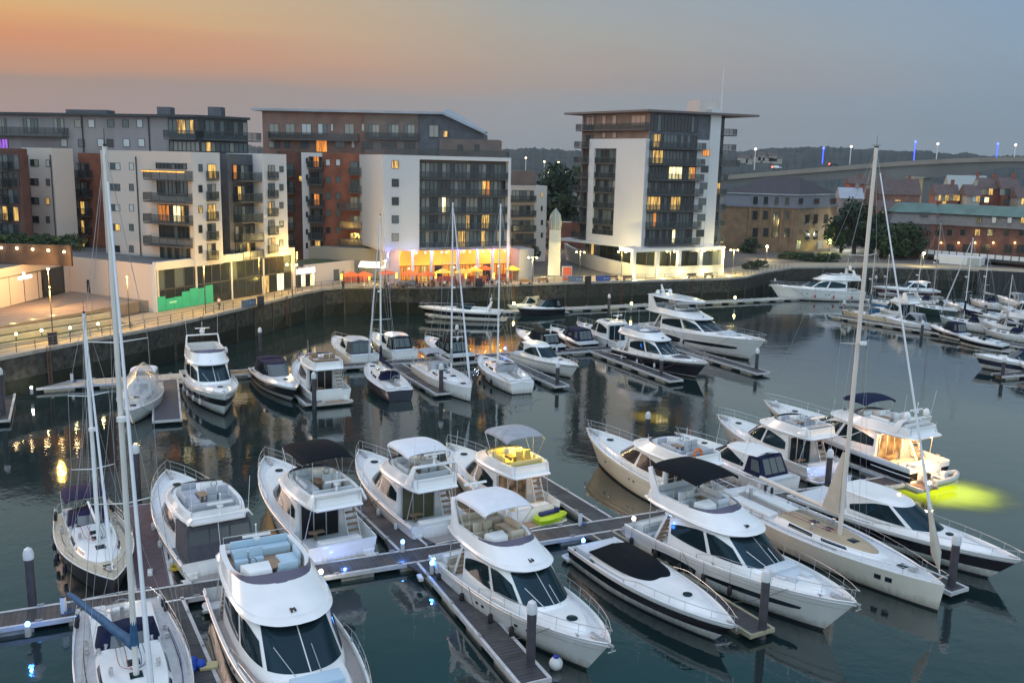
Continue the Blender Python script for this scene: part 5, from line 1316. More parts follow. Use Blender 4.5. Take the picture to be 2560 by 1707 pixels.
poly_box('roof', [PTL.W(ul-4, 1.5), V2(*Tc)+V2(-.6, -1.6), PTR.W(u3+5, 1.2), back(PTR, u3+4, 8), bk_+V2(0, 2), PTL.W(ul-4, -6)], zR, zR+.38, M('roof_brown', (.13, .11, .11), .6), bT)
# white slab frame on the left face
uf0, uf1 = PTL.u(c3(628, 700)), 30.25; zf1 = PTL.z(c3(1000, 560)); ui0, ui1 = PTL.u(c3(655, 900)), PTL.u(c3(803, 900)); zi1, zi0 = PTL.z(c3(740, 627)), PTL.z(c3(720, 1208))
zfb = PTL.z(c3(940, 1285))
for nm, a, b, c, d in (('white_frame', uf0, ui0, zfb, zf1), ('white_frame', ui0, ui1, zi1, zf1), ('white_frame', ui0, ui1, zfb, zi0), ('white_slab', ui1, uf1, zfb, zf1)):
    poly_box(nm, [PTL.W(a, 1.1), PTL.W(b, 1.1), PTL.W(b, .05), PTL.W(a, .05)], c, d, rendw, bT)
fz_ = [lerp(zb, zR, i/9.0) for i in range(10)]
nf = 9
yr = [1270, 1160, 1045, 935, 835, 730, 620, 510, 378]
FR = [PTR.z(c3(1000, y)) for y in yr]
TL = ['      w ', ' c      ', 'yyy  yy ', '        ', '     www', 'yyy     ', ' yy     ', '        ']
for i in range(8):
    glazing(PTR, bT, .15, u1-.05, FR[i]+.1, FR[i+1]-.35, 14, rseq(14, 'dddmmm', {2: 'yyyy   yyy', 4: '      wwww  yo', 5: 'cyyy  m  m', 1: 'cco', 6: ' yy', 0: '      m wm'}.get(i, '')), .04, 'balcony_glazing')
    if i < 7: balcony(PTR, bT, -.1, u1+1.1, FR[i], 1.5)
    glazing(PTL, bT, ui0+.1, ui1-.1, max(zi0, FR[i]), max(zi0, FR[i])+max(.3, min(zi1, FR[i+1]-.3)-max(zi0, FR[i])), 5, rseq(5, 'ddmmc'), .5, 'framed_glazing') if FR[i] < zi1-1 else None
    if FR[i] < zi1-2: balcony(PTL, bT, ui0+.15, ui1-.15, max(zi0, FR[i]), .45, 1.0, off=.5)
    glazing(PTL, bT, ul+.6, uf0-.1, FR[i]+.1, FR[i+1]-.4, 4, rseq(4, 'ddmm', {4: '  c', 5: '   w', 3: '   w'}.get(i, '')), .06, 'side_glazing')
    if i < 7: balcony(PTL, bT, ul-.8, uf0, FR[i], 1.3)
    glazing(PTR, bT, u2+.2, u3-.2, FR[i]+.1, FR[i+1]-.4, 3, rseq(3, 'ddm', {3: 'yyy', 0: 'yym'}.get(i, '')), -2.9, 'side_glazing')
    if i < 8: balcony(PTR, bT, u2+.1, (u3+2.0+(1.2 if i in (5,) else 0) if i > 4 else u3+.5), FR[i], 1.4, off=-3+.02)
for (a, b), k in (((582, 640), 'kk'), ((692, 715), 'k'), ((760, 788), 'k'), ((890, 985), 'kkk')): 
    wpx(PTL, bT, c3(a, 402), c3(b, 470), k, len(k), name='penthouse_window', off=.05)
    if b < 800 and a > 600: wpx(PTL, bT, c3(a, 515), c3(b, 555), k, len(k), name='penthouse_window', off=.05)
zz_ = PTL.z(c3(770, 500)); balcony(PTL, bT, ul-.5, 29.9, zz_, 1.3)
# white stair tower
zst = PTR.z(c3(1450, 300)); 
poly_box('white_wall', [PTR.W(u1, .25), PTR.W(u2, .25), PTR.W(u2, -.4), PTR.W(u1, -.4)], zb-1.2, PTR.z(c3(1330, 568)), rendw, bT)
us = PTR.u(c3(1420, 450)); poly_box('stair_tower', [PTR.W(us, .3), PTR.W(u2+.25, .3), PTR.W(u2+.25, -4), PTR.W(us, -4)], zb-1.0, PTR.z(c3(1450, 360)), rendw, bT)
ux = PTR.u(c3(1368, 330)); poly_box('lift_housing', [PTR.W(ux, -1), PTR.W(u2+.2, -1), PTR.W(u2+.2, -5), PTR.W(ux, -5)], zR+.3, zst, rendp, bT)
for y0, k in ((657, 'o'), (767, 'd'), (880, 'm'), (985, 'm'), (1092, 'm'), (1200, 'd')):
    f_ = (1380-y0*.02); x = 1393-(y0-657)*.075; wpx(PTR, bT, c3(x-30, y0-25), c3(x+18, y0+22), k+'p' if False else k, 1, off=.28)
p_ = PTR.W(u2+.2, .1); zt_ = PTR.z(c3(1503, 70)); mb = MB(); mb.tube([(p_[0], p_[1], zR), (p_[0], p_[1], zt_)], .13, 6, r1=.05); mb.build('roof_mast', alu, bT)
# podium of the tower
zpb = zb-.5
cur = crom([(11.2, 203, 0), (12.5, 196, 0), (15.5, 185.5, 0), (19.5, 177.5, 0), (24.5, 173.6, 0), (32, 176.2, 0), (41.0, 180.4, 0)], 5)
cur2 = [p+Vector((.35, .45, 0)) for p in cur]
mb = MB(); rows = [[(p.x+.5*(1-min(1, i/16)), p.y+.5*(1-min(1, i/16)), QZ) for i, p in enumerate(cur)], [(p.x-.3*(1-min(1, i/22)), p.y-.2, QZ+lerp(3.6, 1.9, min(1, i/24))) for i, p in enumerate(cur)], [(p.x, p.y+.3, QZ+lerp(3.6, 1.9, min(1, i/24))) for i, p in enumerate(cur2)], [(p.x, p.y+.3, QZ) for p in cur2]]
mb.grid(rows); mb.build('terrace_wall', M('render_ship', (.50, .48, .43), .7, var=.05), bT, angle=50)
mb = MB(); mb.face([(p.x+.3, p.y+.6, QZ+1.5) for p in cur]+[(41, 200, QZ+1.5), (14, 206, QZ+1.5)]); mb.build('terrace_floor', paving, bT, smooth=False)
inn_ = [V2(15.5, 200), V2(17.5, 188), V2(21, 180.2), V2(25.5, 177.2), V2(41, 184)]
mb = MB()
for a, b in zip(inn_, inn_[1:]):
    f_ = Fac(a, b); glazing(f_, bT, 0, f_.len, QZ+1.5, zb-.2, max(2, int(f_.len/2.2)), rseq(8, 'dddm', '  y' if a.x < 16 else ''), .0, 'ground_floor_glazing')
poly_box('overhang', [PTL.W(ul-3.5, 2), V2(Tc.x-.4, Tc.y-.9), V2(*PTR.W(u2, .5)), back(PTR, u2, 6), PTL.W(ul-3.5, -6)], zb-.55, zb-.02, rendw, bT)
PPt = Fac((22.9, 171.6), (41.3, 182.2)); zpt = PPt.z(c3(1200, 1295)); pu = [PPt.u(c3(x, 1380)) for x in (902, 1062, 1208, 1352, 1497)]
for u_ in pu: poly_box('portal_column', [PPt.W(u_-.35, .3), PPt.W(u_+.35, .3), PPt.W(u_+.35, -.4), PPt.W(u_-.35, -.4)], QZ, zpt-.6, rendw, bT)
poly_box('portal_beam', [PPt.W(pu[0]-.4, .32), PPt.W(pu[-1]+.4, .32), PPt.W(pu[-1]+.4, -4), PPt.W(pu[0]-.4, -4)], zpt-.6, zpt, rendw, bT)
for i in range(5): x_, y_ = PPt.W(lerp(pu[0], pu[-1], i/4), 2.2); lamp('terrace_floodlight', (x_, y_, QZ+.3), (1, .88, .40), 420, rad=.2)
x_, y_ = PPt.W(-3, 3.0); lamp('terrace_floodlight', (x_, y_, QZ+.3), (1, .86, .42), 420, rad=.2)

# uplights grazing the white walls
x_, y_ = PBF.W(uw1-1.8, 3.2); lamp('wall_uplight', (x_, y_, zBb-1.6), (1, .80, .45), 170)
x_, y_ = PTL.W(27.8, 5.0); lamp('wall_uplight', (x_, y_, zb-.2), (1, .84, .45), 520)
x_, y_ = PTR.W(u2-1.0, 3.6); lamp('wall_uplight', (x_, y_, zb-.3), (1, .85, .45), 300)
# ================================================================ boats in their berths
def by_bow(px, py, z, hd, L):
    b = FP(px, py, z); return (b.x-L*math.cos(R(hd)), b.y-L*math.sin(R(hd)), 0), R(hd)
def by_stern(px, py, z, hd, L=0):
    b = FP(px, py, z); return (b.x, b.y, 0), R(hd)
def by_bow_xy(x, y, hd, L):
    return (x-L*math.cos(R(hd)), y-L*math.sin(R(hd)), 0), R(hd)
def lg_(name, a, b, st, sc_):
    mt = M(name, (.05, .04, .03), .12); t = mt.node_tree; bs = t.nodes['Principled BSDF']; tcn = t.nodes.new('ShaderNodeTexCoord'); mp_ = t.nodes.new('ShaderNodeMapping'); mp_.inputs['Scale'].default_value = sc_
    vv = t.nodes.new('ShaderNodeTexVoronoi'); vv.inputs['Scale'].default_value = 1.3; rp = t.nodes.new('ShaderNodeValToRGB'); e = rp.color_ramp.elements; e[0].color = (*b, 1); e[1].color = (*a, 1); e[0].position = .1; e[1].position = .75
    t.links.new(tcn.outputs['Object'], mp_.inputs[0]); t.links.new(mp_.outputs[0], vv.inputs[0]); t.links.new(vv.outputs['Distance'], rp.inputs[0]); t.links.new(rp.outputs[0], bs.inputs['Emission Color']); bs.inputs['Emission Strength'].default_value = st; return mt
litg = lg_('saloon_lit', (.02, .015, .012), (.5, .3, .16), .35, (1, 1.6, 1.2)); litg2 = lg_('saloon_glow', (.12, .03, .01), (1, .5, .16), .9, (1, 1.4, 1.0))
g1 = 'large boats berthed along the near walkway'
arch1 = dict(x=.16, h=1.5, sweep=.9, domes=0)
HW = [(.18, .44, .25, .66, .1), (.47, .88, .42, .60, .05)]

# near side of the walkway, bows towards the camera
l_, z_ = by_bow_xy(-5.4, 31.6, -62, 19)
motor_yacht('motor_yacht', 'white flybridge yacht with pale blue seats, cut off by the bottom edge of the photo', 'motor yacht', l_, z_, L=19, B=5.7, h0=1.7, h1=2.6, ar=dict(x=.09, h=.3, sweep=.3, domes=0), cush_=M('cushion_blue', (.42, .56, .66), .85, var=.05), floor=teak, pad=M('cushion_blue', (.5,.6,.7)), bowseat=True, wipers=True, fend=(), group=g1, brow=.36, deckm=teakg)
l_, z_ = by_bow(1402, 1478, 2.3, -58, 15.2)
motor_yacht('motor_yacht', 'white flybridge yacht with a white canvas top, bow towards the camera', 'motor yacht', l_, z_, L=15.2, B=4.7, h0=1.4, h1=2.3, bim=cwhite, bimx=(.10, .33), bimz=1.5, ar=dict(x=.13, h=1.9, sweep=1.0, domes=0), cush_=cushw, floor=teak, group=g1, fend=(-1,), fenx=(.1, .3, .5, .62), brow=.40, deckm=nonskid, cabx=.05)
l_, z_ = by_bow(1690, 1437, 1.6, -60, 13.2)
sport_boat('speedboat', 'long white speedboat with black hull sides and a black cover over its cockpit', 'speedboat', l_, z_, L=13.2, B=3.9, h0=1.2, h1=1.6, stripe=(.4, .8), cover=cblack, group=g1, fend=())
l_, z_ = by_bow(1968, 1388, 2.4, -57, 16.4)
motor_yacht('motor_yacht', 'large white flybridge yacht with a black canvas top and black hull windows', 'motor yacht', l_, z_, L=16.4, B=5.0, h0=1.6, h1=2.5, bim=cblack, bimx=(.07, .33), bimz=1.55, ar=dict(x=.12, h=2.0, sweep=1.1, domes=0, radar=False), cush_=cush, floor=cushl, hullwin=HW, pad=cushl, bowseat=True, group=g1, fend=(-1,), fenx=(.05, .2, .34, .46, .58), brow=.40, hatch=False, cabx=.035)
l_, z_ = by_bow(2170, 1350, 1.6, -61, 18.4)
r5, h5 = sail_boat('sailing_yacht', 'modern white sailing yacht with tan deck panels and a very tall cream mast', 'sailing yacht', l_, z_, L=18.4, B=4.9, h0=1.5, h1=1.75, plumb=True, mastx=.58, mh=24.5, mr=.16, mastm=M('mast_cream', (.66, .60, .53), .4, var=.05), spreads=(.28, .52, .74), boom=.40, boomz=1.7, teakc=True, group=g1, jib=cwhite, ta=.9, hood=None, jibr=.07, boomr=.26, hullm=gelw, coach=True, sheet=False)
xm5 = .58*18.4; z5 = h5.sheer(xm5)+1.8; bagm = M('sail_bag', (.48, .44, .37), .8, var=.08, vs_=1.5, bump=.3, bs=3)
mb = MB(); mb.hexa([(xm5-1.5, -.2, z5), (xm5-.1, -.24, z5), (xm5-.1, .24, z5), (xm5-1.5, .2, z5), (xm5-.36, -.05, z5+4.0), (xm5-.12, -.10, z5+4.0), (xm5-.12, .10, z5+4.0), (xm5-.36, .05, z5+4.0)]); mb.build('sail_bag', bagm, r5, bevel=.06)
bp5 = Vector((18.4*.985, 0, h5.sheer(18.4))); tp5 = Vector((xm5, 0, h5.sheer(xm5)+.3+24.5)); mb = MB()
for a_, b_, ra, rb in ((.03, .07, .05, .30), (.07, .13, .30, .17), (.13, .19, .17, .075)): mb.tube([bp5.lerp(tp5, a_), bp5.lerp(tp5, b_)], ra, 10, r1=rb, cap=False)
mb.build('jib_bag', bagm, r5, angle=60)
for t_ in (.80, .835):
    for sd in (1, -1): g = MB(); h5.patch(g, t_, t_+.022, .55, .74, sd); g.build('hull_window', tint, r5)
l_, z_ = by_bow(2348, 1288, 1.9, -56, 16.2)
sport_boat('motor_cruiser', 'white motor cruiser with a black hull band and rounded hardtop, rightmost of the near row', 'motor cruiser', l_, z_, L=16.2, B=4.5, h0=1.3, h1=1.95, stripe=(.36, .82), top=gel, group=g1, rf=3.0, cx=.08)
l_, z_ = by_bow_xy(-13.1, 31.4, -62, 16.5)
sail_boat('sailing_yacht', 'pale sailing yacht with a blue sail cover along its boom, near left corner', 'sailing yacht', l_, z_, L=16.5, B=5.1, h0=1.3, h1=1.6, mastx=.53, mh=23.6, mr=.135, mastm=alu, cover=cblue, boom=.44, boomz=1.6, boomang=R(-19), hood=cnavy, hoodx=.32, jib=cwhite, jibr=.085, spreads=(.36, .66), group=g1, deckm=M('deck_grey', (.42, .43, .44), .6, var=.1, vs_=3), ta=.8, hullm=M('gel_grey', (.55, .55, .54), .4, var=.05))
l_, z_ = by_bow_xy(-22.4, 32.0, -62, 13)
motor_yacht('motor_yacht', 'white boat cut off by the left edge, beside the blue walkway lamp', 'motor yacht', (l_[0]-1.7, l_[1], 0), z_, L=12.5, B=4.2, fend=(1,), fenx=(.2, .45), group=g1)

# far side of the near walkway, sterns towards the camera
g2 = 'boats berthed stern-to on the far side of the near walkway'
l_, z_ = by_bow(262, 1335, 1.6, -58, 13.5)
sail_boat('sailing_ketch', 'old black hulled sailing boat with a worn cream deck and plum covers', 'sailing boat', l_, z_, L=13.5, B=4.4, h0=1.25, h1=1.7, hullm=M('hull_black_old', (.018, .018, .022), .45, var=.4, vs_=2), stripe=None, mastx=.60, mh=14.2, mr=.13, mastm=aluw, hood=cpurple, hoodx=.28, bim=cpurple, cover=None, boom=.3, deckm=M('deck_cream', (.50, .45, .34), .7, var=.15, vs_=2), group=g2, jib=cwhite, jibr=.08, fend=(-1,), fmat=navyh, ta=.75, inner=True)
l_, z_ = by_stern(505, 1327, .4, 122)
l_ = (-17.2, 52.1, 0)
motor_yacht('motor_yacht', 'white flybridge yacht with dark grey canvas round its cockpit, leftmost of the stern-to motor yachts', 'motor yacht', l_, z_, L=15.2, B=5.1, ar=dict(x=.02, h=.5, sweep=.4, domes=0, radar=True), canvas=cdgrey, cush_=cushl, floor=cushl, group=g2, fend=(1,), fmat=fendw, winm=M('glass_brown', (.05, .035, .03), .1), brow=.42, coam=.5)
motor_yacht('motor_yacht', 'white flybridge yacht with a black canvas top and a blue light under its stern', 'motor yacht', (-10.3, 54.3, 0), R(121.5), L=16.4, B=4.9, h0=1.5, h1=2.4, bim=cblack, bimx=(.14, .40), bimz=1.7, ar=dict(x=.06, h=.8, sweep=.1, domes=0), floor=teak, group=g2, fend=(), brow=.42, platm=teak, glow=M('glass_void', (.004, .004, .005), .3))
motor_yacht('motor_yacht', 'white flybridge yacht with a white canvas top and a grey dinghy on its stern', 'motor yacht', (-4.5, 58.4, 0), R(121), L=14.6, B=4.7, bim=cwhite, bimx=(.12, .36), bimz=1.25, ar=dict(x=.1, h=1.5, sweep=.5, domes=0), floor=teakg, group=g2, fend=(1,), fmat=fendw, canvas=None, glow=M('canvas_olive', (.10, .095, .05), .8, var=.2), brow=.42)
motor_yacht('motor_yacht', 'white flybridge yacht with its upper deck glowing yellow under a thin grey canopy', 'motor yacht', (1.9, 61.5, 0), R(121), L=13.6, B=4.6, bim=cgrey, bimx=(.10, .34), bimz=1.6, group=g2, fend=(), cush_=M('cushion_yellow', (.7, .55, .2), .8), floor=cushw, glow=litg, platm=teak)
l_, z_ = by_bow(1350, 985, 2.6, 121, 15.5)
motor_yacht('motor_yacht', 'cream flybridge yacht with an orange lifebuoy on its rail, bow pointing left over open water', 'motor yacht', l_, R(121), L=15.5, B=4.7, h0=1.6, h1=2.7, hullm=M('gel_creamy', (.70, .66, .56), .3, var=.05), group=g2, winm=M('glass_brown', (.05, .035, .03)), floor=cushl, ar=dict(x=.1, h=.6, sweep=.1, domes=0, radar=False), fend=(), cush_=cushl)
sport_boat('motor_cruiser', 'white motor cruiser with a white hardtop and navy canvas with clear panels over its cockpit', 'motor cruiser', (21.4, 68.6, 0), R(121.5), L=12.6, B=4.1, h0=1.25, h1=1.8, top=gel, canvas=cnavy, group=g2)
motor_yacht('motor_yacht', 'white flybridge yacht with dark side windows and blue light on its swim platform', 'motor yacht', (26.0, 72.6, 0), R(119), L=13.2, B=4.6, group=g2, cush_=cushl, floor=cushl, fend=(), ar=dict(x=.1, h=.7, sweep=.1, domes=0))
motor_yacht('motor_yacht', 'largest lit yacht, its cockpit glowing warm above lime green water', 'motor yacht', (34.2, 71.8, 0), R(120), L=18.5, B=5.4, h0=1.8, h1=2.8, stripe=(.3, .74), group=g2, fend=(), ar=dict(x=.13, h=1.2, sweep=.7, domes=2), bim=cnavy, bimx=(.28, .42), bimz=1.0, platm=teak, glow=litg2, cush_=gel, stripem=blackh)

# middle pontoon, near side
g3 = 'boats on the middle pontoon'
l_, z_ = by_bow(520, 908, 2.5, -63, 16)
motor_yacht('motor_yacht', 'white motor yacht with a dark wraparound windscreen and tall radar mast', 'motor yacht', l_, z_, L=16, B=5.0, h0=1.8, h1=2.7, stripe=(.42, .7), group=g3, fend=(-1,), fmat=fendw, ar=dict(x=.14, h=2.0, sweep=.2, domes=1), coam=.9, brow=.44, seats=False, rail=False, fenx=(.3, .45, .6, .72))
l_, z_ = by_bow(678, 893, 1.7, -62, 13.5)
sport_boat('motor_cruiser', 'dark hulled motor cruiser with a navy canvas top, bow to the camera', 'motor cruiser', l_, z_, L=13.5, B=4.1, h0=1.3, h1=1.8, stripe=(.3, .85), canvas=cnavy, group=g3)
l_, z_ = by_stern(760, 922, .3, 117)
motor_yacht('motor_yacht', 'older white yacht seen from behind with a brown open saloon and wooden cockpit seat', 'motor yacht', l_, z_, L=13, B=4.7, h0=1.5, h1=2.3, group=g3, fend=(), floor=teakg, cush_=teak, platm=teak, glow=M('glass_void', (.004, .004, .005)), ar=dict(x=.24, h=.5, sweep=.1, domes=0, radar=False), winm=M('glass_brown', (.05, .035, .03)))
l_, z_ = by_stern(920, 900, 1.0, 114)
sail_boat('sailing_yacht', 'navy hulled sailing yacht seen from behind, in the middle row', 'sailing yacht', l_, z_, L=13, B=4.0, hullm=navyh, mastx=.58, mh=17.5, mr=.11, cover=cnavy, hood=cnavy, group=g3, jib=cwhite, mastm=aluw, detail=False)
l_, z_ = by_bow(1082, 893, 1.5, -64, 14)
sail_boat('sailing_yacht', 'white sailing yacht under a grey cockpit cover, bow to the camera, in the middle row', 'sailing yacht', l_, z_, L=14, B=4.2, h0=1.4, h1=1.6, plumb=True, mastx=.6, mh=19, mr=.11, cover=cgrey, hood=cgrey, bim=cgrey, group=g3, jib=cwhite, mastm=aluw, ta=.88, detail=False)
l_, z_ = by_stern(1200, 885, 1.0, 111)
sail_boat('sailing_yacht', 'white sailing yacht with a broad rounded white stern facing the camera', 'sailing yacht', l_, z_, L=14.5, B=4.5, h0=1.3, h1=1.5, mastx=.56, mh=18.8, mr=.12, hood=cgrey, hoodx=.38, group=g3, fend=(1,), ta=.62, mastm=aluw, detail=False)
l_, z_ = by_bow(1328, 842, 1.7, -58, 12.5)
sport_boat('motor_cruiser', 'small white hardtop cruiser just right of the round sterned sailing yacht', 'motor cruiser', l_, z_, L=12.5, B=3.9, h0=1.3, h1=1.8, top=gel, group=g3, stripe=(.86, .93))
l_, z_ = by_bow(1625, 838, 2.0, -57, 15.5)
motor_yacht('motor_yacht', 'flybridge yacht with a glossy black hull and white decks on the middle pontoon', 'motor yacht', l_, z_, L=15.5, B=4.6, h0=1.5, h1=2.3, stripe=(.12, .86), group=g3, cush_=cushl, floor=cblack, fend=(-1,), fmat=fendw, pad=M('glass_plum', (.05, .05, .09), .3), ar=dict(x=.08, h=.6, sweep=.1, domes=0, radar=False))
l_, z_ = by_bow(1758, 790, 2.7, -58, 22.5)
motor_yacht('motor_yacht', 'big white yacht with a hardtop carrying two domes, largest on the middle pontoon', 'motor yacht', l_, z_, L=22.5, B=5.9, h0=2.1, h1=3.2, hardtop=True, group=g3, hullwin=HW, bowseat=True, fend=(-1,), fenx=(.15, .3, .45))
# middle pontoon, far side
l_, z_ = by_stern(838, 832, .5, 118)
sport_boat('motor_cruiser', 'white open cruiser with a big grey windscreen, behind the navy sailing yacht', 'motor cruiser', l_, z_, L=12.5, B=4.2, h0=1.3, h1=1.7, top=gel, canvas=cdgrey, group=g3)
l_, z_ = by_stern(930, 822, .5, 118)
sport_boat('motor_cruiser', 'white pilothouse cruiser with a black cockpit enclosure, left of the dark covered one', 'motor cruiser', l_, z_, L=12, B=4.0, h0=1.4, h1=1.8, top=gel, canvas=cblack, group=g3)
l_, z_ = by_stern(1062, 828, .5, 118)
sport_boat('motor_cruiser', 'motor cruiser wholly under dark canvas, its stern lit by the blue pontoon light', 'motor cruiser', l_, z_, L=12, B=3.9, h0=1.2, h1=1.6, canvas=cblack, arc=True, group=g3, stripe=(.3, .8))
l_, z_ = by_stern(1275, 805, .5, 118)
sport_boat('motor_cruiser', 'small cruiser with dark canopy and white foredeck, left of the navy canopied one', 'motor cruiser', l_, z_, L=11, B=3.7, canvas=cblack, group=g3, stripe=(.3, .8), arc=True)
l_, z_ = by_stern(1352, 797, .5, 118)
sport_boat('motor_cruiser', 'small white cruiser with a navy canopy and white bathing platform', 'motor cruiser', l_, z_, L=10.5, B=3.5, canvas=cnavy, group=g3, stripe=(.3, .8))
l_, z_ = by_bow(1500, 775, 2.0, -62, 13)
l_, z_ = by_stern(1440, 800, .5, 118)
motor_yacht('fishing_cruiser', 'plain white cruiser with a long flat roof, behind the glossy black hulled yacht', 'motor cruiser', l_, z_, L=13, B=4.0, h0=1.5, h1=2.1, fly=False, group=g3, fend=(1,), ar=dict(x=.2, h=.5, sweep=.1))
# by the quay wall
g4 = 'boats lying along the quay wall'
b0, b1 = FP(1152, 722, 1.0), FP(978, 703, 1.9)
sport_boat('motor_cruiser', 'sleek white cruiser with a dark hull band and swept arch lying before the restaurant', 'motor cruiser', (b0.x, b0.y, 0), math.atan2(b1.y-b0.y, b1.x-b0.x), L=(b1-b0).length+1, B=4.4, h0=1.5, h1=1.9, stripe=(.42, .82), arc=True, group=g4)
b0 = FP(1243, 703, .5)
sport_boat('small_cruiser', 'small open boat with a pale canopy moored by the quay wall', 'small boat', (b0.x, b0.y, 0), R(205), L=7, B=2.6, h0=.8, h1=1.1, canvas=M('canvas_cream', (.5, .45, .3), .8), group=g4, rail=False)
b0 = FP(1290, 712, .5)
sport_boat('workboat', 'black workboat moored by the quay wall, right of the small canopied boat', 'small boat', (b0.x, b0.y, 0), R(205), L=8.5, B=3, h0=1.0, h1=1.3, hullm=blackh, canvas=cblack, group=g4, rail=False)
b0, b1 = FP(1975, 684, .5), FP(1770, 657, 2.6)
motor_yacht('motor_yacht', 'long all white yacht lying alongside the quay pontoon before the brick office', 'motor yacht', (b0.x, b0.y, 0), math.atan2(b1.y-b0.y, b1.x-b0.x), L=(b1-b0).length, B=5.2, h0=2.0, h1=2.9, group=g4, fend=(1,), fmat=redm, ar=dict(x=.12, h=1.8, sweep=-.3, domes=1), coam=.8)
b0, b1 = FP(2150, 678, .5), FP(2012, 658, 2.0)
sport_boat('motor_cruiser', 'white cruiser with a dark red hull band, moored behind the tall cream mast', 'motor cruiser', (b0.x, b0.y, 0), math.atan2(b1.y-b0.y, b1.x-b0.x), L=(b1-b0).length+.5, B=4.4, h0=1.6, h1=2.1, stripe=(.38, .80), stripem=M('gel_maroon', (.05, .01, .015), .15), top=gel, group=g4)
# right hand pontoon
g5 = 'small boats on the far right pontoon'
def ends(a, b, za=.4, zb=1.5):
    p, q = FP(*a, za), FP(*b, zb); return (p.x, p.y, 0), math.atan2(q.y-p.y, q.x-p.x), (q-p).length
l_, z_, L_ = ends((2062, 733), (1934, 712), 1.0, 1.2)
sail_boat('sailing_boat', 'yellowish wooden boat with a blue tarpaulin, leftmost on the far right pontoon', 'sailing boat', l_, z_, L=L_, B=3.2, h0=1.1, h1=1.3, hullm=creamh, mastx=.5, mh=11, mr=.07, cover=cblue, hood=cblue, hoodx=.45, group=g5, detail=False, deckm=teak, wheel=False)
l_, z_, L_ = ends((2100, 738), (2000, 700), .5, 1.8)
motor_yacht('motor_yacht', 'white yacht with a black and white winged arch, second on the far right pontoon', 'motor yacht', l_, z_, L=L_*.96, B=4.0, h0=1.3, h1=2.0, group=g5, fend=(), ar=dict(x=.1, h=1.6, sweep=-.5, domes=0, wide=.8))
l_, z_, L_ = ends((2200, 718), (2082, 700), .8, 1.3)
sail_boat('sailing_boat', 'green hulled sailing boat behind the round topped pile on the right pontoon', 'sailing boat', l_, z_, L=L_, B=3.4, hullm=M('gel_green', (.02, .05, .04), .3), mastx=.5, mh=15, mr=.08, group=g5, detail=False, mastm=M('mast_grey', (.3,.3,.32), .5), wheel=False)
l_, z_, L_ = ends((2270, 757), (2158, 728), .6, 1.2)
sail_boat('sailing_boat', 'white sailing boat with a slim white mast and navy cockpit cover on the right pontoon', 'sailing boat', l_, z_, L=L_, B=3.2, mastx=.5, mh=13.4, mr=.09, cover=cnavy, hood=cnavy, hoodx=.3, group=g5, detail=False, mastm=aluw, jib=cwhite, wheel=False)
l_, z_, L_ = ends((2330, 745), (2195, 700), .6, 1.8)
sport_boat('motor_cruiser', 'white cruiser with a dark band, behind the slim masted sailing boat', 'motor cruiser', l_, z_, L=L_*.95, B=4.0, h0=1.3, h1=1.8, stripe=(.4, .8), arc=True, group=g5)
l_, z_, L_ = ends((2375, 775), (2240, 735), .6, 1.8)
motor_yacht('motor_yacht', 'white flybridge yacht with long dark windows, at the right end of the far pontoon', 'motor yacht', l_, z_, L=L_*.95, B=4.3, group=g5, fend=(), ar=dict(x=.2, h=1.0, sweep=.6, domes=0))
l_, z_, L_ = ends((2395, 735), (2285, 702), .6, 2.0)
motor_yacht('motor_yacht', 'small white flybridge yacht behind, touching the right edge of the photo', 'motor yacht', l_, z_, L=L_*.9, B=3.8, group=g5, fend=(), fly=False)
l_, z_, L_ = ends((2420, 850), (2240, 812), .6, 1.9)
sport_boat('motor_cruiser', 'white cruiser with a navy hull stripe and dark canopy, lone boat at the right edge', 'motor cruiser', l_, z_, L=L_, B=4.2, h0=1.4, h1=1.9, stripe=(.35, .75), stripem=navyh, canvas=cnavy, group=g5)
l_, z_, L_ = ends((2460, 870), (2340, 830), .6, 1.6)
sport_boat('motor_cruiser', 'white bow of a boat cut off by the right edge, before the navy striped cruiser', 'motor cruiser', l_, z_, L=L_, B=3.8, group=g5, stripe=(.3, .7))
# more craft filling the far right basin
for (a, b), k_, lab in ((((2150, 700), (2095, 685)), 's', 'small white sailing boat right of the maroon banded cruiser'), (((2225, 712), (2168, 690)), 'm', 'small white motor boat among the far right masts'), (((2290, 705), (2232, 684)), 's', 'blue covered sailing boat below the white shed'), (((2352, 700), (2296, 680)), 'm', 'low white motor boat below the sheet pile wall'), (((2400, 715), (2345, 690)), 's', 'sailing boat half out of the photo at the right edge'), (((2130, 752), (2085, 735)), 'm', 'little white motor boat close to the round topped pile'), (((2215, 775), (2165, 752)), 'm', 'little dark banded motor boat in front of the slim mast'), (((2310, 800), (2262, 780)), 'd', 'little grey motor boat at the right end of the pontoon'), (((2360, 780), (2312, 760)), 's', 'short masted sailing boat at the right end of the pontoon'), (((2075, 705), (2030, 690)), 's', 'dark masted sailing boat beside the tall cream mast')):
    l_, z_, L_ = ends(a, b, .5, 1.3); L_ = max(7, L_)
    if k_ == 's': sail_boat('sailing_boat', lab, 'sailing boat', l_, z_, L=L_, B=2.9, h0=.9, h1=1.2, mastx=.5, mh=L_*1.25, mr=.07, cover=random.choice([cnavy, cblue, cgrey]), hood=cnavy, hoodx=.3, group=g5, detail=False, mastm=random.choice([aluw, alu]), wheel=False)
    else: sport_boat('motor_boat', lab, 'motor boat', l_, z_, L=L_, B=2.9, h0=1.0, h1=1.4, group=g5, stripe=(.35, .8) if k_ == 'd' or 'band' in lab else None, canvas=random.choice([cnavy, cgrey, None]), top=None, rail=False, detail=False)
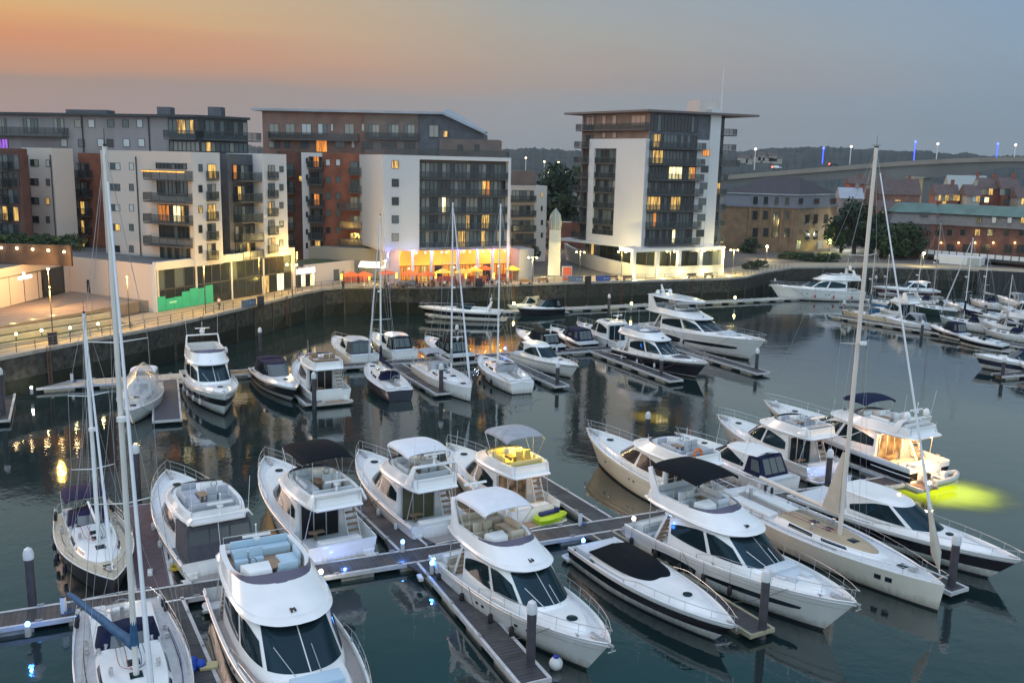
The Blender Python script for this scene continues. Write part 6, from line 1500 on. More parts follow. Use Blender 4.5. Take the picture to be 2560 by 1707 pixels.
# covered boat on the left
l_, z_ = by_bow(300, 945, 1.5, -75, 12.5)
sail_boat('sailing_boat', 'white sailing boat tented in clear plastic sheeting, alone at the left pontoon', 'sailing boat', l_, z_, L=12.5, B=4.3, h0=1.3, h1=1.6, mastx=.55, mh=13, mr=.1, group=g3, bim=cwhite, hood=cwhite, detail=False, nomast=True)

# dinghies and toys
p = Vector((-4.5, 58.4, 0)); d_ = Vector((math.cos(R(121)), math.sin(R(121)), 0)); n_ = Vector((-d_.y, d_.x, 0))
q = p-d_*.35-n_*1.5; dinghy('inflatable_dinghy', 'pale grey inflatable dinghy with its cushions, lying across a yacht stern', (q.x+.0, q.y, .50), R(31), 3.3, group='inflatable dinghies').location = (q.x-2.6*.0-.4, q.y-.2, .42)
p = Vector((34.2, 71.8, 0)); d_ = Vector((math.cos(R(120)), math.sin(R(120)), 0)); n_ = Vector((-d_.y, d_.x, 0))
q = p-d_*.7+n_*1.0
dinghy('inflatable_dinghy', 'inflatable dinghy with a black outboard on the platform of the lit yacht', (q.x, q.y, .42), R(30), 3.4, group='inflatable dinghies')
p = Vector((1.9, 61.5, 0)); q = p-Vector((math.cos(R(121)), math.sin(R(121)), 0))*.55+Vector((.8, .4, 0))
j = thing('jet_ski', 'lime green and navy jet ski on the platform of the yellow lit yacht', 'jet ski', (q.x, q.y, .41), R(35))
mb = MB(); sh = Shell([([(-1.2, .35), (-.5, .5), (.4, .45), (1.1, .2), (1.4, 0)], .0), ([(-1.25, .42), (-.5, .56), (.4, .5), (1.2, .24), (1.5, 0)], .3), ([(-1.1, .3), (-.5, .36), (.3, .36), (.9, .18), (1.2, 0)], .5)]); sh.solid(mb, 0)
mb.build('hull', M('lime_plastic', (.45, .62, .02), .3), j)
mb = MB(); mb.box(-.95, -.17, .5, .3, .17, .75); mb.tube([(.5, -.35, .9), (.55, 0, .85), (.5, .35, .9)], .03, 5); mb.box(.35, -.12, .5, .7, .12, .86); mb.build('seat', M('navy_plastic', (.02, .03, .12), .4), j, bevel=.04)
# ================================================================ pontoons
deckw = M('pontoon_deck', (.060, .058, .062), .75, var=.35, vs_=1.2, stretch=(6, .5, 1))
def planks(mt):
    t = mt.node_tree; b = t.nodes['Principled BSDF']; src = b.inputs['Base Color'].links[0].from_socket
    tcn = t.nodes.new('ShaderNodeTexCoord'); wv = t.nodes.new('ShaderNodeTexWave'); wv.inputs['Scale'].default_value = 1.1; wv.bands_direction = 'X'; t.links.new(tcn.outputs['Object'], wv.inputs[0])
    rp = t.nodes.new('ShaderNodeMapRange'); rp.inputs[1].default_value = .0; rp.inputs[2].default_value = .12; rp.inputs[3].default_value = .35; t.links.new(wv.outputs['Fac'], rp.inputs[0])
    mx = t.nodes.new('ShaderNodeMix'); mx.data_type = 'RGBA'; mx.blend_type = 'MULTIPLY'; mx.inputs[0].default_value = 1; t.links.new(src, mx.inputs[6]); t.links.new(rp.outputs[0], mx.inputs[7])
    n2 = t.nodes.new('ShaderNodeTexNoise'); n2.inputs['Scale'].default_value = .5; t.links.new(tcn.outputs['Object'], n2.inputs[0]); r2 = t.nodes.new('ShaderNodeMapRange'); r2.inputs[1].default_value = .42; r2.inputs[2].default_value = .62; r2.inputs[3].default_value = .35; r2.inputs[4].default_value = .8; t.links.new(n2.outputs[0], r2.inputs[0]); t.links.new(r2.outputs[0], b.inputs['Roughness'])
    t.links.new(mx.outputs[2], b.inputs['Base Color'])
planks(deckw)
deckc = M('pontoon_concrete', (.38, .36, .32), .8, var=.12, vs_=1.5)
deckl = M('pontoon_deck_brown', (.16, .11, .09), .8, var=.25, vs_=3, stretch=(8, .6, 1))
edgew = M('pontoon_edge', (.50, .50, .50), .6, var=.15, vs_=2)
flo = M('pontoon_float', (.30, .28, .23), .8, var=.25, vs_=1.5)
def pontoon(label, p0, p1, w_=1.8, z=.5, dm=None, edge=edgew, group='pontoons', fl=3.6, taper=None, cat='pontoon'):
    p0, p1 = Vector(p0), Vector(p1); d = p1-p0; L = d.length; r = thing('pontoon', label, cat, (p0.x, p0.y, 0), math.atan2(d.y, d.x), group)
    mb = MB(); mb.box(0, -w_/2+.09, z-.14, L, w_/2-.09, z)
    if taper: mb.prism([(0, -taper), (taper*1.6, -w_/2), (taper*1.6, w_/2), (0, taper)], z-.13, z+.004)
    mb.build('decking', dm or deckw, r, smooth=False)
    mb = MB()
    for s_ in (1, -1): mb.box(-.01, s_*w_/2-.09, z-.22, L+.01, s_*w_/2+.09, z+.03)
    mb.box(L-.08, -w_/2+.1, z-.2, L+.02, w_/2-.1, z+.025); mb.build('edge_beam', edge, r, smooth=False)
    if edge is not deckc and w_ < 3:
        for i in range(int(L/4)):
            for s_ in (1, -1): mb = MB(); x = 2+i*4; mb.box(x-.05, s_*w_/2-.04, z+.03, x+.05, s_*w_/2+.04, z+.12); mb.box(x-.18, s_*w_/2-.035, z+.12, x+.18, s_*w_/2+.035, z+.17); mb.build('cleat', steel, r, smooth=False)
    n = max(1, int(L/fl)); mb = MB()
    for i in range(n): a = (i+.15)*L/n; mb.box(a, -w_/2+.02, -.35, a+L/n*.55, w_/2-.02, z-.23)
    mb.build('float', flo, r, bevel=.04)
    return r
pontoon('long dark near walkway with white edges crossing the whole marina', (-38, 40.4), (33.2, 72.3), 1.9)
pontoon('finger pontoon between the big yacht at the bottom edge and the white topped yacht', (-4.9, 54.2), (1.5, 40.6), 1.6, taper=1.5, group='finger pontoons')
pontoon('finger pontoon under the large black topped yacht, yellow edged at its tip', (6.4, 59.2), (13.9, 46.0), 1.6, taper=1.4, group='finger pontoons', edge=M('edge_yellowish', (.32, .30, .20), .7, var=.3, vs_=1))
pontoon('finger pontoon beside the plumb bowed sailing yacht', (19.6, 65.2), (27.2, 51.6), 1.5, taper=1.3, group='finger pontoons')
pontoon('finger pontoon with the blue bag, near the bottom left', (-19.2, 48.0), (-10.2, 32), 1.9, taper=1.3, group='finger pontoons')
pontoon('purplish brown finger pontoon right of the black sailing boat', (-20.4, 49.6), (-26.3, 62.4), 2.0, dm=M('pontoon_plum', (.10, .07, .08), .8, var=.2, vs_=3), taper=1.3, group='finger pontoons')
pontoon('finger pontoon between the black topped and white topped stern-to yachts', (-6.1, 56.0), (-11.6, 65.8), 1.9, taper=1.6, group='finger pontoons')
pontoon('finger pontoon right of the yellow lit yacht', (6.6, 61.6), (1.7, 70.6), 1.7, taper=1.2, group='finger pontoons')
pontoon('finger pontoon between the lifebuoy yacht and the navy canopied cruiser', (18.2, 66.8), (11.6, 79.4), 1.5, group='finger pontoons')
pontoon('brown finger pontoon along the lit yacht', (33.4, 69.6), (24.4, 85.6), 1.8, dm=deckl, group='finger pontoons')
pontoon('middle walkway, pale concrete at its left end', (-66, 89.6), (-36, 102.6), 2.6, dm=deckc, fl=5)
pontoon('middle walkway behind the middle row of boats', (-35.9, 102.7), (27, 130.2), 2.2)
pontoon('short wide finger pontoon left of the boat with the tall radar mast', (-38.6, 100.2), (-32.4, 84.0), 2.5, dm=cdgrey, group='finger pontoons')
pontoon('finger pontoon between the navy topped cruiser and the brown saloon yacht', (-27.2, 104.8), (-20.0, 91.4), 1.9, group='finger pontoons')
pontoon('finger pontoon between the navy and white sailing yachts', (-14.3, 110.6), (-7.2, 96.8), 1.9, group='finger pontoons')
pontoon('finger pontoon right of the round sterned sailing yacht', (-1.6, 116.0), (5.8, 101.4), 1.7, group='finger pontoons')
pontoon('finger pontoon along the black hulled yacht', (11.4, 122), (19.4, 105.4), 1.8, group='finger pontoons')
pontoon('finger pontoon along the big domed yacht', (22.4, 127.0), (31.0, 110.6), 2.0, group='finger pontoons')
pontoon('pontoon lying close along the quay wall', (-14, 148.6), (60, 181.5), 1.8, dm=deckc)
pontoon('far right pontoon of floats in front of the small boats', (55.6, 158.4), (77, 130), 2.2, fl=3)
pontoon('short far right pontoon before the lone cruiser', (60.6, 112.4), (76, 118), 1.6)
pontoon('right pontoon behind the small boats', (62, 173), (112, 166), 2.0)
pontoon('short finger pontoon at the left edge of the photo', (-52.4, 92.6), (-47.6, 82.6), 1.8, group='finger pontoons')

# piles
piled = M('pile_dark', (.055, .05, .06), .7, var=.3, vs_=1.5)
pilec = M('pile_cap', (.62, .63, .65), .45)
PILES = [((75, 1395), 2.6, 'thick pile standing in open water at the lower left'), ((318, 1150), 3.2, 'pile right of the black sailing boat'), ((1218, 1535), 2.7, 'pile at the tip of the nearest finger pontoon'),
 ((1750, 1452), 2.7, 'pile at the tip of the finger under the black topped yacht'), ((1900, 1122), 2.4, 'pile near the blue lit swim platform'), ((2184, 1352), 2.6, 'pile beside the plumb bow of the tall sailing yacht'),
 ((1487, 990), 1.7, 'pile behind the lifebuoy yacht'), ((1779, 962), 1.7, 'pile behind the yacht with blue light on its platform'), ((520, 850), 2.6, 'pile left of the navy topped cruiser'), ((598, 800), 2.6, 'pile in dark water near the quay, behind the navy topped cruiser'),
 ((722, 932), 2.6, 'pile at the tip left of the brown saloon yacht'), ((1013, 902), 2.4, 'pile between the navy and white sailing yachts'), ((1280, 884), 2.5, 'pile right of the round sterned sailing yacht'), ((1518, 864), 2.4, 'pile beside the black hulled yacht'),
 ((1737, 850), 2.6, 'pile at the bow of the big domed yacht'), ((1049, 792), 2.6, 'pile behind the dark covered cruiser'), ((1937, 722), 2.3, 'pile left of the yellowish wooden boat'), ((2117, 768), 2.0, 'pile in the middle of the far right pontoon'), ((2150, 716), 2.2, 'pile behind the green sailing boat'),
 ((8, 958), 3.6, 'pile at the left edge of the photo'), ((2302, 866), 2.4, 'pile before the lone cruiser at the right'), ((1000, 716), 2.6, 'pile behind the sleek cruiser by the restaurant'), ((1398, 712), 2.6, 'pile by the quay wall before the tower'), ((1778, 668), 2.4, 'pile at the bow of the long all white yacht'),
 ((2010, 660), 2.4, 'pile at the bow of the maroon banded cruiser'), ((2262, 720), 2.0, 'pile among the small boats at the far right'), ((1508, 690), 2.4, 'pile by the quay wall behind the domed yacht')]
pm = None
for (x, y), h_, lab in PILES:
    p = FP(x, y, .3); near = p.y < 100; rr = .235 if near else .22
    r = thing('mooring_pile', lab+', round white cap', 'mooring pile', (p.x, p.y, 0), 0, 'mooring piles')
    if near and h_ > 2: h_ = h_*1.28
    mb = MB(); mb.lathe([(rr, -1), (rr, h_)], 0, 0, 14); mb.build('post', piled, r)
    mb = MB(); mb.lathe([(rr+.03, h_-.15), (rr+.04, h_+.18), (rr*.85, h_+.42), (.02, h_+.55)], 0, 0, 14); mb.build('cap', pilec, r)
# small service posts on the pontoons: lights
def glow(name, label, x, y, z, col, st, power, r_=.07, h_=.9, group='pontoon lights', lampc=None, cat='light'):
    o = thing(name, label, cat, (x, y, z), 0, group)
    mb = MB(); mb.box(-.12, -.12, 0, .12, .12, h_*.85); mb.build('pedestal', edgew, o, bevel=.03)
    mb = MB(); mb.ball(0, 0, h_, r_*1.6, 0, 10, 6); mb.build('lamp_glass', M('glow_'+name+str(col), col, .5, emit=st, ecol=col), o)
    lamp(name+'_light', (x, y, z+h_+.25), lampc or col, power, rad=.1)
B_ = (.05, .25, 1); W__ = (1, .9, .75)
for (x, y), c_, st, pw, lab in (((63, 1432), B_, 40, 60, 'blue light at the left end of the near walkway'), ((992, 1292), B_, 40, 40, 'blue light left of the white topped yacht at the nearest finger'), ((1340, 1240), B_, 40, 50, 'blue light behind the black covered speedboat'),
  ((302, 1372), W__, 40, 90, 'bright white light on the near walkway by the blue sail cover'), ((737, 1312), W__, 40, 90, 'white light at the stern of the black topped yacht'), ((1456, 1190), W__, 14, 8, 'small white light at the right of the near walkway'),
  ((205, 888), B_, 30, 60, 'blue light on the middle walkway by the tented sailing boat'), ((72, 890), W__, 30, 120, 'white light on the middle walkway near the left edge'), ((345, 876), W__, 22, 80, 'white light on the middle walkway right of the tented sailing boat'),
  ((1160, 800), B_, 26, 40, 'blue light on the middle walkway behind the sailing yachts'), ((1422, 803), B_, 22, 40, 'blue light on the middle walkway by the black hulled yacht'), ((925, 1243), B_, 18, 12, 'blue light right of the black topped stern-to yacht'), ((2135, 1108), W__, 20, 30, 'white light at the end of the near walkway by the lit yacht')):
    p = FP(x, y, 1.2); glow('pontoon_light', lab, p.x, p.y, .5, c_, st, pw, .075, .7)
for (x, y), lab in (((1450, 700), 'yellow light on the quay pontoon before the tower'), ((1688, 686), 'yellow light on the quay pontoon right of the domed yacht'), ((1180, 700), 'yellow light on the quay pontoon right of the sleek cruiser')):
    p = FP(x, y+6, 1.0); glow('pontoon_light', lab, p.x, p.y, .5, (1, .85, .2), 26, 130, .13, 1.2)
# blue light under the stern of the black topped yacht, lights aboard
lamp('stern_light', (-9.9, 52.7, .55), (.10, .25, 1), 60, rad=.1); lamp('stern_light', (-12.0, 53.6, .9), (.15, .25, 1), 60, rad=.1)
lamp('stern_light', (26.4, 71.0, .6), (.1, .3, 1), 70, rad=.1)
lamp('saloon_light', (3.1, 60.6, 3.0), (1, .65, .3), 60); lamp('fly_light', (0.7, 64.4, 5.3), (1, .70, .08), 260, rad=.3); lamp('fly_light', (-.6, 66.3, 5.3), (1, .72, .1), 130, rad=.3); lamp('saloon_light', (1.6, 62.6, 2.9), (1, .7, .4), 25)
def yl(f, s_, z, col, pw, **k):
    c_ = Vector((34.2, 71.8, 0)); d_ = Vector((math.cos(R(120)), math.sin(R(120)), 0)); n_ = Vector((-d_.y, d_.x, 0)); q = c_+d_*f+n_*s_; return lamp('deck_light', (q.x, q.y, z), col, pw, **k)
yl(2.0, 0, 2.9, (1, .55, .16), 700, rad=.3); yl(1.0, 1.5, 3.2, (1, .5, .14), 160, rad=.2); yl(1.0, -1.5, 3.2, (1, .5, .14), 160, rad=.2); yl(-.6, 0, 2.0, (1, .6, .2), 150, rad=.2); yl(-.4, 2.2, 1.1, (1, .55, .15), 60)
yl(5, 3.0, 3.2, (1, .5, .2), 40, rad=.1)
def lit_water(name, label, x, y, rx, ry, rz, col, st, amax):  # emissive sheet: glow painted over the water, which is opaque
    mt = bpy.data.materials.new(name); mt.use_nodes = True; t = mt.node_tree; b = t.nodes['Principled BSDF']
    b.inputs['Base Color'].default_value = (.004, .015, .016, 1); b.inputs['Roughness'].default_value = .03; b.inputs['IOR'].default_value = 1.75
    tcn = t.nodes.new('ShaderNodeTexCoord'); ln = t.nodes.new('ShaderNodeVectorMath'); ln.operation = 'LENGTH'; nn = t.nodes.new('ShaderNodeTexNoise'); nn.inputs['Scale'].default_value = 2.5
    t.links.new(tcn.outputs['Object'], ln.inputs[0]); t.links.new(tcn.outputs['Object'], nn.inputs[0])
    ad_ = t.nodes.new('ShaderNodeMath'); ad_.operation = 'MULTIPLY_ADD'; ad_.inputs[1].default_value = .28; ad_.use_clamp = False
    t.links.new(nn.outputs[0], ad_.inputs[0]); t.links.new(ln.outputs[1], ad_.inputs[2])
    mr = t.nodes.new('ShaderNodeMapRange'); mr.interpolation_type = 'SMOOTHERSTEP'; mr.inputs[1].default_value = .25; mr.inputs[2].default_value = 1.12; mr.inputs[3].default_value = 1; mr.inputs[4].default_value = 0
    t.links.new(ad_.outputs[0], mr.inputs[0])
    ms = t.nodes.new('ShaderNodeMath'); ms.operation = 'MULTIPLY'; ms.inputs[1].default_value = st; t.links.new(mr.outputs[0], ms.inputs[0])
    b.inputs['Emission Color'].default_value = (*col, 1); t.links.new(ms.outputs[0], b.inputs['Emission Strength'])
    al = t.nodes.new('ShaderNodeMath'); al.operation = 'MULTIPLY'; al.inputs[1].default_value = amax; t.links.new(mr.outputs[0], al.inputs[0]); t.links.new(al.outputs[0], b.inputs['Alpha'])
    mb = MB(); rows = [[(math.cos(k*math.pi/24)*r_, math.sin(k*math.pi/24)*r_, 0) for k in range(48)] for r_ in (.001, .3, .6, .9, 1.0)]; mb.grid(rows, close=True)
    o = mb.build(name, mt, smooth=False); o.location = (x, y, .012); o.scale = (rx, ry, 1); o.rotation_euler = (0, 0, rz); tag(o, label, 'painted glow')
p = FP(2190, 1128, 0); lit_water('water_glow', 'lime yellow glow painted over the water behind the largest lit yacht', p.x-.8, p.y-.3, 7.4, 5.8, R(-12), (.62, .74, .008), 1.1, 1)
p = FP(1490, 958, 0); lit_water('water_glow', 'dim yellow glow painted over the water behind the lifebuoy yacht', p.x, p.y, 3.2, 4.0, R(20), (.6, .42, .05), .30, 1)  # dim emissive patch painted in, no lamp lies below it

# things lying on the pontoons
bag = thing('holdall', 'crumpled bright blue bag on the bottom left finger pontoon', 'bag', (*FP(440, 1535, .5)[:2], .5))
mb = MB()
for a, b, c_, r_ in ((0, 0, .22, .34), (.4, .1, .2, .3), (-.35, -.1, .18, .26), (.1, -.3, .15, .25), (.05, .1, .42, .22)): mb.ball(a, b, c_, r_, 0, 9, 6, sz=.8)
mb.build('bag_body', M('bag_blue', (.01, .07, .42), .6, bump=.5, bs=4), bag, angle=60)
tag(bag, None)
b2 = MB(); b2.box(-.42, -.3, 0, .42, .3, .16, rot=.3); o = b2.build('cushion_mat', M('mat_yellow', (.50, .43, .22), .8), bevel=.04); o.location = (*FP(480, 1532, .5)[:2], .5); tag(o, 'yellowish folded mat lying right of the blue bag', 'mat')
for (x, y), lab in (((345, 1318), 'small white step box on the purplish finger pontoon'), ((425, 1560), 'pale step box near the bottom edge, left of the big yacht'), ((965, 1330), 'white cleat box on the nearest finger pontoon')):
    p = FP(x, y, .5); mb = MB(); mb.box(-.14, -.32, 0, .14, .32, .22, rot=.35); o = mb.build('dock_box', pilec, bevel=.03); o.location = (p.x, p.y, .5); tag(o, lab, 'dock box', 'white boxes on the pontoons')
p = FP(403, 1310, .5); o = thing('buoy_float', 'yellow and white hose coil by the grey canvas yacht', 'hose reel', (p.x, p.y, .5)); mb = MB(); mb.tube([(.28*math.cos(a*.7), .28*math.sin(a*.7), .05+.012*a) for a in range(24)], .035, 5); mb.build('hose', M('hose_yellow', (.6, .45, .02), .6), o, weld=False); mb = MB(); mb.box(.1, .05, .01, .3, .22, .55); mb.build('stand', pilec, o)
o = thing('mooring_buoy', 'round white buoy with a blue top floating by the nearest bow', 'buoy', (*FP(1277, 1525, .25)[:2], 0)); mb = MB(); mb.ball(0, 0, .3, .36, 0, 16, 10); mb.build('float', fendw, o); mb = MB(); mb.lathe([(.14, .6), (.15, .72), (.05, .78)], 0, 0, 10); mb.build('top', M('buoy_blue', (.03, .05, .35), .5), o)
# lifebuoy on the cream yacht
L6 = Vector((*by_bow(1350, 985, 2.6, 121, 15.5)[0][:2], 0)); d_ = Vector((math.cos(R(121)), math.sin(R(121)), 0)); n_ = Vector((-d_.y, d_.x, 0)); q = L6+d_*1.0+n_*.6
o = thing('lifebuoy', 'orange lifebuoy hung at the aft rail of the cream yacht', 'lifebuoy', (q.x, q.y, 4.6), R(31)); mb = MB()
mb.tube([(.36*math.cos(a*math.pi/8), 0, .36*math.sin(a*math.pi/8)) for a in range(17)], .1, 8); mb.build('ring', orangem, o)

for k_, (x, y, lab) in enumerate(((-24, 46.3, 'left of the blue sail cover'), (-14.5, 51.3, 'behind the big yacht at the bottom edge'), (-2.0, 57.3, 'by the grey dinghy'), (5.0, 60.4, 'behind the black covered speedboat'), (12.4, 62.5, 'behind the large black topped yacht'), (19.5, 66.6, 'behind the tall cream mast'), (27.0, 69.9, 'before the blue lit platform'), (-48, 98.0, 'on the pale concrete end'), (-22, 108.5, 'behind the brown saloon yacht'), (-9, 114.2, 'behind the sailing yachts'), (6, 120.8, 'behind the small hardtop cruiser'), (16, 125.2, 'behind the black hulled yacht'))):
    o = thing('service_pedestal', 'white service pedestal with coiled hose, '+lab, 'pedestal', (x, y, .5), 0, 'service pedestals on the walkways'); mb = MB(); mb.box(-.13, -.11, 0, .13, .11, .95); mb.build('post', pilec, o, bevel=.03); mb = MB(); mb.box(-.15, -.13, .96, .15, .13, 1.04); mb.build('cap', fram, o, bevel=.02)
    mb = MB(); mb.tube([(.26+.2*math.cos(a*.8), .25*math.sin(a*.8), .04+.01*a) for a in range(20)], .025, 4); mb.build('hose', M('hose_blue', (.03, .08, .2), .6), o, weld=False)
# ================================================================ quayside
def on(px, z=QZ): p = P(*px, z); return p
rail_m = M('railing_metal', (.10, .09, .08), .5)
pts = offs(qline, .45)
ro = thing('quay_railing', 'thin metal railing along the quay edge', 'railing')
mb = MB(); run = pts[1:-4]
for a, b in zip(run, run[1:]):
    n = max(1, int((b-a).length/2.0))
    for i in range(n):
        q = a.lerp(b, i/n); mb.box(q.x-.03, q.y-.03, QZ+.1, q.x+.03, q.y+.03, QZ+1.15)
    for hh in (1.15, .8, .45): mb.tube([(a.x, a.y, QZ+hh), (b.x, b.y, QZ+hh)], .022 if hh < 1 else .03, 4)
mb.build('rail', rail_m, ro, smooth=False, weld=False)
# lamp posts
LPK = 2.0
def lamp_post(label, px, h_=5.0, col=(1, .80, .42), pw=700, arms=2, z=QZ, st=30, group='quayside lamp posts', r_=.16, ang=0):
    p = on(px, z); o = thing('lamp_post', label, 'lamp post', (p.x, p.y, z), ang, group)
    mb = MB(); mb.tube([(0, 0, 0), (0, 0, h_)], .07, 6, r1=.045); 
    if arms == 2: mb.tube([(-.7, 0, h_-.15), (.7, 0, h_-.15)], .03, 5)
    mb.build('pole', fram, o)
    for s_ in ((-.7, .7) if arms == 2 else (0,)):
        mb = MB(); mb.ball(s_, 0, h_-.22 if arms == 2 else h_, r_, 0, 10, 6, sz=.8); mb.build('lantern', M('lantern_glow'+str(col), col, .5, emit=st, ecol=col), o)
    lamp('lamp_post_light', (p.x, p.y-.35, z+h_-.6), col, pw*(3.0 if 300 <= pw <= 700 else 1), rad=.2)
WL = (1, .74, .24); OL = (1, .52, .17)
for px, lab, h_, pw, c_, ar in ((F(119, 735), 'tall lamp post on the left plaza with a warm lamp', 6.4, 2800, OL, 1), (F(1222, 655), 'twin headed lamp post left of the lighthouse column', 5, 700, WL, 2), (c3(537, 1500), 'lamp post in front of the ship shaped terrace, leftmost', 5, 500, WL, 2), (c3(818, 1495), 'lamp post before the terrace, second from left', 5, 500, WL, 2), (c3(1145, 1490), 'lamp post before the terrace, third from left', 5, 500, WL, 2), (c3(1350, 1480), 'lamp post before the terrace, fourth from left', 5, 400, WL, 2), (c3(1572, 1475), 'lamp post right of the tower terrace', 5, 600, WL, 2), (F(672, 690), 'dark lamp post by the glass shopfront', 5.5, 300, WL, 2), (F(885, 672), 'lamp post left of the orange restaurant', 5, 500, WL, 1)):
    lamp_post(lab, px, h_, c_, pw, ar)
for px, lab, pw, c_, h_ in ((F(1760, 596), 'bright warm lamp in front of the tan brick office', 1500, (1, .78, .4), 3.0), (c4(668, 760), 'yellow lamp at the right corner of the tan office', 1200, (.9, .9, .2), 3.0), (c4(760, 745), 'very bright white lamp among the trees right of the office', 2600, (.95, 1, .85), 4), (c4(1045, 760), 'small lamp among the trees by the brick warehouse', 300, WL, 8), (c4(1100, 690), 'orange street lamp before the far houses', 700, OL, 5), (c3(278, 1320), 'orange lamp by the arched doorway', 1500, OL, 4), (c4(1240, 850), 'small lamp by the white shed', 300, WL, 3)):
    lamp_post(lab, px, h_, c_, pw, 1, r_=.3, group='street lamps on the landward side')
for i_, (x_, y_) in enumerate(((-50.5, 99.5), (-46.2, 109.5), (-41.0, 121.5), (-37.0, 133.5), (-33.8, 143.5))):
    pp = PROJpx(x_, y_, QZ); lamp_post('slim lamp post on the left promenade, '+('nearest the camera', 'before the turf terraces', 'before the green hoarding', 'before the dark shopfront', 'by the white shop row')[i_], pp, 6.2, (1, .58, .10), 1800, 1, r_=.09, st=20)

# raised plaza and planted terraces on the left
pla = [(-49.6, 121.6), (-52.5, 112), (-57, 101), (-64, 92), (-75, 96), (-75, 128), (-62.0, 129.2), (-48.2, 121.9)]
mb = MB(); mb.prism(pla, QZ, 5.96, 0); tag(mb.build('plaza', M('plaza_paving', (.24, .19, .15), .8, var=.15, vs_=.8), smooth=False), kind='structure')
grassm = M('turf', (.035, .05, .018), .95, var=.4, vs_=2)
kerbm = M('terrace_kerb', (.40, .37, .30), .8, var=.1)
for i, (a, b) in enumerate((((-60.4, 97.0), (-51.6, 114.0)), ((-58.8, 95.4), (-49.6, 112.6)), ((-57.4, 93.8), (-47.8, 111.4)))):
    A_, B2_ = Vector(a), Vector(b); d = (B2_-A_).normalized(); n_ = Vector((d.y, -d.x)); z = 5.6-i*.4
    o = thing('planted_terrace', ('upper', 'middle', 'lower')[i]+' turf terrace step with small bollard lights, left plaza', 'terrace', (0, 0, 0), 0, 'turf terrace steps')
    A_ = A_-d*9
    mb = MB(); mb.prism([A_, A_+n_*1.45, B2_+n_*1.45, B2_], QZ+.01, z); mb.build('turf', grassm, o, smooth=False)
    mb = MB(); mb.prism([A_+n_*1.46, A_+n_*1.75, B2_+n_*1.75, B2_+n_*1.46], QZ+.01, z+.12); mb.build('kerb', kerbm, o, smooth=False)
k = 0
for (x, y), lab in zip(((175, 1050), (410, 1000), (655, 950), (195, 1160), (510, 1115), (858, 1085), (1200, 1035)), ('first of the upper row from the left', 'second of the upper row', 'third of the upper row', 'first of the lower row from the left', 'second of the lower row', 'third of the lower row', 'fourth of the lower row')):
    px = (x*.20408, 600+y*.20408); p = P(*px, 5.6); o = thing('bollard_light', 'small glowing bollard light on the left terraces, '+lab, 'bollard light', (p.x, p.y, 5.0), 0, 'bollard lights on the terraces')
    mb = MB(); mb.tube([(0, 0, 0), (0, 0, .55)], .06, 6); mb.build('post', fram, o); mb = MB(); mb.ball(0, 0, .68, .15, 0, 8, 5); mb.build('lamp_head', M('bollard_glow', (1, .85, .4), .5, emit=20, ecol=(1, .88, .42)), o)
    lamp('bollard_lamp', (p.x+.1, p.y-.4, 6.1), (1, .86, .3), 30, rad=.1)
for px, lab in ((c1(1000, 1480), 'lit bollard at the foot of the plaza ramp'), (c1(1640, 1375), 'pale lit pillar before the glass shopfront')):
    p = on(px); o = thing('light_pillar', lab, 'light pillar', (p.x, p.y, QZ)); mb = MB(); mb.tube([(0, 0, 0), (0, 0, 1.1)], .11, 8); mb.build('post', M('pillar_glow', (1, .85, .4), .5, emit=3, ecol=(1, .88, .5)), o)
# lighthouse column
p = FP(1272, 633, QZ); o = thing('lighthouse_column', 'tall pale column with a glazed oval top, standing alone on the quay square', 'column', (p.x, p.y, QZ)); mb = MB()
mb.hexa([(-1.15, -.5, 0), (1.15, -.5, 0), (1.15, .5, 0), (-1.15, .5, 0), (-1.05, -.45, 8.6), (1.05, -.45, 8.6), (1.05, .45, 8.6), (-1.05, .45, 8.6)]); mb.build('shaft', M('stone_pale', (.55, .54, .47), .8, var=.05), o)
mb = MB(); mb.lathe([(1.0, 8.62), (1.15, 9.6), (1.12, 10.6), (.85, 11.5), (.4, 12.2), (.02, 12.5)], 0, 0, 14, sy=.55); mb.build('glazed_top', M('glass_green_grey', (.22, .27, .25), .2), o)
mb = MB()
for a in range(8):
    an = a*math.pi/4; mb.tube([(1.02*math.cos(an), .58*math.sin(an), 8.6), (1.18*math.cos(an), .66*math.sin(an), 9.8), (.9*math.cos(an), .5*math.sin(an), 11.4), (0, 0, 12.55)], .05, 4)
mb.build('top_frame', rendp, o, weld=False); lamp('column_light', (p.x-1.8, p.y-2.5, QZ+.6), (1, .92, .5), 260, rad=.2)
ORD = 'first second third fourth fifth sixth seventh eighth ninth tenth eleventh twelfth thirteenth fourteenth fifteenth sixteenth'.split()
# bins, banners, signs, benches, parasols, planters
def bx_thing(name, label, cat, px, w_, d_, h_, mat, group=None, z=QZ, rz=R(22), extra=None):
    p = on(px, z); o = thing(name, label, cat, (p.x, p.y, z), rz, group); mb = MB(); mb.box(-w_/2, -d_/2, .0, w_/2, d_/2, h_); mb.build('body', mat, o, bevel=.03)
    if extra: extra(o)
    return o
def lid(w_, h_):
    def f(o): mb = MB(); mb.box(-w_/2-.05, -.4, h_+.01, w_/2+.05, .4, h_+.12); mb.build('lid', rubber, o)
    return f
binm = M('bin_black', (.02, .02, .025), .5)
for px, lab in ((c2(145, 1468), 'black bin by the railing before the glass shopfront'), (c2(1673, 1335), 'black bin by the railing before the restaurant'), (c3(593, 1540), 'black bin between two blue banners'), ((133, 862), 'black bin by the railing below the left terraces')): bx_thing('litter_bin', lab, 'bin', px, .9, .8, 1.3, binm, 'black bins on the quay', extra=lid(.9, 1.3))
ban = M('banner_blue', (.06, .09, .28), .6, var=.25, vs_=2); bang = M('banner_grey', (.15, .19, .25), .6, var=.25, vs_=2)
